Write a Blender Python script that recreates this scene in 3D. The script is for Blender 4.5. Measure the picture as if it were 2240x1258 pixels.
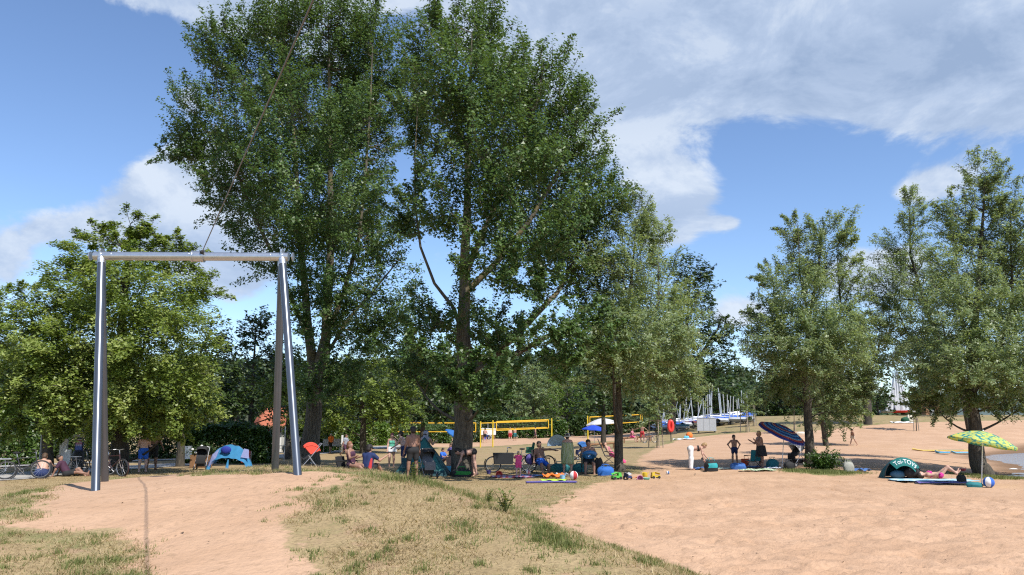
import bpy, math, random, time
import numpy as np
from mathutils import Vector, Matrix
T0 = time.time()
for _o in list(bpy.data.objects): bpy.data.objects.remove(_o)
SC = bpy.context.scene
COL = SC.collection
R = math.radians

# ---------------------------------------------------------------- camera
F = 1742.0; HORIZ = 922.0; CAMZ = 2.1
PITCH = math.atan((HORIZ - 629.0) / F)
cam_d = bpy.data.cameras.new('camera'); cam = bpy.data.objects.new('camera', cam_d); COL.objects.link(cam)
cam_d.sensor_width = 36.0; cam_d.lens = 36.0 * F / 2240.0
cam_d.clip_start = 0.1; cam_d.clip_end = 9000.0
cam.location = (0, 0, CAMZ); cam.rotation_euler = (math.pi / 2 + PITCH, 0, 0)
SC.camera = cam

# ---------------------------------------------------------------- sun, sky, exposure
SUN_EL = R(52.0); SUN_H = Vector((0.62, -0.785)).normalized()
SUNV = Vector((SUN_H.x * math.cos(SUN_EL), SUN_H.y * math.cos(SUN_EL), math.sin(SUN_EL)))
sd_ = bpy.data.lights.new('sun', 'SUN'); sun = bpy.data.objects.new('sun', sd_); COL.objects.link(sun)
sd_.energy = 4.3; sd_.angle = R(0.53); sd_.color = (1.0, 0.955, 0.88)
sun.rotation_euler = (-SUNV).to_track_quat('-Z', 'Y').to_euler(); sun.location = (0, 0, 60)

W = bpy.data.worlds.new('World'); SC.world = W; W.use_nodes = True
def build_world():
    nt = W.node_tree; N = nt.nodes; L = nt.links; N.clear()
    def nd(t, **k):
        n = N.new(t)
        for a, b in k.items(): setattr(n, a, b)
        return n
    def math_(op, a, b=None, c=None, clamp=False):
        n = nd('ShaderNodeMath', operation=op); n.use_clamp = clamp
        for i, v in enumerate((a, b, c)):
            if v is None: continue
            if isinstance(v, (int, float)): n.inputs[i].default_value = v
            else: L.new(v, n.inputs[i])
        return n.outputs[0]
    def maprange(v, a, b, c=0.0, d=1.0, smooth=True):
        n = nd('ShaderNodeMapRange'); n.interpolation_type = 'SMOOTHSTEP' if smooth else 'LINEAR'
        L.new(v, n.inputs[0])
        for i, x in enumerate((a, b, c, d)): n.inputs[i + 1].default_value = x
        return n.outputs[0]
    sky = nd('ShaderNodeTexSky', sky_type='NISHITA'); sky.sun_disc = False
    sky.sun_elevation = SUN_EL; sky.sun_rotation = math.atan2(SUNV.x, SUNV.y)
    sky.air_density = 0.9; sky.dust_density = 0.15; sky.ozone_density = 2.2; sky.altitude = 300
    geo = nd('ShaderNodeTexCoord')
    sep = nd('ShaderNodeSeparateXYZ'); L.new(geo.outputs['Generated'], sep.inputs[0])
    x, y, z = sep.outputs
    az = math_('ARCTAN2', x, y)                         # azimuth, 0 = +Y
    el = math_('ARCSINE', z)
    cmb = nd('ShaderNodeCombineXYZ'); L.new(az, cmb.inputs[0])
    L.new(math_('MULTIPLY', el, 1.55), cmb.inputs[1])
    def fbm(vec, scale, detail, rough, dist=0.0, off=(0, 0, 0)):
        m = nd('ShaderNodeMapping'); L.new(vec, m.inputs[0]); m.inputs['Location'].default_value = off
        n = nd('ShaderNodeTexNoise'); n.noise_dimensions = '3D'
        L.new(m.outputs[0], n.inputs['Vector']); n.inputs['Scale'].default_value = scale
        n.inputs['Detail'].default_value = detail; n.inputs['Roughness'].default_value = rough
        n.inputs['Distortion'].default_value = dist
        return n.outputs['Fac']
    # cloud masses in view, as blobs of azimuth/elevation; noise does the rest, all round the sky
    def pix(px, py):
        d = Vector(((px - 1120) / F, 1.0, (629 - py) / F))
        d.rotate(Matrix.Rotation(PITCH, 3, 'X')); d.normalize()
        return math.atan2(d.x, d.y), math.asin(d.z)
    total = None
    for (px, py, rx, ry, w) in CLOUDS:
        a0, e0 = pix(px, py)
        da = math_('DIVIDE', math_('SUBTRACT', az, a0), rx / F)
        de = math_('DIVIDE', math_('SUBTRACT', el, e0), ry / F)
        q = math_('ADD', math_('MULTIPLY', da, da), math_('MULTIPLY', de, de))
        g = math_('MULTIPLY', math_('EXPONENT', math_('MULTIPLY', q, -1.0)), w)
        total = g if total is None else math_('ADD', total, g)
    n1 = fbm(cmb.outputs[0], 6.5, 12.0, 0.62, 0.35, (3.1, 1.7, 0.4))
    n1b = fbm(cmb.outputs[0], 6.5, 7.0, 0.62, 0.35, (3.1 - 0.02, 1.7 - 0.045, 0.4))   # a step towards the sun: self shading
    n2 = fbm(cmb.outputs[0], 2.0, 3.0, 0.5, 0.0, (0.3, 5.0, 1.0))
    # outside the view the same kind of broken cumulus goes on
    away = maprange(math_('ABSOLUTE', az), 0.60, 0.95)
    gen = math_('MULTIPLY', maprange(n2, 0.45, 0.62), math_('MULTIPLY', away, 0.75))
    bias = math_('ADD', total, gen)
    cov = math_('ADD', math_('MULTIPLY', bias, 0.40), math_('MULTIPLY', n1, 1.0))
    dens = maprange(cov, 0.61, 0.79)
    lit = maprange(math_('SUBTRACT', n1, n1b), -0.09, 0.11, 0.0, 1.0, False)
    gtot = None
    for (px, py, rx, ry, w) in GREYS:
        a0, e0 = pix(px, py)
        da = math_('DIVIDE', math_('SUBTRACT', az, a0), rx / F); de = math_('DIVIDE', math_('SUBTRACT', el, e0), ry / F)
        q = math_('ADD', math_('MULTIPLY', da, da), math_('MULTIPLY', de, de))
        g = math_('MULTIPLY', math_('EXPONENT', math_('MULTIPLY', q, -1.0)), w)
        gtot = g if gtot is None else math_('ADD', gtot, g)
    gtot = math_('ADD', gtot, math_('MULTIPLY', math_('MULTIPLY', away, maprange(n2, 0.5, 0.7)), 0.5))
    bright = math_('SUBTRACT', math_('ADD', math_('MULTIPLY', lit, 0.46), 0.47), math_('MULTIPLY', gtot, math_('ADD', 0.35, math_('MULTIPLY', n1, 0.6))), clamp=True)
    ramp = nd('ShaderNodeValToRGB'); L.new(bright, ramp.inputs[0])
    ramp.color_ramp.elements[0].position = 0.0; ramp.color_ramp.elements[0].color = (0.33, 0.44, 0.635, 1)
    ramp.color_ramp.elements[1].position = 1.0; ramp.color_ramp.elements[1].color = (0.76, 0.84, 0.95, 1)
    e_ = ramp.color_ramp.elements.new(0.5); e_.color = (0.49, 0.60, 0.79, 1)
    sc_ = nd('ShaderNodeVectorMath', operation='SCALE'); L.new(ramp.outputs[0], sc_.inputs[0]); sc_.inputs['Scale'].default_value = CLOUD_GAIN
    tint = nd('ShaderNodeMix', data_type='RGBA', blend_type='MULTIPLY'); tint.inputs[0].default_value = 1.0
    L.new(sky.outputs[0], tint.inputs[6]); tint.inputs[7].default_value = (*SKY_TINT, 1)
    mix = nd('ShaderNodeMix', data_type='RGBA'); mix.clamp_factor = True
    hor = maprange(el, -0.01, 0.05)
    L.new(math_('MULTIPLY', math_('MULTIPLY', dens, 0.93), hor), mix.inputs[0])
    L.new(tint.outputs[2], mix.inputs[6]); L.new(sc_.outputs[0], mix.inputs[7])
    bg = nd('ShaderNodeBackground'); bg.inputs['Strength'].default_value = SKY_STRENGTH
    L.new(mix.outputs[2], bg.inputs[0])
    out = nd('ShaderNodeOutputWorld'); L.new(bg.outputs[0], out.inputs[0])
SKY_STRENGTH = 0.125; CLOUD_GAIN = 5.7; SKY_TINT = (0.94, 0.99, 1.07)
GREYS = [(1950, 125, 430, 95, .52), (2230, 160, 300, 110, .40), (1420, 40, 210, 60, .55), (1750, 175, 240, 60, .32), (1300, 180, 170, 120, .18), (1050, 20, 200, 60, .25), (470, 560, 220, 70, .35), (620, 40, 130, 40, .3), (1450, 490, 120, 40, .25), (560, 640, 150, 50, .3)]
CLOUDS = [  # image x, y, radii, weight
    (1450, 60, 330, 130, .85), (1800, 60, 380, 110, .95), (2150, 110, 260, 130, 1.0), (2350, 60, 300, 200, .9), (1380, 200, 170, 110, .7),
    (1900, 170, 260, 60, .75), (1620, 120, 170, 100, .55), (1560, 70, 40, 30, -.55), (1770, 215, 60, 26, .55), (2090, 200, 150, 60, .6),
    (1430, 395, 95, 80, 1.1), (1510, 430, 80, 52, 1.0), (1470, 500, 62, 42, .9), (1590, 488, 36, 18, .8), (1690, 340, 50, 18, .25),
    (330, 430, 150, 85, .95), (430, 400, 150, 100, 1.0), (210, 500, 110, 40, .7), (110, 508, 50, 18, .5), (420, 520, 160, 70, .8), (5, 555, 75, 85, .95),
    (560, 600, 120, 45, .75), (500, 650, 70, 20, .35), (540, 20, 200, 60, .8), (300, -10, 150, 30, .55), (760, -60, 400, 130, .75), (1150, 20, 200, 160, .75),
    (410, 210, 30, 60, .45), (2035, 408, 85, 36, 1.1), (1905, 590, 85, 50, 1.0), (1620, 690, 70, 28, .8), (1350, 300, 60, 60, .3), (520, 720, 60, 20, .6),
    (1750, 640, 260, 60, .25), (120, 300, 200, 180, -.5), (1900, 420, 180, 120, -.35), (1650, 330, 120, 90, -.25), (1230, 690, 80, 40, .4)]
build_world()
SC.view_settings.view_transform = 'Standard'; SC.view_settings.look = 'None'
SC.view_settings.gamma = 1.0; SC.view_settings.exposure = 0.55; SC.view_settings.use_curve_mapping = False
SC.render.engine = 'CYCLES'
cy = SC.cycles
cy.use_denoising = False; cy.use_adaptive_sampling = False
cy.max_bounces = 7; cy.diffuse_bounces = 3; cy.glossy_bounces = 2; cy.transmission_bounces = 4; cy.transparent_max_bounces = 6
cy.sample_clamp_indirect = 6.0; cy.caustics_reflective = False; cy.caustics_refractive = False
cy.pixel_filter_type = 'BLACKMAN_HARRIS'; cy.filter_width = 1.2

# ---------------------------------------------------------------- numpy noise
def _hash(ix, iy, seed):
    h = (ix.astype(np.int64) * 374761393 + iy.astype(np.int64) * 668265263 + seed * 69069) & 0xffffffff
    h = ((h ^ (h >> 13)) * 1274126177) & 0xffffffff
    return ((h ^ (h >> 16)) & 0xffff) / 65535.0
def vnoise(x, y, seed=0):
    x = np.asarray(x, float); y = np.asarray(y, float)
    ix = np.floor(x); iy = np.floor(y); fx = x - ix; fy = y - iy
    fx = fx * fx * (3 - 2 * fx); fy = fy * fy * (3 - 2 * fy)
    a = _hash(ix, iy, seed); b = _hash(ix + 1, iy, seed); c = _hash(ix, iy + 1, seed); d = _hash(ix + 1, iy + 1, seed)
    return (a * (1 - fx) + b * fx) * (1 - fy) + (c * (1 - fx) + d * fx) * fy
def fbm2(x, y, octv=3, seed=0):
    s = 0; a = 0.5; t = 0
    for i in range(octv):
        s = s + a * vnoise(x * 2 ** i, y * 2 ** i, seed + i * 17); t += a; a *= 0.5
    return s / t
def sstep(a, b, x):
    t = np.clip((np.asarray(x, float) - a) / (b - a), 0, 1)
    return t * t * (3 - 2 * t)
def poly_sd(poly, x, y):
    """signed distance to a polygon, positive inside"""
    p = np.asarray(poly, float); x = np.asarray(x, float); y = np.asarray(y, float)
    best = np.full(x.shape, 1e9); inside = np.zeros(x.shape, bool)
    for i in range(len(p)):
        ax, ay = p[i]; bx, by = p[(i + 1) % len(p)]
        ex, ey = bx - ax, by - ay
        t = np.clip(((x - ax) * ex + (y - ay) * ey) / (ex * ex + ey * ey + 1e-12), 0, 1)
        best = np.minimum(best, (x - ax - t * ex) ** 2 + (y - ay - t * ey) ** 2)
        c = ((ay > y) != (by > y)) & (x < (bx - ax) * (y - ay) / (by - ay + 1e-12) + ax)
        inside ^= c
    d = np.sqrt(best)
    return np.where(inside, d, -d)

# ---------------------------------------------------------------- terrain height
MOUND = [(3.1, 10.4), (1.9, 12.3), (1.0, 15.0), (-0.4, 18.0), (-3.0, 20.2), (-7.0, 20.9), (-10.4, 19.2), (-11.2, 15.5), (-10.7, 12.0), (-10.4, 8.0),
         (-10.0, -6.0), (6.5, -6.0), (5.4, 3.0), (4.3, 8.0)]
BAY = [(23.4, 36.2), (27.0, 43.0), (30.8, 50.0), (32.0, 54.0), (33.5, 58.0), (38.0, 63.5), (47.5, 73.0), (70.0, 86.0), (110, 96), (150, 90), (150, 10), (60, 10), (34, 24)]
def H(x, y):
    x = np.asarray(x, float); y = np.asarray(y, float)
    dm = poly_sd(MOUND, x, y)
    hm = 0.55 + 0.60 * sstep(5, 13, y) - 0.20 * sstep(-4.5, -8.0, x)
    h = hm * sstep(0.0, 3.1, dm)
    h = h - 0.13 * np.exp(-((x + 4.6 - 0.1 * (y - 10)) / 1.5) ** 2) * sstep(14.5, 10.0, y) * sstep(0.3, 2.5, dm)   # worn run-in
    h = h + 0.14 * np.exp(-((x + 3.5) / 1.5) ** 2 - ((y - 13.6) / 1.6) ** 2)
    h = h - 0.55 * sstep(31, 58, y) * sstep(14, -4, x)
    h = h + 3.0 * sstep(62, 114, y) * sstep(9, 45, x)
    h = h + 0.42 * np.exp(-((x + 6.0) / 2.4) ** 2 - ((y - 27.0) / 4.5) ** 2)
    lb = poly_sd(BAY, x, y)
    h = h - 0.42 * sstep(-8.0, 0.0, lb) - 0.9 * sstep(0.0, 6.0, lb)
    near = sstep(70, 20, y)
    h = h + 0.05 * (fbm2(x * 0.35, y * 0.35, 2, 5) - 0.5) * near
    return h
def h1(x, y): return float(H(np.array([x]), np.array([y]))[0])
def ray(px, py):
    d = Vector(((px - 1120) / F, 1.0, (629 - py) / F)); d.rotate(Matrix.Rotation(PITCH, 3, 'X'))
    return d / d.y                       # per metre of depth
_ts = np.concatenate([np.arange(6, 60, 0.02), np.arange(60, 400, 0.1)])
def P(px, py, skip=0.0):
    """photo pixel -> point on the ground; skip = ignore hits nearer than this depth"""
    d = ray(px, py); x = d.x * _ts; y = _ts; z = CAMZ + d.z * _ts
    hit = (z <= H(x, y)) & (_ts > skip)
    i = int(np.argmax(hit)) if hit.any() else len(_ts) - 1
    return Vector((x[i], y[i], h1(x[i], y[i])))
def AT(px, py, Y):
    d = ray(px, py); return Vector((d.x * Y, Y, CAMZ + d.z * Y))
def G(x, y, dz=0.0): return Vector((x, y, h1(x, y) + dz))

# ---------------------------------------------------------------- mesh helpers
def new_mesh(name, V, Fc, smooth=False):
    """V (n,3) array, Fc list of faces or (m,k) int array"""
    me = bpy.data.meshes.new(name)
    V = np.asarray(V, np.float32)
    if isinstance(Fc, np.ndarray):
        m, k = Fc.shape
        me.vertices.add(len(V)); me.vertices.foreach_set('co', V.ravel())
        me.loops.add(m * k); me.loops.foreach_set('vertex_index', Fc.astype(np.int32).ravel())
        me.polygons.add(m); me.polygons.foreach_set('loop_start', np.arange(0, m * k, k, dtype=np.int32))
        me.update(calc_edges=True)
    else:
        me.from_pydata([tuple(v) for v in V.tolist()], [], Fc); me.update()
    if smooth: me.polygons.foreach_set('use_smooth', np.ones(len(me.polygons), bool))
    return me
def link(name, me, mat, parent=None):
    o = bpy.data.objects.new(name, me); COL.objects.link(o)
    if mat is not None and me is not None and len(me.materials) == 0: me.materials.append(mat)
    if parent is not None: o.parent = parent
    return o
def attr(me, name, vals, dom='POINT'):
    a = me.attributes.new(name, 'FLOAT', dom); a.data.foreach_set('value', np.asarray(vals, np.float32).ravel())
def tag(o, label=None, cat=None, group=None, kind=None):
    if label: o['label'] = label
    if cat: o['category'] = cat
    if group: o['group'] = group
    if kind: o['kind'] = kind
    return o
def thing(name, label, cat, loc=(0, 0, 0), rz=0.0, group=None):
    o = bpy.data.objects.new(name, None); COL.objects.link(o); o.empty_display_size = 0.1
    o.location = loc; o.rotation_euler = (0, 0, rz)
    return tag(o, label, cat, group)

class MB:
    """collects boxes, tubes, lathes, sheets into one mesh"""
    def __init__(s): s.v = []; s.f = []
    def add(s, V, Fc):
        b = len(s.v); s.v.extend([tuple(map(float, v)) for v in V]); s.f.extend([tuple(int(i) + b for i in f) for f in Fc]); return s
    def box(s, c, size, rot=None, taper=1.0):
        x, y, z = [q / 2 for q in size]; P_ = []
        for sz in (-1, 1):
            t = taper if sz > 0 else 1.0
            for sx, sy in ((-1, -1), (1, -1), (1, 1), (-1, 1)):
                v = Vector((sx * x * t, sy * y * t, sz * z))
                if rot is not None: v = rot @ v
                P_.append(v + Vector(c))
        return s.add(P_, [(3, 2, 1, 0), (4, 5, 6, 7), (0, 1, 5, 4), (1, 2, 6, 5), (2, 3, 7, 6), (3, 0, 4, 7)])
    def tube(s, pts, rad, n=8, cap=True):
        pts = [Vector(p) for p in pts]; m = len(pts)
        if isinstance(rad, (int, float)): rad = [rad] * m
        V = []; up = None
        for i in range(m):
            t = (pts[min(i + 1, m - 1)] - pts[max(i - 1, 0)])
            t = t.normalized() if t.length > 1e-9 else Vector((0, 0, 1))
            if up is None:
                a = Vector((0, 0, 1)) if abs(t.z) < 0.9 else Vector((1, 0, 0)); u = t.cross(a).normalized()
            else:
                u = (up - t * up.dot(t)); u = u.normalized() if u.length > 1e-6 else t.orthogonal().normalized()
            up = u; w = t.cross(u)
            for k in range(n):
                an = 2 * math.pi * k / n
                V.append(pts[i] + (u * math.cos(an) + w * math.sin(an)) * rad[i])
        Fc = [(i * n + k, i * n + (k + 1) % n, (i + 1) * n + (k + 1) % n, (i + 1) * n + k) for i in range(m - 1) for k in range(n)]
        if cap: Fc += [tuple(range(n - 1, -1, -1)), tuple(range((m - 1) * n, m * n))]
        return s.add(V, Fc)
    def ring(s, c, axis, R_, r, n=20, m=6, a0=0.0, a1=2 * math.pi):
        axis = Vector(axis).normalized(); u = axis.orthogonal().normalized(); w = axis.cross(u); c = Vector(c)
        full = abs(a1 - a0 - 2 * math.pi) < 1e-6
        pts = [c + (u * math.cos(a0 + (a1 - a0) * i / n) + w * math.sin(a0 + (a1 - a0) * i / n)) * R_ for i in range(n + 1)]
        return s.tube(pts, r, m, cap=not full)
    def lathe(s, prof, n=16, c=(0, 0, 0), rot=None):
        V = []
        for r, z in prof:
            for k in range(n):
                a = 2 * math.pi * k / n; v = Vector((r * math.cos(a), r * math.sin(a), z))
                if rot is not None: v = rot @ v
                V.append(v + Vector(c))
        m = len(prof)
        Fc = [(i * n + k, i * n + (k + 1) % n, (i + 1) * n + (k + 1) % n, (i + 1) * n + k) for i in range(m - 1) for k in range(n)]
        Fc += [tuple(range(n - 1, -1, -1)), tuple(range((m - 1) * n, m * n))]
        return s.add(V, Fc)
    def grid(s, fn, nu, nv, thick=0.0):
        """sheet from fn(u,v) -> point; thick > 0 gives it a back"""
        V = [Vector(fn(i / nu, j / nv)) for j in range(nv + 1) for i in range(nu + 1)]
        q = nu + 1
        Fc = [(j * q + i, j * q + i + 1, (j + 1) * q + i + 1, (j + 1) * q + i) for j in range(nv) for i in range(nu)]
        if thick:
            Nn = [Vector((0, 0, 0)) for _ in V]
            for f in Fc:
                n = (V[f[1]] - V[f[0]]).cross(V[f[3]] - V[f[0]])
                for i in f: Nn[i] += n
            b = len(V); V2 = [v - (n.normalized() if n.length > 1e-12 else Vector((0, 0, 1))) * thick for v, n in zip(V, Nn)]
            F2 = [tuple(reversed([i + b for i in f])) for f in Fc]
            per = [i for i in range(nu)] + [nu + j * q for j in range(nv)] + [nv * q + nu - i for i in range(nu)] + [(nv - j) * q for j in range(nv)]
            side = [(per[i], per[i] + b, per[(i + 1) % len(per)] + b, per[(i + 1) % len(per)]) for i in range(len(per))]
            V = V + V2; Fc = Fc + F2 + side
        return s.add(V, Fc)
    def sphere(s, c, r, n=10, m=7, sc=(1, 1, 1), rot=None):
        V = []; c = Vector(c)
        for j in range(1, m):
            th = math.pi * j / m
            for k in range(n):
                a = 2 * math.pi * k / n
                v = Vector((math.sin(th) * math.cos(a) * r * sc[0], math.sin(th) * math.sin(a) * r * sc[1], math.cos(th) * r * sc[2]))
                V.append((rot @ v if rot is not None else v) + c)
        t = Vector((0, 0, r * sc[2])); b = -t
        if rot is not None: t = rot @ t; b = rot @ b
        V += [c + t, c + b]; T = len(V) - 2; B = T + 1
        Fc = [(j * n + k, (j + 1) * n + k, (j + 1) * n + (k + 1) % n, j * n + (k + 1) % n) for j in range(m - 2) for k in range(n)]
        Fc += [(T, k, (k + 1) % n) for k in range(n)] + [(B, (m - 2) * n + (k + 1) % n, (m - 2) * n + k) for k in range(n)]
        return s.add(V, Fc)
    def build(s, name, mat, parent=None, smooth=True):
        me = new_mesh(name, np.array(s.v), s.f, False)
        if smooth:
            me.polygons.foreach_set('use_smooth', np.ones(len(me.polygons), bool))
            try: me.set_sharp_from_angle(angle=R(38))
            except Exception: pass
        return link(name, me, mat, parent)

# ---------------------------------------------------------------- materials
MATS = {}
def _nodes(name):
    m = bpy.data.materials.new(name); m.use_nodes = True; nt = m.node_tree; nt.nodes.clear()
    def nd(t, **k):
        n = nt.nodes.new(t)
        for a, b in k.items(): setattr(n, a, b)
        return n
    return m, nt, nd, nt.links
def mat(name, col, rough=0.6, metal=0.0, var=0.12, scale=9.0, bump=0.0, bscale=40.0, spec=0.5, translucent=0.0):
    """plain surface: base colour broken by two noises, fine relief"""
    if name in MATS: return MATS[name]
    m, nt, nd, L = _nodes(name)
    b = nd('ShaderNodeBsdfPrincipled'); o = nd('ShaderNodeOutputMaterial')
    tc = nd('ShaderNodeTexCoord')
    n = nd('ShaderNodeTexNoise'); n.inputs['Scale'].default_value = scale; n.inputs['Detail'].default_value = 5
    L.new(tc.outputs['Object'], n.inputs['Vector'])
    mr = nd('ShaderNodeMapRange'); L.new(n.outputs['Fac'], mr.inputs[0])
    mr.inputs[1].default_value = 0.25; mr.inputs[2].default_value = 0.75; mr.inputs[3].default_value = 1 - var; mr.inputs[4].default_value = 1 + var
    vm = nd('ShaderNodeVectorMath', operation='SCALE'); vm.inputs[0].default_value = col[:3]; L.new(mr.outputs[0], vm.inputs['Scale'])
    L.new(vm.outputs[0], b.inputs['Base Color'])
    b.inputs['Roughness'].default_value = rough; b.inputs['Metallic'].default_value = metal; b.inputs['Specular IOR Level'].default_value = spec
    if bump:
        n2 = nd('ShaderNodeTexNoise'); n2.inputs['Scale'].default_value = bscale; n2.inputs['Detail'].default_value = 4
        L.new(tc.outputs['Object'], n2.inputs['Vector'])
        bp = nd('ShaderNodeBump'); bp.inputs['Strength'].default_value = bump; bp.inputs['Distance'].default_value = 0.02
        L.new(n2.outputs['Fac'], bp.inputs['Height']); L.new(bp.outputs[0], b.inputs['Normal'])
    if translucent:
        tr = nd('ShaderNodeBsdfTranslucent'); L.new(vm.outputs[0], tr.inputs[0])
        mx = nd('ShaderNodeMixShader'); mx.inputs[0].default_value = translucent
        L.new(b.outputs[0], mx.inputs[1]); L.new(tr.outputs[0], mx.inputs[2]); L.new(mx.outputs[0], o.inputs[0])
    else: L.new(b.outputs[0], o.inputs[0])
    MATS[name] = m; return m
def leaf_mat(name, c_dark, c_mid, c_light, rough=0.45, trans=0.35, spec=0.5, back=None):
    m, nt, nd, L = _nodes(name)
    a = nd('ShaderNodeAttribute', attribute_name='tint')
    rp = nd('ShaderNodeValToRGB'); L.new(a.outputs['Fac'], rp.inputs[0])
    rp.color_ramp.elements[0].color = (*c_dark, 1); rp.color_ramp.elements[1].color = (*c_light, 1)
    e = rp.color_ramp.elements.new(0.5); e.color = (*c_mid, 1)
    col = rp.outputs[0]
    if back:
        g = nd('ShaderNodeNewGeometry'); mx0 = nd('ShaderNodeMix', data_type='RGBA'); L.new(g.outputs['Backfacing'], mx0.inputs[0])
        L.new(col, mx0.inputs[6]); mx0.inputs[7].default_value = (*back, 1); col = mx0.outputs[2]
    b = nd('ShaderNodeBsdfPrincipled'); L.new(col, b.inputs['Base Color']); b.inputs['Roughness'].default_value = rough
    b.inputs['Specular IOR Level'].default_value = spec
    tr = nd('ShaderNodeBsdfTranslucent')
    tm = nd('ShaderNodeMix', data_type='RGBA', blend_type='MULTIPLY'); tm.inputs[0].default_value = 1.0
    L.new(col, tm.inputs[6]); tm.inputs[7].default_value = (1.25, 1.35, 0.55, 1); L.new(tm.outputs[2], tr.inputs[0])
    mx = nd('ShaderNodeMixShader'); mx.inputs[0].default_value = trans
    L.new(b.outputs[0], mx.inputs[1]); L.new(tr.outputs[0], mx.inputs[2])
    o = nd('ShaderNodeOutputMaterial'); L.new(mx.outputs[0], o.inputs[0]); return m
def bark_mat(name, c1, c2, lichen=None, lz=(3.0, 8.0)):
    m, nt, nd, L = _nodes(name)
    tc = nd('ShaderNodeTexCoord'); mp = nd('ShaderNodeMapping'); mp.inputs['Scale'].default_value = (7, 7, 1.3); L.new(tc.outputs['Object'], mp.inputs[0])
    n = nd('ShaderNodeTexNoise'); n.inputs['Scale'].default_value = 2.2; n.inputs['Detail'].default_value = 7; n.inputs['Roughness'].default_value = 0.65
    L.new(mp.outputs[0], n.inputs['Vector'])
    rp = nd('ShaderNodeValToRGB'); L.new(n.outputs['Fac'], rp.inputs[0])
    rp.color_ramp.elements[0].position = 0.36; rp.color_ramp.elements[0].color = (*c1, 1); rp.color_ramp.elements[1].position = 0.64; rp.color_ramp.elements[1].color = (*c2, 1)
    col = rp.outputs[0]
    if lichen:
        n3 = nd('ShaderNodeTexNoise'); n3.inputs['Scale'].default_value = 2.5; n3.inputs['Detail'].default_value = 5; L.new(tc.outputs['Object'], n3.inputs['Vector'])
        r3 = nd('ShaderNodeMapRange'); r3.inputs[1].default_value = 0.5; r3.inputs[2].default_value = 0.68; L.new(n3.outputs['Fac'], r3.inputs[0])
        sp = nd('ShaderNodeSeparateXYZ'); L.new(tc.outputs['Object'], sp.inputs[0])
        rz = nd('ShaderNodeMapRange'); rz.inputs[1].default_value = lz[0]; rz.inputs[2].default_value = lz[1]; L.new(sp.outputs[2], rz.inputs[0])
        mu = nd('ShaderNodeMath', operation='MULTIPLY'); L.new(r3.outputs[0], mu.inputs[0]); L.new(rz.outputs[0], mu.inputs[1])
        mx = nd('ShaderNodeMix', data_type='RGBA'); L.new(mu.outputs[0], mx.inputs[0]); L.new(col, mx.inputs[6]); mx.inputs[7].default_value = (*lichen, 1); col = mx.outputs[2]
    b = nd('ShaderNodeBsdfPrincipled'); L.new(col, b.inputs['Base Color']); b.inputs['Roughness'].default_value = 0.9
    bp = nd('ShaderNodeBump'); bp.inputs['Strength'].default_value = 0.9; bp.inputs['Distance'].default_value = 0.05
    L.new(n.outputs['Fac'], bp.inputs['Height']); L.new(bp.outputs[0], b.inputs['Normal'])
    o = nd('ShaderNodeOutputMaterial'); L.new(b.outputs[0], o.inputs[0]); return m

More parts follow.
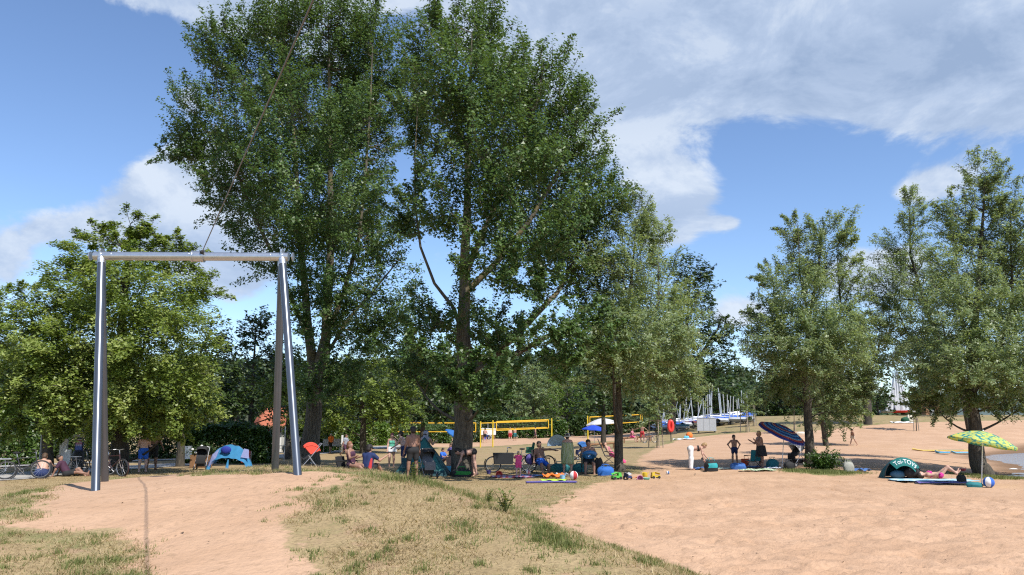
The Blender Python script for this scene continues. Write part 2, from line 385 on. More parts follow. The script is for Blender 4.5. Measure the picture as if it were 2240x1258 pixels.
def ground_mat():
    m, nt, nd, L = _nodes('ground_sand_and_dry_grass')
    geo = nd('ShaderNodeNewGeometry'); pos = geo.outputs['Position']
    def noise(scale, detail=4, rough=0.55, sc=(1, 1, 1)):
        mp = nd('ShaderNodeMapping'); mp.inputs['Scale'].default_value = sc; L.new(pos, mp.inputs[0])
        n = nd('ShaderNodeTexNoise'); n.inputs['Scale'].default_value = scale; n.inputs['Detail'].default_value = detail; n.inputs['Roughness'].default_value = rough
        L.new(mp.outputs[0], n.inputs['Vector']); return n.outputs['Fac']
    def mr(v, a, b, c=0.0, d=1.0):
        n = nd('ShaderNodeMapRange'); n.interpolation_type = 'SMOOTHSTEP'; L.new(v, n.inputs[0])
        for i, x in enumerate((a, b, c, d)): n.inputs[i + 1].default_value = x
        return n.outputs[0]
    def mth(op, a, b):
        n = nd('ShaderNodeMath', operation=op)
        for i, v in enumerate((a, b)):
            if isinstance(v, (int, float)): n.inputs[i].default_value = v
            else: L.new(v, n.inputs[i])
        return n.outputs[0]
    def mixc(f, a, b):
        n = nd('ShaderNodeMix', data_type='RGBA'); L.new(f, n.inputs[0])
        for i, v in ((6, a), (7, b)):
            if isinstance(v, tuple): n.inputs[i].default_value = (*v, 1)
            else: L.new(v, n.inputs[i])
        return n.outputs[2]
    at = nd('ShaderNodeAttribute', attribute_name='sand').outputs['Fac']
    gr = nd('ShaderNodeAttribute', attribute_name='green').outputs['Fac']
    wet = nd('ShaderNodeAttribute', attribute_name='wet').outputs['Fac']
    edge = mth('ADD', at, mth('MULTIPLY', mth('SUBTRACT', noise(2.6, 6, 0.65), 0.5), 1.5))
    smask = mr(edge, -0.10, 0.12)
    # sand
    s1 = mixc(mr(noise(0.55, 3), 0.35, 0.65), (0.500, 0.325, 0.211), (0.445, 0.282, 0.178))
    s2 = mixc(mr(noise(7.0, 5, 0.7), 0.50, 0.72), s1, (0.36, 0.232, 0.145))
    s3 = mixc(mr(noise(60.0, 3, 0.7), 0.60, 0.78), s2, (0.28, 0.18, 0.11))
    s4 = mixc(wet, s3, (0.19, 0.115, 0.065))
    # grass ground
    g1 = mixc(mr(noise(1.3, 5, 0.65), 0.35, 0.68), (0.380, 0.285, 0.155), (0.305, 0.225, 0.118))
    g2 = mixc(mr(noise(22.0, 4, 0.7), 0.42, 0.70), g1, (0.215, 0.155, 0.085))
    gn = mth('ADD', gr, mth('MULTIPLY', mth('SUBTRACT', noise(1.9, 6, 0.7), 0.5), 1.5))
    g3 = mixc(mr(gn, 0.42, 0.92, 0, 0.8), g2, (0.150, 0.165, 0.060))
    bare = mr(noise(0.9, 5, 0.7), 0.54, 0.66)
    g4 = mixc(mth('MULTIPLY', bare, 0.75), g3, (0.36, 0.235, 0.150))
    col = mixc(smask, g4, s4)
    b = nd('ShaderNodeBsdfPrincipled'); L.new(col, b.inputs['Base Color']); b.inputs['Roughness'].default_value = 0.95; b.inputs['Specular IOR Level'].default_value = 0.15
    hh = mth('ADD', mth('MULTIPLY', noise(3.2, 4, 0.6), 1.0), mth('MULTIPLY', noise(18.0, 4, 0.6), 0.35))
    bp = nd('ShaderNodeBump'); bp.inputs['Strength'].default_value = 0.55; bp.inputs['Distance'].default_value = 0.08
    L.new(hh, bp.inputs['Height']); L.new(bp.outputs[0], b.inputs['Normal'])
    o = nd('ShaderNodeOutputMaterial'); L.new(b.outputs[0], o.inputs[0]); return m

def water_mat():
    m, nt, nd, L = _nodes('lake_water')
    tc = nd('ShaderNodeNewGeometry'); mp = nd('ShaderNodeMapping'); mp.inputs['Scale'].default_value = (1.0, 2.2, 1.0); L.new(tc.outputs['Position'], mp.inputs[0])
    n = nd('ShaderNodeTexNoise'); n.inputs['Scale'].default_value = 2.6; n.inputs['Detail'].default_value = 5; L.new(mp.outputs[0], n.inputs['Vector'])
    bp = nd('ShaderNodeBump'); bp.inputs['Strength'].default_value = 0.55; bp.inputs['Distance'].default_value = 0.06; L.new(n.outputs['Fac'], bp.inputs['Height'])
    b = nd('ShaderNodeBsdfPrincipled'); b.inputs['Base Color'].default_value = (0.10, 0.085, 0.075, 1); b.inputs['Roughness'].default_value = 0.12
    b.inputs['IOR'].default_value = 1.33; L.new(bp.outputs[0], b.inputs['Normal'])
    o = nd('ShaderNodeOutputMaterial'); L.new(b.outputs[0], o.inputs[0]); return m

# ---------------------------------------------------------------- ground zones (photo outlines dropped onto the terrain)
def zone(pix, skip=0.0): return [tuple(P(x, y, skip).xy) for x, y in pix]
Z_MOUND_SAND = zone([(62, 1108), (90, 1075), (150, 1058), (250, 1046), (420, 1040), (560, 1036), (640, 1033), (720, 1034), (775, 1040), (740, 1062), (690, 1072), (650, 1088),
                     (690, 1095), (670, 1120), (600, 1140), (640, 1150), (645, 1195), (690, 1230), (705, 1290), (690, 1400), (240, 1400), (290, 1290), (310, 1215), (235, 1165), (120, 1158), (-60, 1152), (-60, 1140), (66, 1135)])
Z_BEACH = [(2.95, 10.5), (2.0, 12.6)] + zone([(1300, 1192), (1235, 1160), (1172, 1125)], 10) + zone([(1200, 1098), (1260, 1070), (1320, 1052), (1345, 1046), (1400, 1036), (1392, 1008), (1440, 976),
                     (1490, 960), (1560, 952), (1650, 945), (1760, 944), (1850, 936), (1960, 926), (2080, 922), (2240, 919), (2500, 917)], 12) + [(200, 110), (200, -20), (7, -20), (5.8, 3.0), (4.5, 8.0)]
Z_COURT = zone([(856, 984), (900, 978), (1000, 978), (1150, 972), (1290, 966), (1420, 962), (1440, 946), (1290, 945), (1090, 957), (960, 961), (860, 968)], 40)

def zones(x, y):
    n = 0.75 * (fbm2(x * 0.9, y * 0.9, 4, 3) - 0.5)
    s = np.maximum(poly_sd(Z_MOUND_SAND, x, y) * 1.2, poly_sd(Z_BEACH, x, y) * 0.9)
    s = np.maximum(s, poly_sd(Z_COURT, x, y) * 0.5)
    # a grassy foot round the near willow on the beach
    for (gx, gy, gr_) in GRASS_PATCHES: s = np.minimum(s, (np.hypot((x - gx), (y - gy) * 0.7) - gr_) * 0.9)
    return np.clip(s + n, -3, 3)
GRASS_PATCHES = []
_p = P(1795, 1032, 12); GRASS_PATCHES.append((_p.x, _p.y, 1.5))
_p = P(2140, 1040, 12); GRASS_PATCHES.append((_p.x, _p.y, 1.3))
def greenness(x, y):
    dm = poly_sd(MOUND, x, y)
    g = 0.36 + 0.0 * x
    g = g + 0.50 * np.exp(-((dm - 0.5) / 0.85) ** 2) * sstep(-7, -3, x)        # greener along the foot of the mound
    g = g + 0.30 * sstep(0.6, 0.0, np.abs(poly_sd(Z_MOUND_SAND, x, y) + 0.35))
    g = g + 0.25 * sstep(1.6, 0.2, np.abs(poly_sd(Z_BEACH, x, y)))
    g = g + 0.22 * sstep(60, 90, y)
    g = g + 0.6 * (fbm2(x * 0.5, y * 0.5, 3, 41) - 0.5)
    for (gx, gy, gr_) in GRASS_PATCHES: g = g + 0.5 * sstep(gr_ + 0.5, gr_ - 0.5, np.hypot(x - gx, (y - gy) * 0.7))
    return np.clip(g, 0, 1)

# ---------------------------------------------------------------- terrain sheet
def axis(segs):
    out = []
    for a, b, st in segs: out += list(np.arange(a, b, st))
    return np.array(out + [segs[-1][1]])
GX = axis([(-3000, -400, 260), (-400, -100, 30), (-100, -40, 4), (-40, -13, 0.8), (-13, 14, 0.13), (14, 30, 0.5), (30, 60, 1.5), (60, 130, 5), (130, 400, 30), (400, 3000, 260)])
GY = axis([(-60, 0, 8), (0, 6, 0.8), (6, 22, 0.12), (22, 45, 0.4), (45, 80, 1.0), (80, 130, 2.0), (130, 400, 15), (400, 4000, 300)])
def build_ground():
    X, Y = np.meshgrid(GX, GY); x = X.ravel(); y = Y.ravel()
    z = H(x, y)
    s = zones(x, y); g = greenness(x, y)
    lb = poly_sd(BAY, x, y)
    near = sstep(60, 25, np.hypot(x, y)) * sstep(-0.2, 0.5, s)
    foot = fbm2(x * 2.1, y * 2.1, 3, 77) - 0.5
    pock = np.clip(fbm2(x * 2.3 + 9, y * 2.3, 2, 55) - 0.58, 0, 1) * 3.0
    on_mound = sstep(0.2, 1.0, poly_sd(MOUND, x, y))
    z = z + near * (foot * 0.075 - pock * 0.10 * (1 - on_mound)) * (1 - 0.72 * on_mound)
    z = z + (1 - near) * 0.03 * (fbm2(x * 1.3, y * 1.3, 2, 9) - 0.5) * sstep(60, 25, np.hypot(x, y))
    Zg = z.reshape(Y.shape); Sg = s.reshape(Y.shape); rf = np.random.default_rng(12)
    for k in range(3600):
        fy = 9 + 21 * rf.uniform() ** 1.25; fx = rf.uniform(-0.45, 0.66) * fy
        if not (-12.5 < fx < 13.5) or fy > 29: continue
        ix = int(np.searchsorted(GX, fx)); iy = int(np.searchsorted(GY, fy)); r_ = 4 if fy < 22 else 2
        sl = (slice(iy - r_, iy + r_ + 1), slice(ix - 4, ix + 5))
        if Sg[iy, ix] < 0.25: continue
        an = rf.uniform(0, np.pi); dx = X[sl] - fx; dy = Y[sl] - fy; u_ = dx * np.cos(an) + dy * np.sin(an); v_ = -dx * np.sin(an) + dy * np.cos(an)
        q_ = (u_ / 0.17) ** 2 + (v_ / 0.085) ** 2; amp = rf.uniform(0.02, 0.05) * (0.35 if float(poly_sd(MOUND, np.array([fx]), np.array([fy]))[0]) > 0 else 1.0)
        Zg[sl] += -amp * np.exp(-q_) + amp * 0.55 * np.exp(-((np.sqrt(q_) - 1.7) / 0.5) ** 2)
    z = Zg.ravel()
    nx, ny = len(GX), len(GY)
    i = np.arange(nx - 1); j = np.arange(ny - 1); I, J = np.meshgrid(i, j); a = (J * nx + I).ravel()
    Fq = np.stack([a, a + 1, a + nx + 1, a + nx], 1)
    cx = x[Fq].mean(1); cyy = y[Fq].mean(1); cs = s[Fq].mean(1)
    on_m = poly_sd(MOUND, cx, cyy) > 0
    gm = ground_mat()
    for name, sel in (('mound', on_m), ('beach_sand', (~on_m) & (cs > 0)), ('lawn', (~on_m) & (cs <= 0))):
        fq = Fq[sel]; used, inv = np.unique(fq.ravel(), return_inverse=True)
        me = new_mesh(name, np.stack([x[used], y[used], z[used]], 1), inv.reshape(-1, 4), True)
        attr(me, 'sand', s[used]); attr(me, 'green', g[used])
        attr(me, 'wet', sstep(-2.6, -0.2, lb[used] + 0.8 * (fbm2(x[used], y[used], 2, 8) - 0.5)))
        tag(link(name, me, gm), kind='structure')
build_ground()
_w = MB(); _w.grid(lambda u, v: (20 + 1800 * u ** 2.2, 8 + 1400 * v ** 2.2, -0.42), 40, 30)
tag(_w.build('lake', water_mat()), kind='structure')

def ribbon(pix, width, skip=20, n=12, dz=0.015):
    pts = [P(a, b, skip) for a, b in pix]
    fine = []
    for i in range(len(pts) - 1):
        for k in range(n): fine.append(pts[i].lerp(pts[i + 1], k / n))
    fine.append(pts[-1]); V = []; Fc = []; nw = 5
    for i, p in enumerate(fine):
        t = (fine[min(i + 1, len(fine) - 1)] - fine[max(i - 1, 0)]); t.z = 0; t.normalize(); nn = Vector((-t.y, t.x, 0))
        for k in range(nw):
            w = width * (k / (nw - 1) - 0.5) * (1 + 0.05 * math.sin(i * 0.7)); q = p + nn * w; V.append((q.x, q.y, h1(q.x, q.y) + dz + 0.012))
    for i in range(len(fine) - 1):
        for k in range(nw - 1): Fc.append((i * nw + k, i * nw + k + 1, (i + 1) * nw + k + 1, (i + 1) * nw + k))
    me = new_mesh('path', np.array(V), Fc, True); return me
m_path = mat('pale_asphalt', (0.36, 0.34, 0.315), 0.9, var=0.16, scale=2.5, bump=0.3, bscale=30)
tag(link('path', ribbon([(-260, 1062), (0, 1046), (200, 1029), (400, 1016), (520, 1007), (620, 998), (720, 988), (800, 981), (900, 974)], 3.0), m_path), kind='structure')
tag(link('path', ribbon([(-200, 1030), (0, 1022), (200, 1012), (420, 1004), (560, 996)], 1.6, dz=0.03), m_path), kind='structure')
# ================================================================ trees
LEAF = {
    'poplar': leaf_mat('poplar_leaf', (0.042, 0.086, 0.022), (0.076, 0.138, 0.034), (0.132, 0.200, 0.058), 0.44, 0.36, 0.45, back=(0.100, 0.148, 0.058)),
    'willow': leaf_mat('willow_leaf', (0.115, 0.170, 0.068), (0.190, 0.250, 0.112), (0.280, 0.335, 0.175), 0.42, 0.44, 0.5, back=(0.27, 0.31, 0.19)),
    'lime': leaf_mat('lime_leaf', (0.110, 0.165, 0.030), (0.205, 0.265, 0.060), (0.360, 0.400, 0.140), 0.45, 0.40, 0.45),
    'dark': leaf_mat('dark_leaf', (0.028, 0.055, 0.015), (0.050, 0.088, 0.022), (0.085, 0.125, 0.035), 0.45, 0.30),
    'bright': leaf_mat('bright_leaf', (0.070, 0.130, 0.015), (0.110, 0.185, 0.022), (0.160, 0.230, 0.035), 0.45, 0.40),
    'hedge': leaf_mat('hedge_leaf', (0.035, 0.075, 0.015), (0.060, 0.115, 0.020), (0.095, 0.155, 0.030), 0.4, 0.28),
    'forest': leaf_mat('forest_leaf', (0.035, 0.060, 0.024), (0.055, 0.085, 0.033), (0.080, 0.110, 0.042), 0.6, 0.2, 0.3),
}
BARK = {
    'poplar': bark_mat('poplar_bark', (0.045, 0.038, 0.028), (0.140, 0.122, 0.092), (0.165, 0.130, 0.040), (3.0, 7.0)),
    'willow': bark_mat('willow_bark', (0.030, 0.026, 0.020), (0.105, 0.090, 0.068)),
    'lime': bark_mat('lime_bark', (0.026, 0.023, 0.018), (0.085, 0.073, 0.056)),
}
# spray: length, width, outward, up, droop, leaf length, leaf width ratio, leaves per spray
SPRAY = {
    'poplar': dict(L=1.65, w=0.33, out=0.70, up=0.80, leaf=0.165, ratio=0.95, k=112, flat=0.25),
    'willow': dict(L=1.25, w=0.27, out=0.65, up=0.45, leaf=0.165, ratio=0.48, k=112, flat=0.30),
    'lime': dict(L=1.15, w=0.36, out=0.95, up=-0.10, leaf=0.130, ratio=0.95, k=150, flat=0.60),
    'dark': dict(L=1.2, w=0.40, out=0.8, up=0.25, leaf=0.17, ratio=0.9, k=80, flat=0.45),
    'bright': dict(L=0.9, w=0.30, out=0.7, up=0.5, leaf=0.13, ratio=0.7, k=60, flat=0.3),
}
def leaves_mesh(name, pos, tint, size, ratio, flat, rng, nbias=None):
    """one triangle per leaf"""
    n = len(pos)
    nr = rng.normal(size=(n, 3)); nr[:, 2] = np.abs(nr[:, 2]) * (1 + 2.5 * flat) + flat
    if nbias is not None: nr = nr + nbias
    nr /= np.linalg.norm(nr, axis=1, keepdims=True)
    a = rng.normal(size=(n, 3)); a[:, 2] -= 0.35; a -= nr * (a * nr).sum(1, keepdims=True); a /= np.linalg.norm(a, axis=1, keepdims=True)
    b = np.cross(nr, a)
    s = (size * rng.uniform(0.7, 1.3, n))[:, None]
    V = np.empty((n, 3, 3))
    V[:, 0] = pos + a * s * 0.62
    V[:, 1] = pos - a * s * 0.40 + b * s * 0.5 * ratio
    V[:, 2] = pos - a * s * 0.40 - b * s * 0.5 * ratio
    me = new_mesh(name, V.reshape(-1, 3), np.arange(n * 3).reshape(-1, 3))
    attr(me, 'tint', np.repeat(tint, 3))
    return me
def tubes_np(paths, n=4):
    """many thin tubes at once: paths = list of (pts (m,3), radii (m,)) with equal m"""
    Pn = np.array([p for p, r in paths], float); Rn = np.array([r for p, r in paths], float)
    k, m, _ = Pn.shape
    t = np.empty_like(Pn); t[:, 1:-1] = Pn[:, 2:] - Pn[:, :-2]; t[:, 0] = Pn[:, 1] - Pn[:, 0]; t[:, -1] = Pn[:, -1] - Pn[:, -2]
    t /= np.linalg.norm(t, axis=2, keepdims=True) + 1e-9
    ref = np.where(np.abs(t[..., 2:3]) < 0.9, np.array([0, 0, 1.0]), np.array([1.0, 0, 0]))
    u = np.cross(t, ref); u /= np.linalg.norm(u, axis=2, keepdims=True) + 1e-9; w = np.cross(t, u)
    an = 2 * np.pi * np.arange(n) / n
    V = Pn[:, :, None, :] + (u[:, :, None, :] * np.cos(an)[None, None, :, None] + w[:, :, None, :] * np.sin(an)[None, None, :, None]) * Rn[:, :, None, None]
    idx = np.arange(k * m * n).reshape(k, m, n)
    a = idx[:, :-1, :]; b = np.roll(a, -1, 2); d = idx[:, 1:, :]; c = np.roll(d, -1, 2)
    return V.reshape(-1, 3), np.stack([a, b, c, d], -1).reshape(-1, 4)
QUAL = 1.0
DEEP = {'poplar': 2.0, 'willow': 2.3, 'lime': 1.8}
GROW = {'willow': 1.14, 'lime': 1.16, 'poplar': 1.03}
def tree(name, label, cat, base, d, stems, lobes, kind, seed, dens=1.0, group=None, bark=None, depth=1.0, limb_r=0.09, lsize=1.0, tmul=1.0, toff=0.0, thin=1.0):
    """base: point on the ground. stems: list of (list of image points or world points, radii). lobes: crown masses in the picture plane at depth d,
    each an ellipsoid with its own thickness in depth."""
    rng = np.random.default_rng(seed); sp = SPRAY[kind]
    base = Vector(base); root = thing(name, label, cat, base, 0, group)
    B = np.array(base)
    # --- stems
    nodes = []; tr = MB()
    for pts, rad in stems:
        W3 = [Vector(p) if len(p) == 3 else AT(p[0], p[1], d) for p in pts]
        fine = []; fr = []
        for i in range(len(W3) - 1):
            for q in range(5):
                t = q / 5; fine.append(W3[i].lerp(W3[i + 1], t)); fr.append(rad[i] * (1 - t) + rad[i + 1] * t)
        fine.append(W3[-1]); fr.append(rad[-1])
        j = [Vector((math.sin(i * 0.8 + seed) * 0.10, math.cos(i * 0.9 + seed) * 0.10, 0)) * min(fr[i], 0.3) for i in range(len(fine))]; j[0] = Vector((0, 0, 0))
        tr.tube([p + q - base for p, q in zip(fine, j)], fr, 12)
        nodes += [(np.array(p), r) for p, r in zip(fine[2:], fr[2:])]
    # --- lobes
    LC = []; LR = []
    for lo in lobes:
        px, py, rx, rz = lo[:4]; dy = (lo[4] if len(lo) > 4 else 0.0) * DEEP.get(kind, 1.0)
        c = AT(px, py, d + dy); s = (d + dy) / F
        LC.append(np.array(c)); g_ = GROW.get(kind, 1.0); rx *= g_; rz *= g_; LR.append(np.array([rx * s, max(0.75 * (rx + rz) * 0.62 * s * depth, 0.4), rz * s]))
    LC = np.array(LC); LR = np.array(LR)
    # --- limbs: from the stem to each lobe
    paths = []; NP = np.array([n[0] for n in nodes]); NR = np.array([n[1] for n in nodes])
    order = np.argsort(LC[:, 2])
    for i in order:
        tgt = LC[i] + rng.normal(size=3) * LR[i] * 0.15
        dist = np.linalg.norm(NP - tgt, axis=1); cost = dist + 1.6 * np.maximum(0, NP[:, 2] - tgt[2] + 0.45 * np.hypot(*(NP - tgt)[:, :2].T))
        k = int(np.argmin(cost)); p0 = NP[k]; L_ = np.linalg.norm(tgt - p0)
        if L_ < 0.4: continue
        r0 = min(NR[k] * 0.7, limb_r * (0.5 + 0.12 * L_))
        ts = np.linspace(0, 1, 8); mid = (p0 + tgt) / 2 + np.array([0, 0, -0.10 * L_ * (1 if tgt[2] - p0[2] > 0.3 * L_ else -1)]) + rng.normal(size=3) * 0.05 * L_
        pts = ((1 - ts) ** 2)[:, None] * p0 + (2 * ts * (1 - ts))[:, None] * mid + (ts ** 2)[:, None] * tgt
        rr = r0 * (1 - 0.72 * ts)
        paths.append((pts - B, rr))
        NP = np.vstack([NP, pts[2:]]); NR = np.concatenate([NR, rr[2:]])
    # --- sprays
    vol = LR[:, 0] * LR[:, 1] * LR[:, 2]
    area = (LR[:, 0] * LR[:, 2] + LR[:, 1] * LR[:, 2] + LR[:, 0] * LR[:, 1])
    ns = np.maximum((area * 5.2 * dens * QUAL / (sp['L'] * sp['w'] * 2.6)).astype(int), 3)
    which = np.repeat(np.arange(len(LC)), ns); n = len(which)
    dv = rng.normal(size=(n, 3)); dv /= np.linalg.norm(dv, axis=1, keepdims=True)
    rad = (0.42 + 0.52 * rng.uniform(size=n) ** 0.5) if kind == 'lime' else (0.30 + 0.62 * rng.uniform(size=n) ** 0.55)
    sp0 = LC[which] + dv * LR[which] * rad[:, None]
    ctr = np.average(LC, axis=0, weights=vol)
    outw = dv * 0.75 + (sp0 - ctr) / (np.linalg.norm(sp0 - ctr, axis=1, keepdims=True) + 1e-6) * 0.5
    outw /= np.linalg.norm(outw, axis=1, keepdims=True)
    dr = outw * sp['out'] + np.array([0, 0, sp['up']]) + rng.normal(size=(n, 3)) * 0.28
    dr /= np.linalg.norm(dr, axis=1, keepdims=True)
    Ls = sp['L'] * rng.uniform(0.6, 1.25, n) * np.clip(LR[which].min(1) / 1.3, 0.45, 1.15)
    # branches to sprays
    for i in range(n):
        if rng.uniform() > 0.8 * thin: continue
        p = sp0[i]; dd = NP - p; dist = np.linalg.norm(dd, axis=1); cost = dist + 0.8 * np.maximum(0, dd[:, 2] + 0.2 * dist)
        k = int(np.argmin(cost)); p0 = NP[k]
        if dist[k] > 5: continue
        ts = np.linspace(0, 1, 5); e = p + dr[i] * Ls[i] * 0.75; mid = p - dr[i] * Ls[i] * 0.25 + rng.normal(size=3) * 0.12
        pts = ((1 - ts) ** 2)[:, None] * p0 + (2 * ts * (1 - ts))[:, None] * mid + (ts ** 2)[:, None] * e
        paths.append((np.vstack([pts, pts[-1:] + dr[i] * 0.05, pts[-1:] + dr[i] * 0.1, pts[-1:] + dr[i] * 0.15]) - B, np.interp(np.linspace(0, 1, 8), [0, .6, 1], [min(NR[k] * 0.6, 0.032), 0.014, 0.005]) * (0.8 + 0.4 * rng.uniform())))
    # --- leaves
    kk = np.maximum((sp['k'] * rng.uniform(0.55, 1.3, n) * thin / lsize ** 1.6).astype(int), 6)
    wi = np.repeat(np.arange(n), kk); m = len(wi)
    t = rng.uniform(-0.15, 1.0, m) ; w = sp['w'] * (1.05 - 0.55 * np.clip(t, 0, 1)) * np.clip(LR[which].min(1) / 1.3, 0.5, 1.1)[wi]
    off = rng.normal(size=(m, 3)) * w[:, None] * 0.62; off[:, 2] *= (1.0 - 0.45 * sp['flat'])
    pos = sp0[wi] + dr[wi] * (t * Ls[wi])[:, None] + off
    if kind in ('willow', 'lime'): pos[:, 2] -= 0.22 * np.clip(t, 0, 1) ** 2 * Ls[wi]
    rise = (sp0[:, 2] - LC[:, 2].min()) / (np.ptp(LC[:, 2]) + 1e-6)
    tint = np.clip((rng.normal(0.45, 0.20, n)[wi] + rng.normal(0, 0.16, m)) * tmul + toff, 0, 1)
    bias = outw[wi] * 0.7 + np.array(SUNV) * 0.55     # leaves turn to the light
    cr = leaves_mesh('crown', pos - B, tint, sp['leaf'] * lsize, sp['ratio'], sp['flat'], rng, bias)
    bk = bark or BARK.get(kind) or BARK['lime']
    tr.build('trunk', bk, root)
    if paths:
        V, Fq = tubes_np(paths, 3); link('branches', new_mesh('branches', V, Fq, True), bk, root)['kind'] = 'stuff'
    link('crown', cr, LEAF[kind], root)
    return root

def px_m(n, d): return n * d / F
# ---- the two tall poplars
b1 = G(-11.6, 46.5); d1 = 46.5
tree('poplar_tree', 'tall dark green poplar with forked trunk beside the steel cable frame', 'tree', b1, d1,
     [([tuple(b1 + Vector((0, 0, -0.2))), tuple(b1 + Vector((0.02, 0, 0.5))), (684, 930), (690, 840), (712, 740), (720, 620), (724, 480), (722, 330), (720, 150), (718, 40)], [0.74, 0.58, 0.48, 0.44, 0.30, 0.26, 0.20, 0.15, 0.08, 0.03]),
      ([(690, 850), (676, 740), (668, 640), (655, 520), (648, 380), (640, 240), (630, 120)], [0.34, 0.27, 0.22, 0.18, 0.13, 0.08, 0.03]),
      ([(676, 740), (640, 660), (612, 590), (560, 480), (520, 380), (490, 280), (470, 160)], [0.17, 0.14, 0.12, 0.10, 0.07, 0.05, 0.03]),
      ([(712, 740), (752, 640), (785, 520), (800, 380), (810, 230), (815, 100)], [0.16, 0.14, 0.11, 0.09, 0.06, 0.03]),
      ([(700, 800), (760, 700), (830, 620), (880, 560)], [0.12, 0.09, 0.06, 0.03])],
     [(700, 80, 150, 100), (560, 150, 100, 100, 1), (480, 120, 60, 75), (630, 60, 80, 80, -1.5), (800, 120, 85, 120, 1), (640, 280, 170, 130, -2.5), (700, 250, 170, 130, 3), (455, 260, 75, 80),
      (385, 335, 62, 28), (440, 330, 70, 50, 1), (520, 390, 105, 80, -1), (790, 310, 90, 130, 1), (690, 440, 150, 110, -3), (700, 470, 150, 110, 2.5), (600, 540, 80, 80, -1), (545, 460, 62, 60, 1), (810, 520, 75, 90),
      (730, 620, 85, 80, -2), (690, 700, 60, 60, -2), (800, 700, 75, 60, 1), (455, 395, 60, 26), (860, 650, 50, 60), (760, 780, 70, 40, -1), (690, 840, 45, 45, -1.5), (840, 740, 70, 40, 2), (890, 210, 40, 90, 1), (740, 850, 70, 45, 1)],
     'poplar', 11, 0.98, lsize=0.82)
b2 = G(-1.95, 32.0); d2 = 32.0
tree('poplar_tree', 'tall dark green poplar standing over the teal tent and sports bag', 'tree', b2, d2,
     [([tuple(b2 + Vector((0, 0, -0.2))), tuple(b2 + Vector((0.0, 0, 0.45))), (1013, 940), (1014, 860), (1016, 780), (1014, 680), (1018, 560), (1022, 430), (1026, 300), (1030, 170), (1032, 70)], [0.55, 0.44, 0.38, 0.35, 0.31, 0.25, 0.20, 0.15, 0.10, 0.06, 0.02]),
      ([(1030, 800), (1090, 770), tuple(AT(1160, 700, 33.5)), tuple(AT(1220, 640, 35)), tuple(AT(1262, 560, 36.5)), tuple(AT(1305, 440, 37)), tuple(AT(1320, 395, 37))], [0.19, 0.16, 0.13, 0.10, 0.08, 0.05, 0.02]),
      ([(1030, 810), (1100, 790), tuple(AT(1190, 740, 34)), tuple(AT(1260, 700, 36)), tuple(AT(1310, 660, 37))], [0.16, 0.13, 0.10, 0.06, 0.02]),
      ([(1015, 740), (990, 670), (950, 620), (920, 540), (908, 450), (908, 340), (915, 200)], [0.10, 0.075, 0.06, 0.05, 0.04, 0.028, 0.012]),
      ([(1018, 600), (1060, 500), (1110, 400), (1150, 300), (1180, 200), (1190, 130)], [0.13, 0.11, 0.09, 0.07, 0.05, 0.02]),
      ([(1018, 640), (1090, 570), (1160, 480), (1220, 380), (1260, 270)], [0.14, 0.12, 0.09, 0.06, 0.03])],
     [(955, 110, 60, 85), (1050, 85, 75, 75, 1), (1015, 200, 125, 110, -1.5), (1130, 180, 75, 80), (1195, 230, 85, 100, 1), (1250, 300, 62, 90), (930, 300, 50, 110, 1), (1080, 340, 140, 110, -2), (1110, 330, 130, 110, 2.5),
      (1240, 440, 90, 80, 1), (1315, 430, 58, 78, 2.0), (1000, 470, 100, 75, -1.5), (1150, 500, 110, 80, -2), (1170, 520, 110, 80, 2), (1275, 560, 75, 75, 2.2), (905, 470, 42, 60), (1060, 600, 90, 62, -2), (1200, 640, 80, 45, .5),
      (1310, 650, 50, 55, 2.5), (955, 700, 70, 50, -.5), (1050, 720, 75, 50, 1.5), (1130, 740, 80, 42), (1060, 868, 95, 42, -1.2), (1000, 850, 50, 45, -1), (1230, 790, 50, 36, 1.5), (1280, 740, 50, 40, 2), (940, 790, 60, 50, 1), (900, 820, 60, 40, 2),
      (1000, 790, 60, 30, -2.2), (1110, 790, 62, 30, -2.4), (1180, 740, 60, 34, -2.5), (920, 770, 45, 30, -2.0), (1220, 800, 50, 26, -2.3), (1255, 760, 55, 42, -1.75), (1305, 735, 50, 46, -1.75), (1280, 690, 45, 40, -1.5)],
     'poplar', 12, 1.30, lsize=0.70)
# ---- willows and the trees on the beach
b3 = P(1355, 1030, 12); d3 = b3.y
tree('willow_tree', 'silvery willow with straight dark trunk between the toys and the towels', 'tree', b3, d3,
     [([tuple(b3 + Vector((0, 0, -0.1))), tuple(b3 + Vector((0, 0, 0.3))), (1352, 900), (1352, 830), (1362, 740), (1380, 620), (1390, 520)], [0.30, 0.20, 0.17, 0.16, 0.11, 0.07, 0.02]),
      ([(1352, 840), (1400, 760), (1440, 660), (1440, 560)], [0.10, 0.08, 0.05, 0.02]), ([(1352, 850), (1320, 790), (1310, 730)], [0.07, 0.05, 0.02]), ([(1354, 830), (1430, 800), (1490, 770)], [0.08, 0.06, 0.02])],
     [(1385, 500, 55, 60), (1430, 530, 36, 60), (1370, 600, 70, 70, -.7), (1420, 640, 70, 80, .7), (1340, 700, 60, 60, -.5), (1400, 740, 90, 70, -.7), (1480, 740, 62, 75), (1350, 810, 72, 40, -.6), (1440, 825, 80, 42, -.4), (1300, 760, 36, 36), (1500, 830, 40, 40), (1400, 780, 80, 60, 1), (1380, 760, 80, 50, -2.3), (1450, 770, 70, 50, -1.8), (1345, 805, 60, 32, -2.2), (1400, 700, 60, 50, -2.2)],
     'willow', 13, 1.05, lsize=0.8)
b4 = P(1469, 950, 60); d4 = b4.y
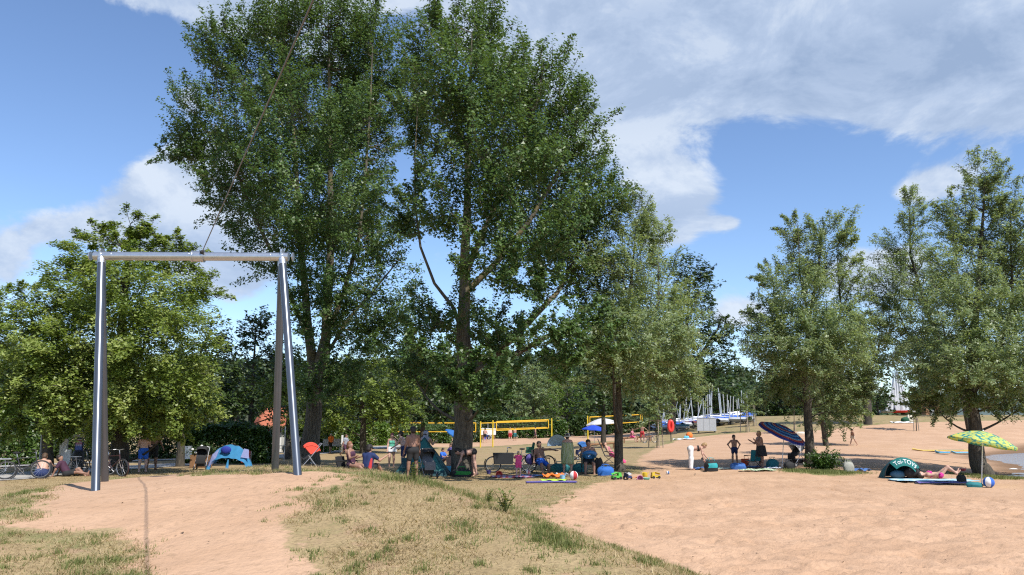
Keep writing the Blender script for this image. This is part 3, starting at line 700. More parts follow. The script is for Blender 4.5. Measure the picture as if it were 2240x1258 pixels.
tree('poplar_tree', 'thick trunked dark tree behind the red life ring post', 'tree', b4, d4,
     [([tuple(b4 + Vector((0, 0, -0.2))), tuple(b4 + Vector((0, 0, 0.5))), (1470, 900), (1478, 840), (1500, 740), (1510, 620)], [0.75, 0.55, 0.45, 0.38, 0.25, 0.06]), ([(1476, 850), (1530, 780), (1570, 720), (1580, 690)], [0.28, 0.2, 0.12, 0.04])],
     [(1500, 600, 50, 40), (1535, 630, 32, 45), (1500, 690, 60, 70), (1560, 720, 36, 40), (1585, 730, 18, 42), (1530, 790, 60, 50), (1575, 800, 34, 34), (1450, 770, 50, 60), (1440, 850, 40, 30), (1510, 850, 60, 30), (1545, 590, 14, 20)],
     'dark', 14, 0.75, lsize=1.9)
b5 = P(1772, 1022, 12); d5 = b5.y
tree('willow_tree', 'rounded grey green willow growing from a grassy tuft beside the striped parasol', 'tree', b5, d5,
     [([tuple(b5 + Vector((0.1, 0, -0.15))), tuple(b5 + Vector((0, 0, 0.4))), (1769, 930), (1765, 870), (1758, 800), (1770, 700), (1790, 590), (1800, 500)], [0.34, 0.23, 0.19, 0.18, 0.12, 0.08, 0.05, 0.015]),
      ([(1764, 860), (1740, 780), (1700, 700), (1690, 610)], [0.10, 0.08, 0.05, 0.015]), ([(1764, 850), (1810, 770), (1840, 680), (1830, 540)], [0.10, 0.08, 0.05, 0.015]), ([(1770, 700), (1750, 600), (1745, 490)], [0.06, 0.04, 0.012])],
     [(1742, 500, 28, 36), (1815, 520, 48, 46), (1850, 555, 30, 36), (1775, 570, 60, 60, .3), (1690, 610, 42, 32), (1750, 660, 85, 60, -.6), (1830, 640, 50, 50), (1690, 720, 52, 55), (1840, 720, 52, 60), (1775, 760, 90, 70, -1), (1770, 790, 100, 75, .9), (1850, 800, 50, 62), (1720, 820, 45, 45, -.5), (1800, 872, 85, 34, .3), (1700, 850, 40, 30), (1655, 680, 22, 28), (1870, 850, 24, 40), (1770, 780, 85, 46, -1.5), (1710, 740, 55, 46, -1.3), (1830, 750, 60, 50, -1.4)],
     'willow', 15, 1.05, lsize=0.8)
b6 = P(1806, 975, 12); d6 = b6.y
tree('willow_tree', 'small leaning willow on the sand behind the grassy tuft', 'tree', b6, d6,
     [([tuple(b6 + Vector((0.1, 0, -0.1))), (1803, 950), (1796, 900), (1800, 850), (1830, 780)], [0.26, 0.22, 0.19, 0.14, 0.03])],
     [(1830, 860, 50, 50), (1862, 800, 34, 56), (1825, 908, 48, 26), (1800, 830, 40, 40), (1870, 880, 26, 36)], 'willow', 16, 0.8, lsize=1.4)
b8 = P(1898, 920, 60); b8 = G(b8.x * 92 / b8.y, 92)
tree('poplar_tree', 'slender dark tree at the top of the beach near the sails', 'tree', b8, 92,
     [([tuple(b8 + Vector((0, 0, -0.2))), (1897, 880), (1893, 800), (1890, 700)], [0.5, 0.42, 0.3, 0.06]), ([(1894, 830), (1920, 770), (1930, 730)], [.2, .12, .04])],
     [(1888, 700, 40, 40), (1920, 740, 42, 46), (1900, 810, 42, 34), (1880, 660, 26, 24), (1940, 800, 36, 30)], 'dark', 18, 0.6, lsize=1.8, thin=0.8)
b7b = G(AT(2130, 950, 47).x, 47); d7b = 47
tree('willow_tree', 'slim pointed willow behind the yellow flowered parasol', 'tree', b7b, d7b,
     [([tuple(b7b + Vector((0, 0, -0.1))), (2100, 840), (2040, 720), (1992, 560), (1990, 450)], [0.16, 0.14, 0.11, 0.07, 0.02]), ([(2065, 770), (1985, 730), (1950, 650)], [.1, .06, .02])],
     [(1992, 465, 36, 42), (1975, 540, 45, 55), (1955, 630, 55, 50), (2005, 620, 50, 60), (2000, 700, 60, 60), (1960, 740, 45, 42), (2035, 780, 50, 50), (1930, 690, 28, 30)], 'willow', 17, 0.95, lsize=0.85)
b7 = P(2141, 1040, 12); d7 = b7.y
tree('willow_tree', 'big spreading willow with dark leaning trunk beside the flowered parasol at the water', 'tree', b7, d7,
     [([tuple(b7 + Vector((0.25, 0, -0.15))), tuple(b7 + Vector((0.05, 0, 0.5))), (2131, 930), (2125, 860), (2130, 760), (2140, 620), (2150, 480), (2155, 380)], [0.50, 0.36, 0.27, 0.24, 0.17, 0.11, 0.06, 0.015]),
      ([(2126, 880), (2080, 800), (2060, 700)], [.12, .08, .02]), ([(2127, 860), (2180, 780), (2215, 660), (2210, 480)], [.14, .1, .07, .02]), ([(2128, 800), (2100, 680), (2090, 540)], [.1, .07, .02])],
     [(2145, 390, 42, 44), (2195, 420, 36, 56), (2095, 480, 36, 52), (2140, 500, 70, 70, .3), (2200, 520, 50, 80), (2090, 600, 60, 60, -.5), (2150, 620, 85, 75, .8), (2225, 620, 50, 80), (2095, 700, 90, 62, -.9), (2190, 720, 80, 75, -.8), (2055, 770, 58, 52), (2130, 800, 100, 62, .9), (2230, 800, 62, 70), (2075, 858, 82, 34, -.6), (2185, 868, 80, 36, -.5), (2280, 640, 60, 140, .5), (2290, 820, 62, 70), (2030, 870, 34, 26), (2050, 890, 50, 22, -.5), (2230, 890, 60, 26), (2130, 800, 85, 50, -1.5), (2210, 790, 70, 55, -1.4), (2060, 820, 55, 36, -1.2)],
     'willow', 19, 1.05, lsize=0.8)
# ---- limes on the left
bL2 = G(AT(262, 1000, 34.5).x, 34.5)
tree('lime_tree', 'broad yellow green lime tree seen through the cable frame', 'tree', bL2, 34.5,
     [([tuple(bL2 + Vector((0, 0, -0.1))), tuple(bL2 + Vector((0, 0, 0.4))), (262, 930), (262, 830), (268, 700), (280, 560), (285, 490)], [0.48, 0.36, 0.32, 0.24, 0.17, 0.09, 0.02])],
     [(288, 490, 52, 28), (240, 520, 60, 30), (330, 515, 42, 26), (385, 530, 32, 16), (250, 560, 95, 42), (360, 570, 70, 40, .6), (150, 600, 52, 36), (190, 625, 70, 50, -.5), (290, 640, 120, 60, -1.2), (390, 620, 62, 42, .5), (450, 645, 32, 14), (200, 720, 120, 70, -1), (330, 740, 110, 70, -1.4), (410, 700, 55, 50), (290, 660, 120, 70, 1.5), (240, 830, 110, 60, -1.2), (360, 840, 85, 60, -1), (290, 905, 115, 34, -1), (170, 800, 80, 62), (410, 800, 50, 50), (390, 890, 62, 36, -.3), (210, 930, 60, 24, -.6), (360, 940, 40, 18, -.8)],
     'lime', 21, 1.0, lsize=0.85)
bL1 = G(AT(106, 1000, 33).x, 33)
tree('lime_tree', 'yellow green lime tree above the parked bicycle and resting bather', 'tree', bL1, 33,
     [([tuple(bL1 + Vector((0, 0, -0.1))), tuple(bL1 + Vector((0, 0, 0.3))), (104, 930), (100, 830), (80, 740), (60, 660)], [0.30, 0.22, 0.19, 0.14, 0.09, 0.02])],
     [(18, 650, 36, 30), (60, 690, 60, 42), (115, 670, 44, 46), (40, 760, 80, 55, -.8), (120, 770, 70, 60, -.5), (-30, 720, 60, 80), (60, 840, 90, 60, -.9), (130, 870, 62, 42, -.5), (-40, 860, 70, 60), (50, 900, 90, 34, -.6), (130, 915, 52, 22)],
     'lime', 22, 1.0, lsize=0.85)
bL3 = G(AT(396, 1000, 42).x, 42)
tree('lime_tree', 'lower dark lime tree behind the blue sun shelter', 'tree', bL3, 42,
     [([tuple(bL3 + Vector((0, 0, -0.1))), (396, 950), (400, 880), (430, 800), (450, 740)], [0.24, 0.17, 0.14, 0.10, 0.02])],
     [(455, 750, 45, 36), (430, 810, 55, 46), (490, 820, 50, 46), (465, 880, 62, 40), (410, 900, 46, 28), (520, 870, 36, 34)], 'dark', 23, 0.85, toff=0.06)
def mid_tree(name, label, bx, Y, lobes, kind, seed, dens=0.6, lsize=1.5, tr=0.2, **k):
    b = G(AT(bx, 960, Y).x, Y); top = min(l[1] for l in lobes); mx = sum(l[0] for l in lobes) / len(lobes)
    return tree(name, label, 'tree', b, Y, [([tuple(b + Vector((0, 0, -0.1))), (bx, 930), ((bx + mx) / 2, (930 + top) / 2), (mx, top + 12)], [tr * 1.3, tr, tr * 0.7, 0.03])], lobes, kind, seed, dens, lsize=lsize, **k)
mid_tree('broadleaf_tree', 'dense dark green tree behind the long clipped hedge', 548, 62, [(525, 740, 45, 40), (590, 715, 34, 36), (545, 800, 70, 60), (605, 800, 40, 50), (500, 870, 52, 50), (590, 875, 52, 48), (560, 720, 30, 30)], 'dark', 31, 0.7)
mid_tree('lime_tree', 'shaded lime tree with forked foot beside the lifeguard hut', 633, 58, [(640, 880, 36, 42), (620, 830, 40, 42), (662, 920, 32, 26), (655, 840, 34, 36)], 'lime', 32, 0.6, 1.5, 0.26, tmul=0.8)
mid_tree('lime_tree', 'shaded yellow green lime tree beyond the path, left of the volleyball court', 795, 68, [(770, 830, 62, 42), (835, 840, 60, 42), (720, 865, 52, 42), (790, 890, 85, 34), (870, 885, 44, 34), (705, 910, 42, 24), (800, 800, 50, 30)], 'lime', 33, 0.62, 1.5, 0.24, tmul=0.85)
mid_tree('broadleaf_tree', 'dark broadleaf tree behind the tall yellow net posts', 925, 78, [(905, 790, 42, 34), (945, 820, 44, 40), (900, 860, 52, 40), (960, 870, 42, 36), (925, 905, 62, 26), (985, 820, 32, 32)], 'dark', 34, 0.7, 1.7, 0.22)
mid_tree('willow_tree', 'pale grey willow beyond the volleyball court', 1165, 140, [(1160, 830, 26, 28), (1185, 860, 36, 36), (1150, 890, 42, 28), (1185, 905, 32, 22)], 'willow', 35, 0.6, 2.6, 0.3)
mid_tree('broadleaf_tree', 'bright green round tree beyond the volleyball court', 1238, 125, [(1240, 845, 36, 34), (1225, 885, 36, 30), (1262, 890, 32, 30), (1240, 910, 36, 20)], 'bright', 36, 0.6, 2.6, 0.25)
mid_tree('broadleaf_tree', 'dark green tree behind the mast park', 1640, 150, [(1600, 870, 40, 30), (1640, 880, 46, 34), (1690, 870, 42, 36), (1720, 890, 40, 26), (1570, 890, 36, 22)], 'dark', 37, 0.8, 3.0, 0.3)
mid_tree('broadleaf_tree', 'dark tree behind the grey equipment box', 1560, 140, [(1540, 850, 40, 34), (1500, 870, 36, 30), (1580, 860, 36, 30)], 'dark', 38, 0.8, 3.0, 0.3)
mid_tree('broadleaf_tree', 'leafy tree right of the distant sails', 2050, 105, [(2040, 850, 36, 36), (2075, 830, 40, 40), (2110, 860, 40, 40), (2060, 890, 44, 16)], 'dark', 39, 0.5, 2.2, 0.2, thin=0.8)
mid_tree('broadleaf_tree', 'low leafy tree left of the distant sails', 1925, 110, [(1915, 850, 26, 30), (1930, 880, 26, 22), (1895, 880, 24, 24)], 'dark', 40, 0.6, 2.2, 0.15)
mid_tree('willow_tree', 'willow rising behind the right side of the big poplar', 1320, 70, [(1320, 860, 40, 40), (1290, 880, 36, 30), (1350, 870, 30, 36)], 'dark', 42, 0.6, 1.8, 0.2)
# ---- staked saplings
m_stake = mat('stake_wood', (0.30, 0.25, 0.19), 0.85, var=0.2)
def sapling(label, bx, by, Y, lobes, kind, seed, stakes=3, hs=1.7, sw=0.55, lsize=1.5):
    b = G(AT(bx, by, Y).x, Y); top = min(l[1] for l in lobes)
    o = tree('staked_sapling', label, 'tree', b, Y, [([tuple(b), (bx, 0.5 * (by + top) + 12), (bx, top + 10)], [0.05, 0.04, 0.012])], lobes, kind, seed, 0.7, lsize=lsize)
    for i in range(stakes):
        a = 2 * math.pi * i / stakes + 0.6; q = MB(); r = sw * 0.7
        q.tube([(r * math.cos(a), r * math.sin(a), -0.1), (r * 0.8 * math.cos(a), r * 0.8 * math.sin(a), hs)], 0.045, 6); q.build('stake', m_stake, o)
    q = MB()
    for i in range(stakes):
        a = 2 * math.pi * i / stakes + 0.6; c = 2 * math.pi * (i + 1) / stakes + 0.6; r = sw * 0.58
        q.box(Vector((r * (math.cos(a) + math.cos(c)) / 2, r * (math.sin(a) + math.sin(c)) / 2, hs - 0.12)), (r * 1.75, 0.04, 0.09), Matrix.Rotation((a + c) / 2 + math.pi / 2, 3, 'Z'))
    q.build('cross_rail', m_stake, o); return o
sapling('young tree held by three wooden stakes next to the bathers bench', 1437, 972, 66, [(1437, 880, 26, 30), (1425, 910, 26, 22), (1450, 905, 22, 22), (1437, 850, 18, 20)], 'willow', 51, 3, 2.3, 1.0, 1.6)
sapling('young tree in wooden stakes right of the grey equipment box', 1632, 946, 92, [(1632, 875, 16, 16), (1630, 895, 16, 14), (1640, 905, 12, 12)], 'willow', 52, 3, 2.4, 0.9, 1.6)
sapling('second young tree in wooden stakes behind the striped parasol', 1648, 938, 100, [(1645, 870, 14, 18), (1655, 890, 14, 16)], 'willow', 53, 3, 2.6, 0.9, 1.6)
sapling('bright green sapling on the dry lawn before the sails', 2003, 920, 84, [(2000, 845, 22, 30), (1990, 870, 16, 18), (2012, 875, 18, 20), (2000, 815, 14, 16)], 'bright', 54, 2, 1.3, 0.7, 1.7)
# ---- bare thin trunk trees on the beach
for (lb, bx, by, sd) in (('thin dark sapling trunk on the dry lawn behind the striped parasol', 1737, 948, 55),):
    b = P(bx, by, 50); sapling(lb, bx, by, b.y, [(1735, 880, 18, 22), (1728, 860, 14, 16)], 'dark', sd, 1, 1.2, 0.3, 1.6)

# ---- hedges and shrubs: leaf shell on a stemmy core
m_twig = mat('hedge_twigs', (0.045, 0.038, 0.025), 0.9)
def leafy_box(name, label, cat, c, size, rz, kind, n, leaf, seed, group=None, rounded=0.5, toff=0.0):
    rng = np.random.default_rng(seed); o = thing(name, label, cat, c, rz, group)
    u = rng.uniform(-1, 1, (n, 3)); u[:, 2] = rng.uniform(0, 1, n)
    ax = rng.integers(0, 5, n); dep = 1 - rng.uniform(0, 1, n) ** 2 * 0.5
    u[ax == 0, 0] = dep[ax == 0]; u[ax == 1, 0] = -dep[ax == 1]; u[ax == 2, 1] = -dep[ax == 2]; u[ax == 3, 1] = -dep[ax == 3]; u[ax == 4, 2] = dep[ax == 4]
    rr = np.sqrt(u[:, 0] ** 2 * 0.6 + u[:, 1] ** 2 * 0.6); f = np.where(u[:, 2] > 0.6, 1 - rounded * 0.35 * (u[:, 2] - 0.6) / 0.4 * rr, 1.0)
    bump = 1 + 0.16 * (fbm2(u[:, 0] * size[0] * 0.9 + seed, u[:, 2] * size[2] * 1.3 + u[:, 1] * 2, 3, seed) - 0.5) * 2
    p = u * np.array(size) * np.array([0.5, 0.5, 1.0]) * (f * bump)[:, None] + rng.normal(size=(n, 3)) * 0.05
    p[:, 2] = np.maximum(p[:, 2], 0.02)
    tint = np.clip(rng.normal(0.45, 0.2, n) + 0.5 * (fbm2(p[:, 0] * 1.5, p[:, 2] * 1.5, 2, seed) - 0.5) + toff, 0, 1)
    link('foliage', leaves_mesh('foliage', p, tint, leaf, 0.8, 0.2, rng, u * np.array([0.6, 0.6, 0.3])), LEAF[kind], o)
    q = MB()
    for i in range(max(4, int(size[0] * 2.5))):
        x = rng.uniform(-0.45, 0.45) * size[0]; y = rng.uniform(-0.3, 0.3) * size[1]
        q.tube([(x, y, -0.05), (x + rng.normal() * 0.1, y, size[2] * 0.5), (x + rng.normal() * 0.25, y + rng.normal() * 0.1, size[2] * 0.85)], [0.03, 0.02, 0.006], 5)
    w_ = q.build('stems', m_twig, o); w_['kind'] = 'stuff'; return o
def hedge_px(label, x0, x1, ytop, Y, kind, n, leaf, seed, thick=1.6, name='hedge', cat='hedge', **k):
    c = G(AT((x0 + x1) / 2, 950, Y).x, Y); hgt = AT(x0, ytop, Y).z - c.z
    return leafy_box(name, label, cat, c, (px_m(x1 - x0, Y), thick, max(hgt, 0.5)), 0, kind, n, leaf, seed, **k)
hedge_px('big dark green clipped hedge right of the brick red bin', 420, 592, 922, 50, 'hedge', 26000, 0.15, 61, 2.0, toff=-0.12)
hedge_px('bright green bushy hedge along the path at the parked bicycle', -150, 96, 884, 46, 'hedge', 24000, 0.16, 62, 2.2, toff=0.15)
hedge_px('tall shrubbery behind the white notice boards', 96, 420, 880, 60, 'dark', 24000, 0.2, 63, 2.5, name='shrubbery', cat='shrubs')
for i, (x0, x1, yt, Y, kd) in enumerate([(640, 720, 925, 72, 'bright'), (710, 790, 918, 76, 'hedge'), (775, 850, 922, 92, 'bright'), (835, 910, 930, 97, 'hedge'), (895, 985, 925, 100, 'hedge'), (960, 1050, 915, 105, 'dark')]):
    hedge_px(['low bright green bush behind the table tennis boards', 'green bush beside the walking man', 'light green bush left of the net post', 'round bush behind the outer net post', 'bush at the left end of the volleyball net', 'dark bush behind the near net posts'][i], x0, x1, yt, Y, kd, 6500, 0.24, 70 + i, 2.5, name='bush', cat='bush')
for i, (x0, x1, yt, Y, kd) in enumerate([(1040, 1110, 905, 130, 'dark'), (1100, 1180, 912, 125, 'hedge'), (1170, 1240, 915, 120, 'hedge'), (1250, 1330, 905, 122, 'dark'), (1330, 1430, 912, 120, 'dark')]):
    hedge_px(['dark bush behind the white trailer', 'bush behind the red trunks player', 'bush beneath the bright green tree', 'dark bush behind the white parasol', 'dark bush behind the far bench'][i], x0, x1, yt, Y, kd, 5000, 0.36, 80 + i, 3, name='bush', cat='bush')
# beach shrub at the willow foot
def spray_shrub(label, loc, w, h, n, k, kind, leaf, seed):
    rng = np.random.default_rng(seed); o = thing('willow_shrub', label, 'shrub', loc); pos = []; q = MB()
    for i in range(n):
        a = rng.uniform(0, 6.283); r = w * rng.uniform(0.25, 1.0); tip = np.array([math.cos(a) * r, math.sin(a) * r * 0.7, h * rng.uniform(0.35, 1.1) * (1.1 - 0.5 * r / w)])
        q.tube([(tip[0] * 0.1, tip[1] * 0.1, -0.03), tuple(tip * np.array([0.45, 0.45, 0.65])), tuple(tip)], [0.014, 0.009, 0.003], 4)
        t = rng.uniform(0.2, 1.05, k)[:, None]; pos.append(tip * (t * 0.55 + 0.45 * t ** 0.7) + rng.normal(size=(k, 3)) * 0.055)
    pos = np.vstack(pos); pos[:, 2] = np.maximum(pos[:, 2], 0.02)
    link('foliage', leaves_mesh('foliage', pos, np.clip(rng.normal(0.4, 0.22, len(pos)), 0, 1), leaf, 0.4, 0.2, rng), LEAF[kind], o); q.build('stems', m_twig, o)['kind'] = 'stuff'
spray_shrub('low dark shrub sprouting at the foot of the rounded willow', P(1803, 1030, 12), 0.95, 0.95, 46, 80, 'hedge', 0.13, 91)

# ---- wooded hill behind (one mass)
def hill_h(x, y):
    t = sstep(180, 420, y); a = np.arctan2(x, y)
    prof = 26 * sstep(0.62, 0.26, a) * (0.80 + 0.2 * np.sin(a * 9 + 1.2)) + 9 * sstep(0.1, -0.4, a)
    return t * prof - 0.6
def build_hill():
    xs = np.linspace(-700, 420, 70); ys = np.linspace(170, 640, 30); X, Y = np.meshgrid(xs, ys)
    Z = hill_h(X, Y) ; nx = len(xs); a = (np.arange(29)[:, None] * nx + np.arange(nx - 1)[None]).ravel()
    me = new_mesh('hill', np.stack([X.ravel(), Y.ravel(), Z.ravel()], 1), np.stack([a, a + 1, a + nx + 1, a + nx], 1), True)
    tag(link('hill', me, mat('forest_floor', (0.05, 0.06, 0.03), 0.95, var=0.3, scale=0.05)), kind='structure')
    rng = np.random.default_rng(5); pos = []; tin = []; paths = []
    ncl = 0
    for i in range(1150):
        ang = rng.uniform(-0.62, 0.50); y = rng.uniform(168, 460); x = math.tan(ang) * y
        z = float(hill_h(np.array([x]), np.array([y]))[0]); hh = rng.uniform(9, 15); r = rng.uniform(2.2, 4.2)
        if ang > 0.40: hh *= 0.6
        k = 110; dv = rng.normal(size=(k, 3)); dv /= np.linalg.norm(dv, axis=1, keepdims=True)
        lob = dv[rng.integers(0, 7, k)] * 0.45; q = (lob + dv * rng.uniform(0.35, 0.62, k)[:, None]) * np.array([r, r, hh * 0.42]) + np.array([x, y, z + hh * 0.58])
        pos.append(q); tin.append(np.clip(rng.normal(0.45, 0.22) + rng.normal(0, 0.12, k), 0, 1))
        paths.append((np.array([[x, y, z - 0.5], [x, y, z + hh * 0.4], [x, y, z + hh * 0.8]]), np.array([0.28, 0.2, 0.08])))
    me = leaves_mesh('forest', np.vstack(pos), np.concatenate(tin), 1.45, 0.9, 0.3, rng)
    f = tag(link('forest', me, LEAF['forest']), 'dark green wood covering the hill beyond the lawn', 'forest', kind='stuff')
    V, Fq = tubes_np(paths, 4); link('trunks', new_mesh('trunks', V, Fq, True), BARK['lime'], f)
build_hill()
def far_hill():
    xs = np.linspace(300, 2600, 60); V = []; 
    for k, (yy, fac) in enumerate(((1900, 0), (2300, 1), (3200, 0.9))):
        for x in xs: V.append((x, yy, -1 + fac * (95 + 40 * math.sin(x * 0.004) + 14 * math.sin(x * 0.013))))
    a = (np.arange(2)[:, None] * 60 + np.arange(59)[None]).ravel()
    tag(link('hill', new_mesh('hill', np.array(V), np.stack([a, a + 1, a + 61, a + 60], 1), True), mat('far_wood', (0.07, 0.10, 0.09), 0.95, var=0.25, scale=0.01)), kind='structure')
far_hill()
# ================================================================ cableway frame
m_galv = mat('galvanised_steel', (0.55, 0.57, 0.60), 0.36, metal=0.9, var=0.10, scale=14, bump=0.05)
m_steel = mat('grey_coated_steel', (0.125, 0.14, 0.165), 0.33, metal=0.75, var=0.10, scale=3)
m_rope = mat('steel_cable', (0.16, 0.15, 0.15), 0.5, metal=0.6)
m_black = mat('black_plastic', (0.018, 0.018, 0.020), 0.5)
def cable_frame():
    D = 14.35; tl = AT(222, 560, D); tr_ = AT(617, 562, D + 0.05)
    fl = P(209, 1073); fr_ = P(651, 1039); rl = AT(229, 1030, 15.55); rr = AT(602, 1018, 15.35)
    base = (fl + fr_) / 2; o = thing('cableway', 'steel portal frame of a playground cableway on the sandy mound', 'cableway', base)
    q = MB(); ax = (tr_ - tl).normalized(); q.tube([tl - ax * 0.13 - base, tr_ + ax * 0.12 - base], 0.078, 24); q.build('crossbar', m_galv, o)
    for top, foot, k in ((tl, fl, 'front'), (tr_, fr_, 'front'), (tl, rl, 'rear'), (tr_, rr, 'rear')):
        dn = (foot - top).normalized(); f2 = foot + dn * 0.35
        q = MB(); q.tube([top + dn * 0.10 - base, f2 - base], 0.068, 20); leg = q.build('leg', m_steel, o)
        s = MB(); s.tube([top + dn * 0.02 - base, top + dn * 0.17 - base], 0.074, 16); s.build('sleeve', m_galv, leg)
    for t in (tl, tr_):
        q = MB(); q.box(t + Vector((0, 0, 0.02)) - base, (0.035, 0.16, 0.23)); br = q.build('bracket', m_galv, o)
        for dz in (-0.06, 0.09):
            q = MB(); q.tube([t + Vector((0, -0.078, dz)) - base, t + Vector((0, -0.10, dz)) - base], 0.016, 6); q.build('bolt', m_galv, br)
        for sx in (-0.20, 0.20):
            q = MB(); q.tube([t + ax * sx - ax * 0.008 - base, t + ax * sx + ax * 0.008 - base], 0.083, 20); q.build('weld_ring', m_galv, br)
    c = tl.lerp(tr_, 0.535); m = c - base
    q = MB(); q.tube([m - ax * 0.10, m + ax * 0.10], 0.098, 20); cl = q.build('cable_clamp', m_galv, o)
    q = MB()
    for s in (-0.10, 0.10): q.tube([m + ax * s - ax * 0.012, m + ax * s + ax * 0.012], 0.112, 16)
    q.tube([m + Vector((-0.12, -0.05, 0.03)), m + Vector((-0.16, -0.06, 0.03))], 0.02, 8); q.build('flange', m_galv, cl)['kind'] = 'stuff'
    q = MB(); q.sphere(m + Vector((0.10, -0.09, 0.06)), 0.042); q.build('rubber_stop', m_black, cl)
    # the cable runs on over the camera to the right
    a = c + Vector((0.10, -0.09, 0.06)); pv = AT(684, 2, 5.9); dirv = (pv - a); pts = []
    for i in range(60):
        t = i / 59 * 6.5; p = a + dirv * t; p.z -= 0.0; pts.append(p - a)
    cb = MB(); cb.tube(pts, 0.0085, 8); ob = cb.build('cableway_rope', m_rope); ob.location = a
    tag(ob, 'steel rope running from the frame crossbar up over the lawn', 'rope')
cable_frame()

# ================================================================ grass and litter
def grass_mat(name, c0, c1, c2):
    return leaf_mat(name, c0, c1, c2, 0.7, 0.25, 0.2)
M_DRY = grass_mat('dry_grass', (0.180, 0.125, 0.065), (0.400, 0.305, 0.175), (0.520, 0.425, 0.260))
M_GRN = grass_mat('green_grass', (0.085, 0.110, 0.032), (0.165, 0.190, 0.062), (0.300, 0.300, 0.130))
def blades(name, label, x, y, length, width, tilt, tint, m, rng):
    n = len(x); z = H(x, y)
    near = sstep(60, 25, np.hypot(x, y)) * 0.0
    a = rng.uniform(0, 2 * np.pi, n); d = np.stack([np.cos(a) * np.sin(tilt), np.sin(a) * np.sin(tilt), np.cos(tilt)], 1)
    b = rng.uniform(0, 2 * np.pi, n); w = np.stack([np.cos(b), np.sin(b), 0 * b], 1) * (width / 2)[:, None]
    p = np.stack([x, y, z - 0.008], 1); V = np.empty((n, 3, 3)); V[:, 0] = p - w; V[:, 1] = p + w; V[:, 2] = p + d * length[:, None]
    me = new_mesh(name, V.reshape(-1, 3), np.arange(3 * n).reshape(-1, 3)); attr(me, 'tint', np.repeat(tint, 3))
    return tag(link(name, me, m), label, 'grass', kind='stuff')
def build_grass():
    rng = np.random.default_rng(3)
    n = 330000; x = rng.uniform(-12, 4.5, n); y = 6.6 + 15 * rng.uniform(0, 1, n) ** 1.35
    keep = (zones(x, y) + 1.3 * (fbm2(x * 2.6, y * 2.6, 3, 13) - 0.5) < 0.02) & (poly_sd(MOUND, x, y) > -0.4) & (np.abs(x / y) < 0.72) & (rng.uniform(0, 1, n) > 1.6 * np.clip(fbm2(x * 0.9, y * 0.9, 3, 31) - 0.52, 0, 0.5) * 4)
    x = x[keep]; y = y[keep]; n = len(x); cl = fbm2(x * 3, y * 3, 3, 21)
    blades('dry_grass', 'trampled straw coloured grass covering the mound', x, y, rng.uniform(0.04, 0.11, n) * (0.6 + 0.8 * cl), rng.uniform(0.006, 0.014, n), np.clip(rng.normal(1.1, 0.3, n), 0.1, 1.5),
           np.clip(rng.normal(0.42, 0.2, n) + 0.9 * (cl - 0.5), 0, 1), M_DRY, rng)
    # green tufts, denser along the right ridge of the mound
    X = []; Y = []; Ln = []; T = []
    def tuft(cx, cy, r, k, h, t):
        rr = np.abs(rng.normal(0, r, k)); an = rng.uniform(0, 6.283, k); X.append(cx + rr * np.cos(an)); Y.append(cy + rr * np.sin(an)); Ln.append(h * rng.uniform(0.5, 1.2, k) * np.clip(1.15 - rr / (3 * r), 0.4, 1)); T.append(np.clip(rng.normal(t, 0.2, k), 0, 1))
    c = 0
    while c < 1000:
        cx = rng.uniform(-11, 4); cy = 6.6 + 14 * rng.uniform() ** 1.3
        g = float(greenness(np.array([cx]), np.array([cy]))[0]); s = float(zones(np.array([cx]), np.array([cy]))[0])
        if s > -0.02 or rng.uniform() > (g - 0.25) * 1.5 + 0.10 or poly_sd(MOUND, np.array([cx]), np.array([cy]))[0] < -0.8: continue
        tuft(cx, cy, rng.uniform(0.04, 0.18), rng.integers(30, 110), rng.uniform(0.04, 0.09), 0.5); c += 1
    for (px, py, h, k) in [(810, 1040, .14, 300), (840, 1048, .14, 300), (870, 1050, .18, 300), (905, 1052, .22, 400), (930, 1058, .16, 300), (960, 1066, .16, 400), (1000, 1074, .15, 400), (1030, 1090, .16, 400), (1070, 1096, .28, 380), (1105, 1115, .26, 380), (1135, 1125, .14, 400), (1165, 1140, .13, 400), (1190, 1160, .12, 600), (1220, 1180, .12, 600),
                           (1180, 1185, .10, 500), (1240, 1195, .10, 500), (1015, 1150, .10, 350), (1030, 1165, .10, 350), (630, 1105, .05, 250), (610, 1108, .05, 160), (230, 1175, .05, 300), (290, 1205, .06, 300), (285, 1225, .06, 300), (60, 1130, .06, 250), (95, 1075, .07, 250), (740, 1045, .08, 200), (1175, 1172, .1, 400), (650, 1070, .06, 300)]:
        p = P(px, py); tuft(p.x, p.y, 0.26, int(k * 0.8), h * 0.8, 0.52)
    c = 0
    while c < 150:      # stray tufts out on the sand along the border
        cx = rng.uniform(-9, 5); cy = rng.uniform(8, 26); q_ = float(zones(np.array([cx]), np.array([cy]))[0])
        if not (-0.05 < q_ < 0.38): continue
        tuft(cx, cy, rng.uniform(0.03, 0.10), rng.integers(12, 45), rng.uniform(0.03, 0.07), 0.7); c += 1
    x = np.concatenate(X); y = np.concatenate(Y); Ln = np.concatenate(Ln); n = len(x)
    blades('green_grass', 'green tufts growing among the straw on the mound', x, y, Ln, rng.uniform(0.007, 0.015, n), np.clip(np.abs(rng.normal(0.35, 0.3, n)), 0, 1.3), np.concatenate(T), M_GRN, rng)
    # short lawn behind the mound
    n = 200000; y = 14 + 24 * rng.uniform(0, 1, n) ** 1.1; x = rng.uniform(-0.62, 0.30, n) * y
    keep = (zones(x, y) + 0.9 * (fbm2(x * 2.6, y * 2.6, 3, 13) - 0.5) < 0.0) & (poly_sd(MOUND, x, y) < 0.2)
    x = x[keep]; y = y[keep]; n = len(x); cl = fbm2(x * 1.6, y * 1.6, 3, 22); g = greenness(x, y)
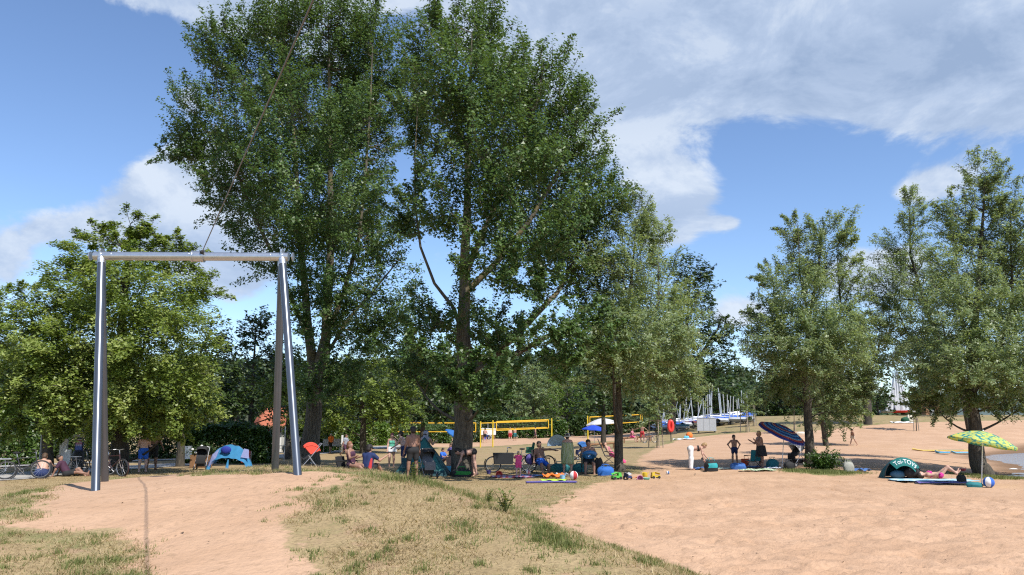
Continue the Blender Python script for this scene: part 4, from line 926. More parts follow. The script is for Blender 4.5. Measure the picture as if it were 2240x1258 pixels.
    blades('lawn_grass', 'short dry lawn grass on the flat ground', x, y, rng.uniform(0.03, 0.07, n), rng.uniform(0.010, 0.022, n), np.clip(rng.normal(0.9, 0.3, n), 0.1, 1.5), np.clip(rng.normal(0.45, 0.2, n) + 0.7 * (cl - 0.5), 0, 1), M_DRY, rng)
    n = 60000; y = 11 + 26 * rng.uniform(0, 1, n); x = rng.uniform(-0.5, 0.42, n) * y
    g = greenness(x, y); z_ = zones(x, y); keep = (z_ < -0.02) & (z_ > -2.9) & (poly_sd(MOUND, x, y) < 0.4) & (rng.uniform(0, 1, n) < np.clip((g - 0.35) * 2.2, 0.02, 1))
    for (gx, gy, gr_) in GRASS_PATCHES: pass
    x = x[keep]; y = y[keep]; n = len(x)
    blades('lawn_green_grass', 'greener grass where the lawn meets the sand', x, y, rng.uniform(0.03, 0.08, n), rng.uniform(0.010, 0.02, n), np.clip(np.abs(rng.normal(0.5, 0.3, n)), 0, 1.4), np.clip(rng.normal(0.45, 0.2, n), 0, 1), M_GRN, rng)
    gp = [P(1795, 1032, 12), P(1770, 1030, 12), P(2140, 1042, 12), P(2190, 1046, 12), P(1830, 1035, 12)]
    x = np.concatenate([rng.normal(p.x, 0.55, 2200) for p in gp]); y = np.concatenate([rng.normal(p.y, 0.4, 2200) for p in gp]); n = len(x)
    blades('tree_foot_grass', 'grass round the feet of the two beach willows', x, y, rng.uniform(0.05, 0.16, n), rng.uniform(0.012, 0.024, n), np.clip(np.abs(rng.normal(0.4, 0.3, n)), 0, 1.4), np.clip(rng.normal(0.55, 0.25, n), 0, 1), M_GRN, rng)
    # bits of leaf and bark on the sand
    n = 1500; y = 9 + 28 * rng.uniform(0, 1, n) ** 1.2; x = rng.uniform(-0.5, 0.66, n) * y; keep = (zones(x, y) > 0.2) & ((poly_sd(MOUND, x, y) < 0) | (rng.uniform(0, 1, n) < 0.3)); x = x[keep]; y = y[keep]; n = len(x)
    V = np.empty((n, 3, 3)); p = np.stack([x, y, H(x, y) + 0.015], 1)
    for k in range(3): V[:, k] = p + rng.normal(size=(n, 3)) * np.array([0.016, 0.016, 0.006])
    me = new_mesh('leaf_litter', V.reshape(-1, 3), np.arange(3 * n).reshape(-1, 3)); tag(link('leaf_litter', me, mat('litter', (0.07, 0.045, 0.028), 0.9)), 'scattered dry leaf and bark bits on the sand', 'litter', kind='stuff')
build_grass()
def weed(label, px, py, h, seed, skip=0):
    rng = random.Random(seed); p = P(px, py, skip); o = thing('weed', label, 'plant', p, 0, 'weeds along the mound ridge'); q = MB(); lf = MB()
    for s in range(7):
        a = rng.uniform(0, 6.28); r = h * rng.uniform(0.2, 0.5); tip = Vector((math.cos(a) * r, math.sin(a) * r, h * rng.uniform(0.7, 1.1)))
        q.tube([(0, 0, -0.02), tip * 0.5 + Vector((0, 0, h * 0.1)), tip], [0.006, 0.005, 0.002], 4)
        for k in range(7):
            t = 0.25 + 0.75 * k / 6; c = tip * t; b = rng.uniform(0, 6.28); d = Vector((math.cos(b), math.sin(b), 0.4)).normalized() * h * 0.30; w = Vector((-math.sin(b), math.cos(b), 0)) * h * 0.07
            lf.add([c, c + d * 0.5 + w, c + d, c + d * 0.5 - w], [(0, 1, 2, 3)])
    me_o = lf.build('leaf_rosette', M_GRN, o, False); attr(me_o.data, 'tint', [0.35] * len(me_o.data.vertices)); me_o['kind'] = 'stuff'
    w = q.build('stem', M_GRN, o); attr(w.data, 'tint', [0.4] * len(w.data.vertices)); w['kind'] = 'stuff'
weed('upper of two dark leafy weeds together on the mound ridge', 1068, 1100, 0.34, 1); weed('lower of two dark leafy weeds together on the mound ridge', 1105, 1122, 0.32, 2); weed('single weed on the mound ridge below the black stroller', 905, 1052, 0.26, 3)

# ================================================================ volleyball nets
m_yel = mat('yellow_paint', (0.72, 0.50, 0.03), 0.45, var=0.05); m_tape = mat('yellow_tape', (0.75, 0.43, 0.03), 0.6, var=0.05); m_cord = mat('net_cord', (0.12, 0.11, 0.08), 0.8)
def net(label, pa, pb, Ya, Yb, htop=2.5, gap=0.9, in_a=0.5, in_b=0.5):
    a = G(AT(pa, 960, Ya).x, Ya); b = G(AT(pb, 960, Yb).x, Yb); o = thing('volleyball_net', label, 'net', (a + b) / 2, 0, 'beach volleyball nets'); c = (a + b) / 2
    a = a - c; b = b - c
    for p in (a, b):
        q = MB(); q.tube([p + Vector((0, 0, -0.3)), p + Vector((0, 0, htop + 0.15))], 0.07, 10); q.build('post', m_yel, o)
    L_ = (b - a).length; n = (b - a).normalized(); A = a + n * in_a; B = b - n * in_b
    z1 = Vector((0, 0, htop)); z0 = Vector((0, 0, htop - gap))
    def strip(p, q_, w, nm):
        r = MB(); d = (q_ - p).normalized(); up = Vector((0, 0, 1)) if abs(d.z) < 0.5 else n
        s = d.cross(up).normalized() * 0.012; u = up * w / 2
        r.add([p + u + s, q_ + u + s, q_ - u + s, p - u + s, p + u - s, q_ + u - s, q_ - u - s, p - u - s], [(0, 1, 2, 3), (7, 6, 5, 4), (0, 4, 5, 1), (3, 2, 6, 7), (0, 3, 7, 4), (1, 5, 6, 2)]); r.build(nm, m_tape, o, False)
    sag = Vector((0, 0, -0.05))
    strip(A + z1, B + z1, 0.105, 'top_tape'); strip(A + z0, B + z0, 0.085, 'bottom_tape'); strip(A + z0, A + z1, 0.10, 'side_tape'); strip(B + z0, B + z1, 0.10, 'side_tape')
    r = MB(); k = int(L_ / 0.25)
    for i in range(1, k): p = A.lerp(B, i / k); r.tube([p + z0, p + z1], 0.004, 3, False)
    for i in range(1, 5): r.tube([A + z0.lerp(z1, i / 5), B + z0.lerp(z1, i / 5)], 0.004, 3, False)
    for p, e in ((a, A), (b, B)): r.tube([p + z1, e + z1], 0.012, 4, False); r.tube([p + z0, e + z0], 0.012, 4, False)
    w = r.build('netting', m_cord, o, False); w['kind'] = 'stuff'
net('yellow volleyball net behind the teal tent', 858, 1051, 84, 84)
net('yellow volleyball net behind the pink toddler, in the middle of the court', 1078, 1207, 84, 90, 2.6)
net('yellow volleyball net behind the white and blue parasols', 1286, 1406, 90, 101, 2.7)
net('farthest yellow volleyball net, partly hidden by the middle one', 1040, 1230, 112, 120, 2.4)

# ================================================================ buildings, boards, furniture far off
m_roof = mat('red_roof', (0.40, 0.125, 0.065), 0.8, var=0.2, scale=3); m_white = mat('white_paint', (0.72, 0.72, 0.70), 0.6, var=0.06); m_dark = mat('dark_panel', (0.03, 0.03, 0.032), 0.5)
m_red = mat('red_paint', (0.60, 0.035, 0.03), 0.45, var=0.08); m_metal = mat('grey_metal', (0.36, 0.37, 0.38), 0.5, metal=0.5); m_wood = mat('brown_wood', (0.22, 0.115, 0.055), 0.75, var=0.25, scale=5)
m_blue = mat('blue_cloth', (0.015, 0.06, 0.42), 0.7, var=0.15); m_lgrey = mat('light_grey_panel', (0.46, 0.47, 0.49), 0.55, metal=0.1, var=0.1)
def box_obj(nm, m, parent, c, size, rot=None): q = MB(); q.box(c, size, rot); return q.build(nm, m, parent, False)
def hut():
    Y = 72; c = G(AT(597, 980, Y).x, Y); o = thing('lifeguard_hut', 'small white hut with brick red roof behind the clipped hedge', 'hut', c)
    w = box_obj('wall', m_white, o, (0, 0, 1.15), (2.1, 2.4, 2.3)); box_obj('window', m_dark, o, (0.62, -1.21, 1.95), (0.75, 0.05, 0.5)); box_obj('door', m_red, o, (-0.35, -1.215, 1.0), (0.75, 0.05, 1.9))
    r = MB(); x, y = 1.45, 1.7; r.add([(-x, -y, 2.25), (x, -y, 2.25), (x, y, 2.25), (-x, y, 2.25), (-x * 0.75, 0, 3.85), (x * 0.75, 0, 3.85)], [(0, 1, 5, 4), (2, 3, 4, 5), (1, 2, 5), (3, 0, 4), (3, 2, 1, 0)]); rf = r.build('roof', m_roof, o, False)
    q = MB(); q.box((0, -1.71, 2.23), (2.94, 0.06, 0.14)); q.build('fascia', m_wood, rf, False)
    Y2 = 55; c2 = G(AT(616, 990, Y2).x, Y2); o2 = thing('ladder', 'thin grey metal ladder stand between the steel legs', 'ladder', c2)
    for s in (-1, 1): q = MB(); q.tube([(s * 0.18, 0, 0), (s * 0.18, 0, 2.3 if s > 0 else 1.0)], 0.035, 8); q.build('rail', m_metal, o2)
    for k in range(3): q = MB(); q.tube([(-0.18, 0, 0.25 + k * 0.3), (0.18, 0, 0.25 + k * 0.3)], 0.02, 6); q.build('rung', m_metal, o2)
    q = MB(); q.box((0, 0, 1.0), (0.44, 0.3, 0.04)); q.build('step_plate', m_metal, o2, False)
hut()
def board(label, px, py, Y, w, h, z, m, cat='board', posts=2, name='notice_board', group=None, rz=0.0):
    c = G(AT(px, py, Y).x, Y); o = thing(name, label, cat, c, rz, group); box_obj('panel', m, o, (0, 0, z + h / 2), (w, 0.05, h))
    q = None
    for s in ((-1, 1) if posts == 2 else (0,)):
        q = MB(); q.tube([(s * w * 0.42, 0.06, -0.1), (s * w * 0.42, 0.06, z + h)], 0.035, 8); q.build('post', m_metal, o)
    return o
board('tall white notice board under the lime trees', 137, 1000, 34, 0.30, 0.78, 0.62, m_white)
board('lower white notice board standing before the tall one', 146, 1000, 33.6, 0.30, 0.74, 0.22, m_white)
board('left grey game board beyond the path', 716, 970, 70, 0.75, 0.62, 0.55, m_lgrey, group=None)
board('right grey game board beyond the path, beside the walking man', 733, 970, 70, 0.95, 0.62, 0.55, m_lgrey)
board('white panel at the left of the lime trunk beyond the path', 409, 980, 48, 0.62, 0.75, 0.3, m_white)
# poster pillar with a printed sheet
def poster():
    Y = 35; c = G(AT(171, 1000, Y).x, Y); o = thing('poster_stand', 'dark pillar with a pink and blue printed poster under the limes', 'sign', c)
    q = MB(); q.lathe([(0.22, 0), (0.24, 0.1), (0.24, 0.75), (0.2, 0.85)], 14); q.build('pedestal', m_dark, o); box_obj('back_panel', mat('navy', (0.012, 0.02, 0.10), 0.5), o, (0, 0, 1.12), (0.36, 0.05, 0.6))
    m, nt, nd, L = _nodes('poster_print'); tc = nd('ShaderNodeTexCoord'); sp = nd('ShaderNodeSeparateXYZ'); L.new(tc.outputs['Generated'], sp.inputs[0])
    rp = nd('ShaderNodeValToRGB'); L.new(sp.outputs[2], rp.inputs[0]); rp.color_ramp.interpolation = 'CONSTANT'
    e = rp.color_ramp.elements; e[0].color = (.10, .18, .62, 1); e[1].position = 0.35; e[1].color = (.45, .45, .75, 1)
    for p_, c_ in ((0.5, (.62, .25, .45, 1)), (0.68, (.55, .5, .55, 1)), (0.8, (.5, .1, .12, 1)), (0.9, (.6, .55, .5, 1))): q_ = e.new(p_); q_.color = c_
    b = nd('ShaderNodeBsdfPrincipled'); L.new(rp.outputs[0], b.inputs[0]); ou = nd('ShaderNodeOutputMaterial'); L.new(b.outputs[0], ou.inputs[0])
    box_obj('poster', m, o, (0, -0.03, 1.14), (0.27, 0.012, 0.46)); box_obj('cap', m_metal, o, (0, 0, 1.5), (0.46, 0.2, 0.10))
poster()
c = G(AT(88, 1000, 36).x, 36); o = thing('lamp_post', 'slim grey post beside the left lime trunk', 'post', c); q = MB(); q.tube([(0, 0, -.1), (0, 0, 2.2)], 0.05, 10); q.build('shaft', m_metal, o); q = MB(); q.lathe([(0.16, 0), (0.13, 0.12), (0.06, 0.32)], 12); q.build('foot', m_metal, o)
def bin_(label, px, py, Y, m, h=0.95):
    c = G(AT(px, py, Y).x, Y); o = thing('litter_bin', label, 'bin', c); q = MB(); q.lathe([(0.20, 0.12), (0.24, 0.2), (0.27, h - 0.1), (0.27, h)], 16); b = q.build('body', m, o); q = MB(); q.ring((0, 0, h), (0, 0, 1), 0.27, 0.022, 20, 6); q.build('rim', m, b); q = MB(); q.tube([(0.3, 0.05, -0.1), (0.3, 0.05, h)], 0.03, 8); q.build('post', m_metal, o)
bin_('brick red litter bin before the clipped hedge', 537, 990, 46, m_red, 0.75)
# wooden planter with white flowers
def planter():
    Y = 40; c = G(AT(441, 1000, Y).x, Y); o = thing('planter', 'brown wooden planter with white flowers behind the blue shelter', 'planter', c); 
    for i in range(6): box_obj('plank', m_wood, o, (-0.38 + i * 0.152, -0.28, 0.33), (0.145, 0.03, 0.62))
    box_obj('box', m_wood, o, (0, 0, 0.32), (0.9, 0.5, 0.6)); rng = np.random.default_rng(4); n = 700; p = rng.normal(size=(n, 3)) * np.array([0.36, 0.2, 0.16]) + np.array([0, 0, 0.85]); me = leaves_mesh('foliage', p, np.clip(rng.normal(0.3, 0.2, n), 0, 1), 0.10, 0.8, 0.3, rng); link('foliage', me, LEAF['dark'], o)
    for k in range(9):
        q = MB(); q.sphere((rng.uniform(-0.4, 0.4), -0.2 - rng.uniform(0, 0.1), 0.8 + rng.uniform(-0.1, 0.3)), 0.07, 7, 5, (1, 0.6, 0.8)); q.build('flower', m_white, o)
planter()
# white sales trailer beyond the court
def trailer():
    Y = 122; c = G(AT(1060, 960, Y).x, Y); o = thing('sales_trailer', 'low white stall with blue boards beneath it beyond the volleyball court', 'trailer', c)
    box_obj('body', m_white, o, (0, 0, 1.15), (3.4, 1.8, 0.95)); 
    for i in range(6): box_obj('board', [m_blue, m_white, m_wood][i % 3], o, (-1.4 + i * 0.55, -0.8, 0.33), (0.5, 0.08, 0.66))
    for s in (-1, 1):
        q = MB(); q.ring((s * 0.7, -0.93, 0.3), (0, 1, 0), 0.24, 0.08, 14, 6); q.build('wheel', m_black, o)
    for k in range(4): q = MB(); q.tube([(-1.5 + k, 0, 1.6), (-1.5 + k, 0, 2.4)], 0.04, 6); q.build('mast', m_metal, o)
trailer()
# grey equipment box
def equip():
    a = P(1546, 947, 50); Y = a.y; c = a; s = Y / F; o = thing('equipment_box', 'grey metal equipment box on short feet at the edge of the beach lawn', 'box', c, R(-12)); w = 40 * s; h = 27 * s
    box_obj('cabinet', m_lgrey, o, (0, 0, 0.2 + h / 2), (w, w * 0.6, h))
    for i in range(3): box_obj('front_panel', m_lgrey, o, (-w * 0.33 + i * w * 0.33, -w * 0.305, 0.2 + h / 2), (w * 0.315, 0.03, h * 0.95))
    box_obj('lid', m_metal, o, (0, 0, 0.2 + h + 0.02), (w * 1.03, w * 0.63, 0.05))
    for sx in (-1, 1):
        for sy in (-1, 1): box_obj('foot', m_dark, o, (sx * w * 0.42, sy * w * 0.25, 0.08), (0.12, 0.12, 0.26))
equip()
# red life ring post
def lifering():
    a = P(1468, 966, 40); Y = a.y; s = Y / F; o = thing('life_ring_post', 'red life ring on a dark post before the thick trunked tree', 'life ring', a)
    q = MB(); q.tube([(0, 0, -0.2), (0, 0, 46 * s)], 0.05, 8); q.build('post', m_dark, o); q = MB(); cz = 33 * s
    pts = []; 
    for i in range(25):
        t = 2 * math.pi * i / 24; pts.append((math.cos(t) * 4.2 * s, -0.10, cz + math.sin(t) * 10.5 * s))
    q.tube(pts, 3.4 * s, 10, False); rg = q.build('ring', mat('life_red', (0.75, 0.05, 0.04), 0.4), o); box_obj('back_board', m_red, o, (0, -0.04, cz), (9 * s, 0.05, 22 * s))
lifering()
# low rails / benches
def rail(label, pa, pb, Ya, Yb, h=0.42):
    a = P(*pa, 40); a = G(AT(pa[0], pa[1], Ya).x, Ya); b = G(AT(pb[0], pb[1], Yb).x, Yb); o = thing('bench_rail', label, 'bench', a); d = b - a
    q = MB(); q.tube([Vector((0, 0, h)), d + Vector((0, 0, h))], 0.09, 8); q.build('beam', m_wood, o)
    for t in (0.05, 0.5, 0.95): q = MB(); q.tube([d * t + Vector((0, 0, -0.1)), d * t + Vector((0, 0, h))], 0.07, 8); q.build('post', m_wood, o)
rail('low wooden rail where bathers sit by the staked sapling', (1362, 955), (1425, 952), 80, 84, 0.5); rail('low wooden rail at the near edge of the volleyball court', (1288, 968), (1345, 966), 66, 68, 0.45)
# swing frame far off
def swing():
    Y = 68; c = G(AT(660, 975, Y).x, Y); o = thing('swing_frame', 'pale slim swing frame legs behind the left poplar', 'swing', c)
    for x, l in ((-0.25, 0.35), (0.12, -0.05)): q = MB(); q.tube([(x - l * 0.5, 0, 0), (x + l * 0.3, 0, 1.35)], 0.045, 8); q.build('leg', m_white, o)
    q = MB(); q.tube([(-0.2, 0, 1.34), (0.15, 0.5, 1.34)], 0.045, 8); q.build('beam', m_white, o)
swing()
# ---- boats
m_mast = mat('aluminium_mast', (0.62, 0.64, 0.67), 0.35, metal=0.6); m_sail = mat('white_sailcloth', (0.74, 0.76, 0.80), 0.7, var=0.06, translucent=0.3); m_hull = mat('white_gelcoat', (0.46, 0.47, 0.48), 0.35)
m_cov = [mat('cover_blue', (0.03, 0.11, 0.45), 0.7), mat('cover_grey', (0.30, 0.32, 0.33), 0.7), m_hull, mat('cover_green', (0.04, 0.12, 0.12), 0.7), mat('cover_maroon', (0.12, 0.03, 0.03), 0.7)]
def hull_mb(L_=3.3, B=1.2, D=0.34):
    q = MB(); n = 9; m = 8
    def fn(u, v):
        x = (u - 0.5) * L_; w = B / 2 * (1 - max(0, (u - 0.45) / 0.55) ** 2.2) ** 0.8 * (0.82 + 0.18 * min(1, u * 3)); a = math.pi * (v - 0.5)
        return (x, w * math.sin(a), 0.28 + D * (1 - max(0.0, math.cos(a)) ** 0.7 * (1 - 0.25 * max(0, u - 0.5) ** 2 * 4)))
    q.grid(fn, n, m); return q
def boat(i, px, py, Y, mh, tilt, tilt2, cov, rz, label):
    c = G(AT(px, py, Y).x, Y); o = thing('dinghy', label, 'boat', c, rz, 'dinghies parked with bare masts')
    hull_mb().build('hull', m_hull if cov != 2 else m_cov[1], o)
    q = MB(); q.grid(lambda u, v: ((u - 0.5) * 3.3, (v - 0.5) * 1.22 * (1 - max(0, (u - 0.45) / 0.55) ** 2.2) ** 0.8, 0.63 + 0.26 * (1 - abs(v - 0.5) * 2)), 9, 4, 0.03); q.build('cover', m_cov[cov], o)
    q = MB(); q.tube([(0.5, 0, 0.5), (0.5 + math.sin(tilt) * mh, math.sin(tilt2) * mh, 0.5 + math.cos(tilt) * mh)], [0.075, 0.055], 8); q.build('mast', m_mast, o)
    q = MB(); q.tube([(0.45, 0, 1.15), (-1.3, 0.05, 1.05)], 0.05, 6); q.build('boom', m_mast, o)
    q = MB(); q.box((0, 0, 0.24), (2.4, 0.1, 0.1)); q.box((0, 0, 0.22), (0.1, 1.1, 0.1)); q.build('trolley', m_metal, o, False)
    for s in (-1, 1): q = MB(); q.ring((-0.2, s * 0.65, 0.26), (0, 1, 0), 0.2, 0.07, 12, 6); q.build('wheel', m_black, o)
rng = random.Random(8)
COVN = ['blue cover', 'grey cover', 'white deck', 'dark green cover', 'maroon cover']
bi = 0
for row, (Yr, n) in enumerate(((108, 12), (116, 14), (125, 12))):
    for i in range(n):
        px = 1446 + (i + rng.uniform(-0.25, 0.25)) * 196 / n + row * 3; cv = rng.choice([0, 0, 1, 2, 2, 3, 4]) if px < 1580 else rng.choice([0, 0, 0, 2])
        tl = rng.uniform(-0.38, 0.38) if px < 1530 else rng.uniform(-0.07, 0.07)
        boat(bi, px, 930, Yr + rng.uniform(-2, 2), rng.uniform(3.4, 5.0) - (0.9 if px > 1580 else 0), tl, rng.uniform(-0.1, 0.1), cv, rng.uniform(-0.5, 0.5) + (0 if rng.random() < 0.5 else math.pi), 'dinghy with %s and %s mast in the boat park' % (COVN[cv], 'leaning' if abs(tl) > 0.09 else 'upright')); bi += 1
def sailboat(px, Y, h, lean, hullm, label):
    c = G(AT(px, 910, Y).x, Y); o = thing('sailing_dinghy', label, 'boat', c, 0, 'dinghies with hoisted sails')
    hull_mb(2.6, 1.0).build('hull', hullm, o); q = MB(); t = Vector((math.sin(lean) * h, 0, math.cos(lean) * h + 0.5)); q.tube([(0, 0, 0.4), t], [0.06, 0.04], 8); q.build('mast', m_mast, o)
    q = MB(); q.grid(lambda u, v: Vector((0, 0, 0.7)).lerp(t, v) + Vector((0.02 + u * 0.62 * (1 - v) ** 0.8, -0.05 - 0.12 * math.sin(u * 3.1) + 0.03 * math.sin(v * 20), 0.0)), 5, 10, 0.012); q.build('mainsail', m_sail, o)
    q = MB(); q.grid(lambda u, v: Vector((-0.1, 0, 0.6)).lerp(t * 0.8, v) - Vector((u * 0.55 * (1 - v), 0.1, 0)), 4, 8, 0.012); q.build('jib', m_sail, o)
for i, (px, h, ln, hm, lb) in enumerate([(1945, 4.6, 0.20, m_hull, 'dinghy with a white sail leaning to the right, left end of the sail row'), (1955, 5.6, 0.06, m_hull, 'dinghy with white sails beside the leaning one'), (1963, 6.0, 0.02, m_hull, 'dinghy with upright white sail in the middle of the sail row'), (1971, 6.3, -0.03, m_red, 'red hulled dinghy with white sails'), (1979, 5.4, -0.08, m_hull, 'dinghy with narrow sail right of the red hull'), (1985, 4.2, -0.12, m_hull, 'small dinghy at the right end of the sail row')]):
    sailboat(px, 112 + i % 3, h, ln, hm, lb)
# small dark huts right of the sails
for (px, w, m, lb) in ((2026, 0.55, m_wood, 'small brown wooden shed right of the sails'), (2036, 0.45, m_lgrey, 'narrow pale shed between two brown sheds'), (2046, 0.7, m_wood, 'broader brown wooden shed beside the pale one')):
    c = G(AT(px, 910, 118).x, 118); o = thing('shed', lb, 'shed', c); box_obj('wall', m, o, (0, 0, 1.0), (w * 1.1, 1.2, 2.0)); r = MB(); x = w * 0.65; r.add([(-x, -.75, 2.0), (x, -.75, 2.0), (x, .75, 2.3), (-x, .75, 2.3), (-x, -.75, 2.08), (x, -.75, 2.08), (x, .75, 2.38), (-x, .75, 2.38)], [(3, 2, 1, 0), (4, 5, 6, 7), (0, 1, 5, 4), (1, 2, 6, 5), (2, 3, 7, 6), (3, 0, 4, 7)]); r.build('roof', m_dark, o, False)
# ================================================================ people
def sdf_mesh(prims, vox, k=0.03):
    """smooth union of round cones -> one closed surface (surface nets)"""
    A = np.array([p[0] for p in prims], float); B = np.array([p[1] for p in prims], float); ra = np.array([p[2] for p in prims]); rb = np.array([p[3] for p in prims])
    m = np.maximum(ra, rb)[:, None]; lo = np.minimum(A - m, B - m).min(0) - 2.5 * vox; hi = np.maximum(A + m, B + m).max(0) + 2.5 * vox
    n = np.ceil((hi - lo) / vox).astype(int) + 1
    g = np.stack(np.meshgrid(*[lo[i] + vox * np.arange(n[i]) for i in range(3)], indexing='ij'), -1)
    d = np.full(n, 1e3)
    for i in range(len(prims)):
        ab = B[i] - A[i]; L2 = ab @ ab + 1e-9; t = np.clip(((g - A[i]) @ ab) / L2, 0, 1)
        di = np.linalg.norm(g - A[i] - t[..., None] * ab, axis=-1) - (ra[i] + (rb[i] - ra[i]) * t)
        h = np.clip(k - np.abs(d - di), 0, None) / k; d = np.minimum(d, di) - h * h * k * 0.25
    s = d < 0
    c = np.zeros([x - 1 for x in n], int)
    offs = [(a, b, e) for a in (0, 1) for b in (0, 1) for e in (0, 1)]
    sl = lambda o: tuple(slice(o[i], n[i] - 1 + o[i]) for i in range(3))
    for o in offs: c += s[sl(o)]
    act = (c > 0) & (c < 8); idx = -np.ones(act.shape, int); idx[act] = np.arange(act.sum()); cells = np.argwhere(act)
    acc = np.zeros((len(cells), 3)); cnt = np.zeros(len(cells))
    val = {o: d[sl(o)][act] for o in offs}
    for o in offs:
        for ax in range(3):
            if o[ax]: continue
            o2 = tuple(o[j] + (1 if j == ax else 0) for j in range(3)); a, b = val[o], val[o2]; cr = (a < 0) != (b < 0)
            t = np.where(cr, a / (a - b + 1e-12), 0); p = np.array(o, float)[None] + np.eye(3)[ax][None] * t[:, None]
            acc[cr] += p[cr]; cnt[cr] += 1
    V = lo + (cells + acc / cnt[:, None]) * vox
    Fq = []
    for ax in range(3):
        u, v = (ax + 1) % 3, (ax + 2) % 3
        a = [slice(None)] * 3; b = [slice(None)] * 3; a[ax] = slice(0, -1); b[ax] = slice(1, None)
        e = np.argwhere(s[tuple(a)] != s[tuple(b)])
        e = e[(e[:, u] > 0) & (e[:, v] > 0) & (e[:, u] < n[u] - 1) & (e[:, v] < n[v] - 1)]
        if not len(e): continue
        fl = s[tuple(a)][tuple(e.T)]
        def cell(du, dv): q = e.copy(); q[:, u] -= du; q[:, v] -= dv; return idx[tuple(q.T)]
        f = np.stack([cell(1, 1), cell(0, 1), cell(0, 0), cell(1, 0)], 1); f[~fl] = f[~fl][:, ::-1]; Fq.append(f)
    return V, np.vstack(Fq)
SKINS = {'fair': (0.47, 0.275, 0.205), 'tan': (0.36, 0.20, 0.140), 'brown': (0.26, 0.138, 0.095), 'pale': (0.54, 0.345, 0.275)}
HAIRS = {'dark': (0.018, 0.012, 0.009), 'brown': (0.07, 0.038, 0.02), 'blond': (0.33, 0.21, 0.10), 'grey': (0.25, 0.23, 0.21), 'red': (0.12, 0.025, 0.03), 'reddish': (0.20, 0.085, 0.04)}
def skin(k): return mat('skin_' + k, SKINS[k], 0.55, var=0.07, scale=5)
def cloth(name, col): return mat('cloth_' + name, col, 0.85, var=0.10, scale=12, bump=0.15, bscale=30)
C = {n: cloth(n, c) for n, c in dict(black=(0.015, 0.015, 0.017), navy=(0.014, 0.028, 0.10), blue=(0.02, 0.12, 0.55), white=(0.72, 0.72, 0.73), pink=(0.68, 0.07, 0.22), red=(0.42, 0.03, 0.035), mint=(0.14, 0.52, 0.36), plum=(0.06, 0.02, 0.045),
     olive=(0.25, 0.28, 0.12), grey=(0.28, 0.30, 0.36), teal=(0.02, 0.16, 0.18), magenta=(0.52, 0.03, 0.24), violet=(0.11, 0.09, 0.30), darkgreen=(0.015, 0.08, 0.04), rose=(0.45, 0.16, 0.20), denim=(0.05, 0.12, 0.30), yellow=(0.70, 0.52, 0.05), orange=(0.75, 0.18, 0.03), cyan=(0.10, 0.42, 0.60), lime=(0.40, 0.65, 0.05), cream=(0.60, 0.55, 0.45)).items()}
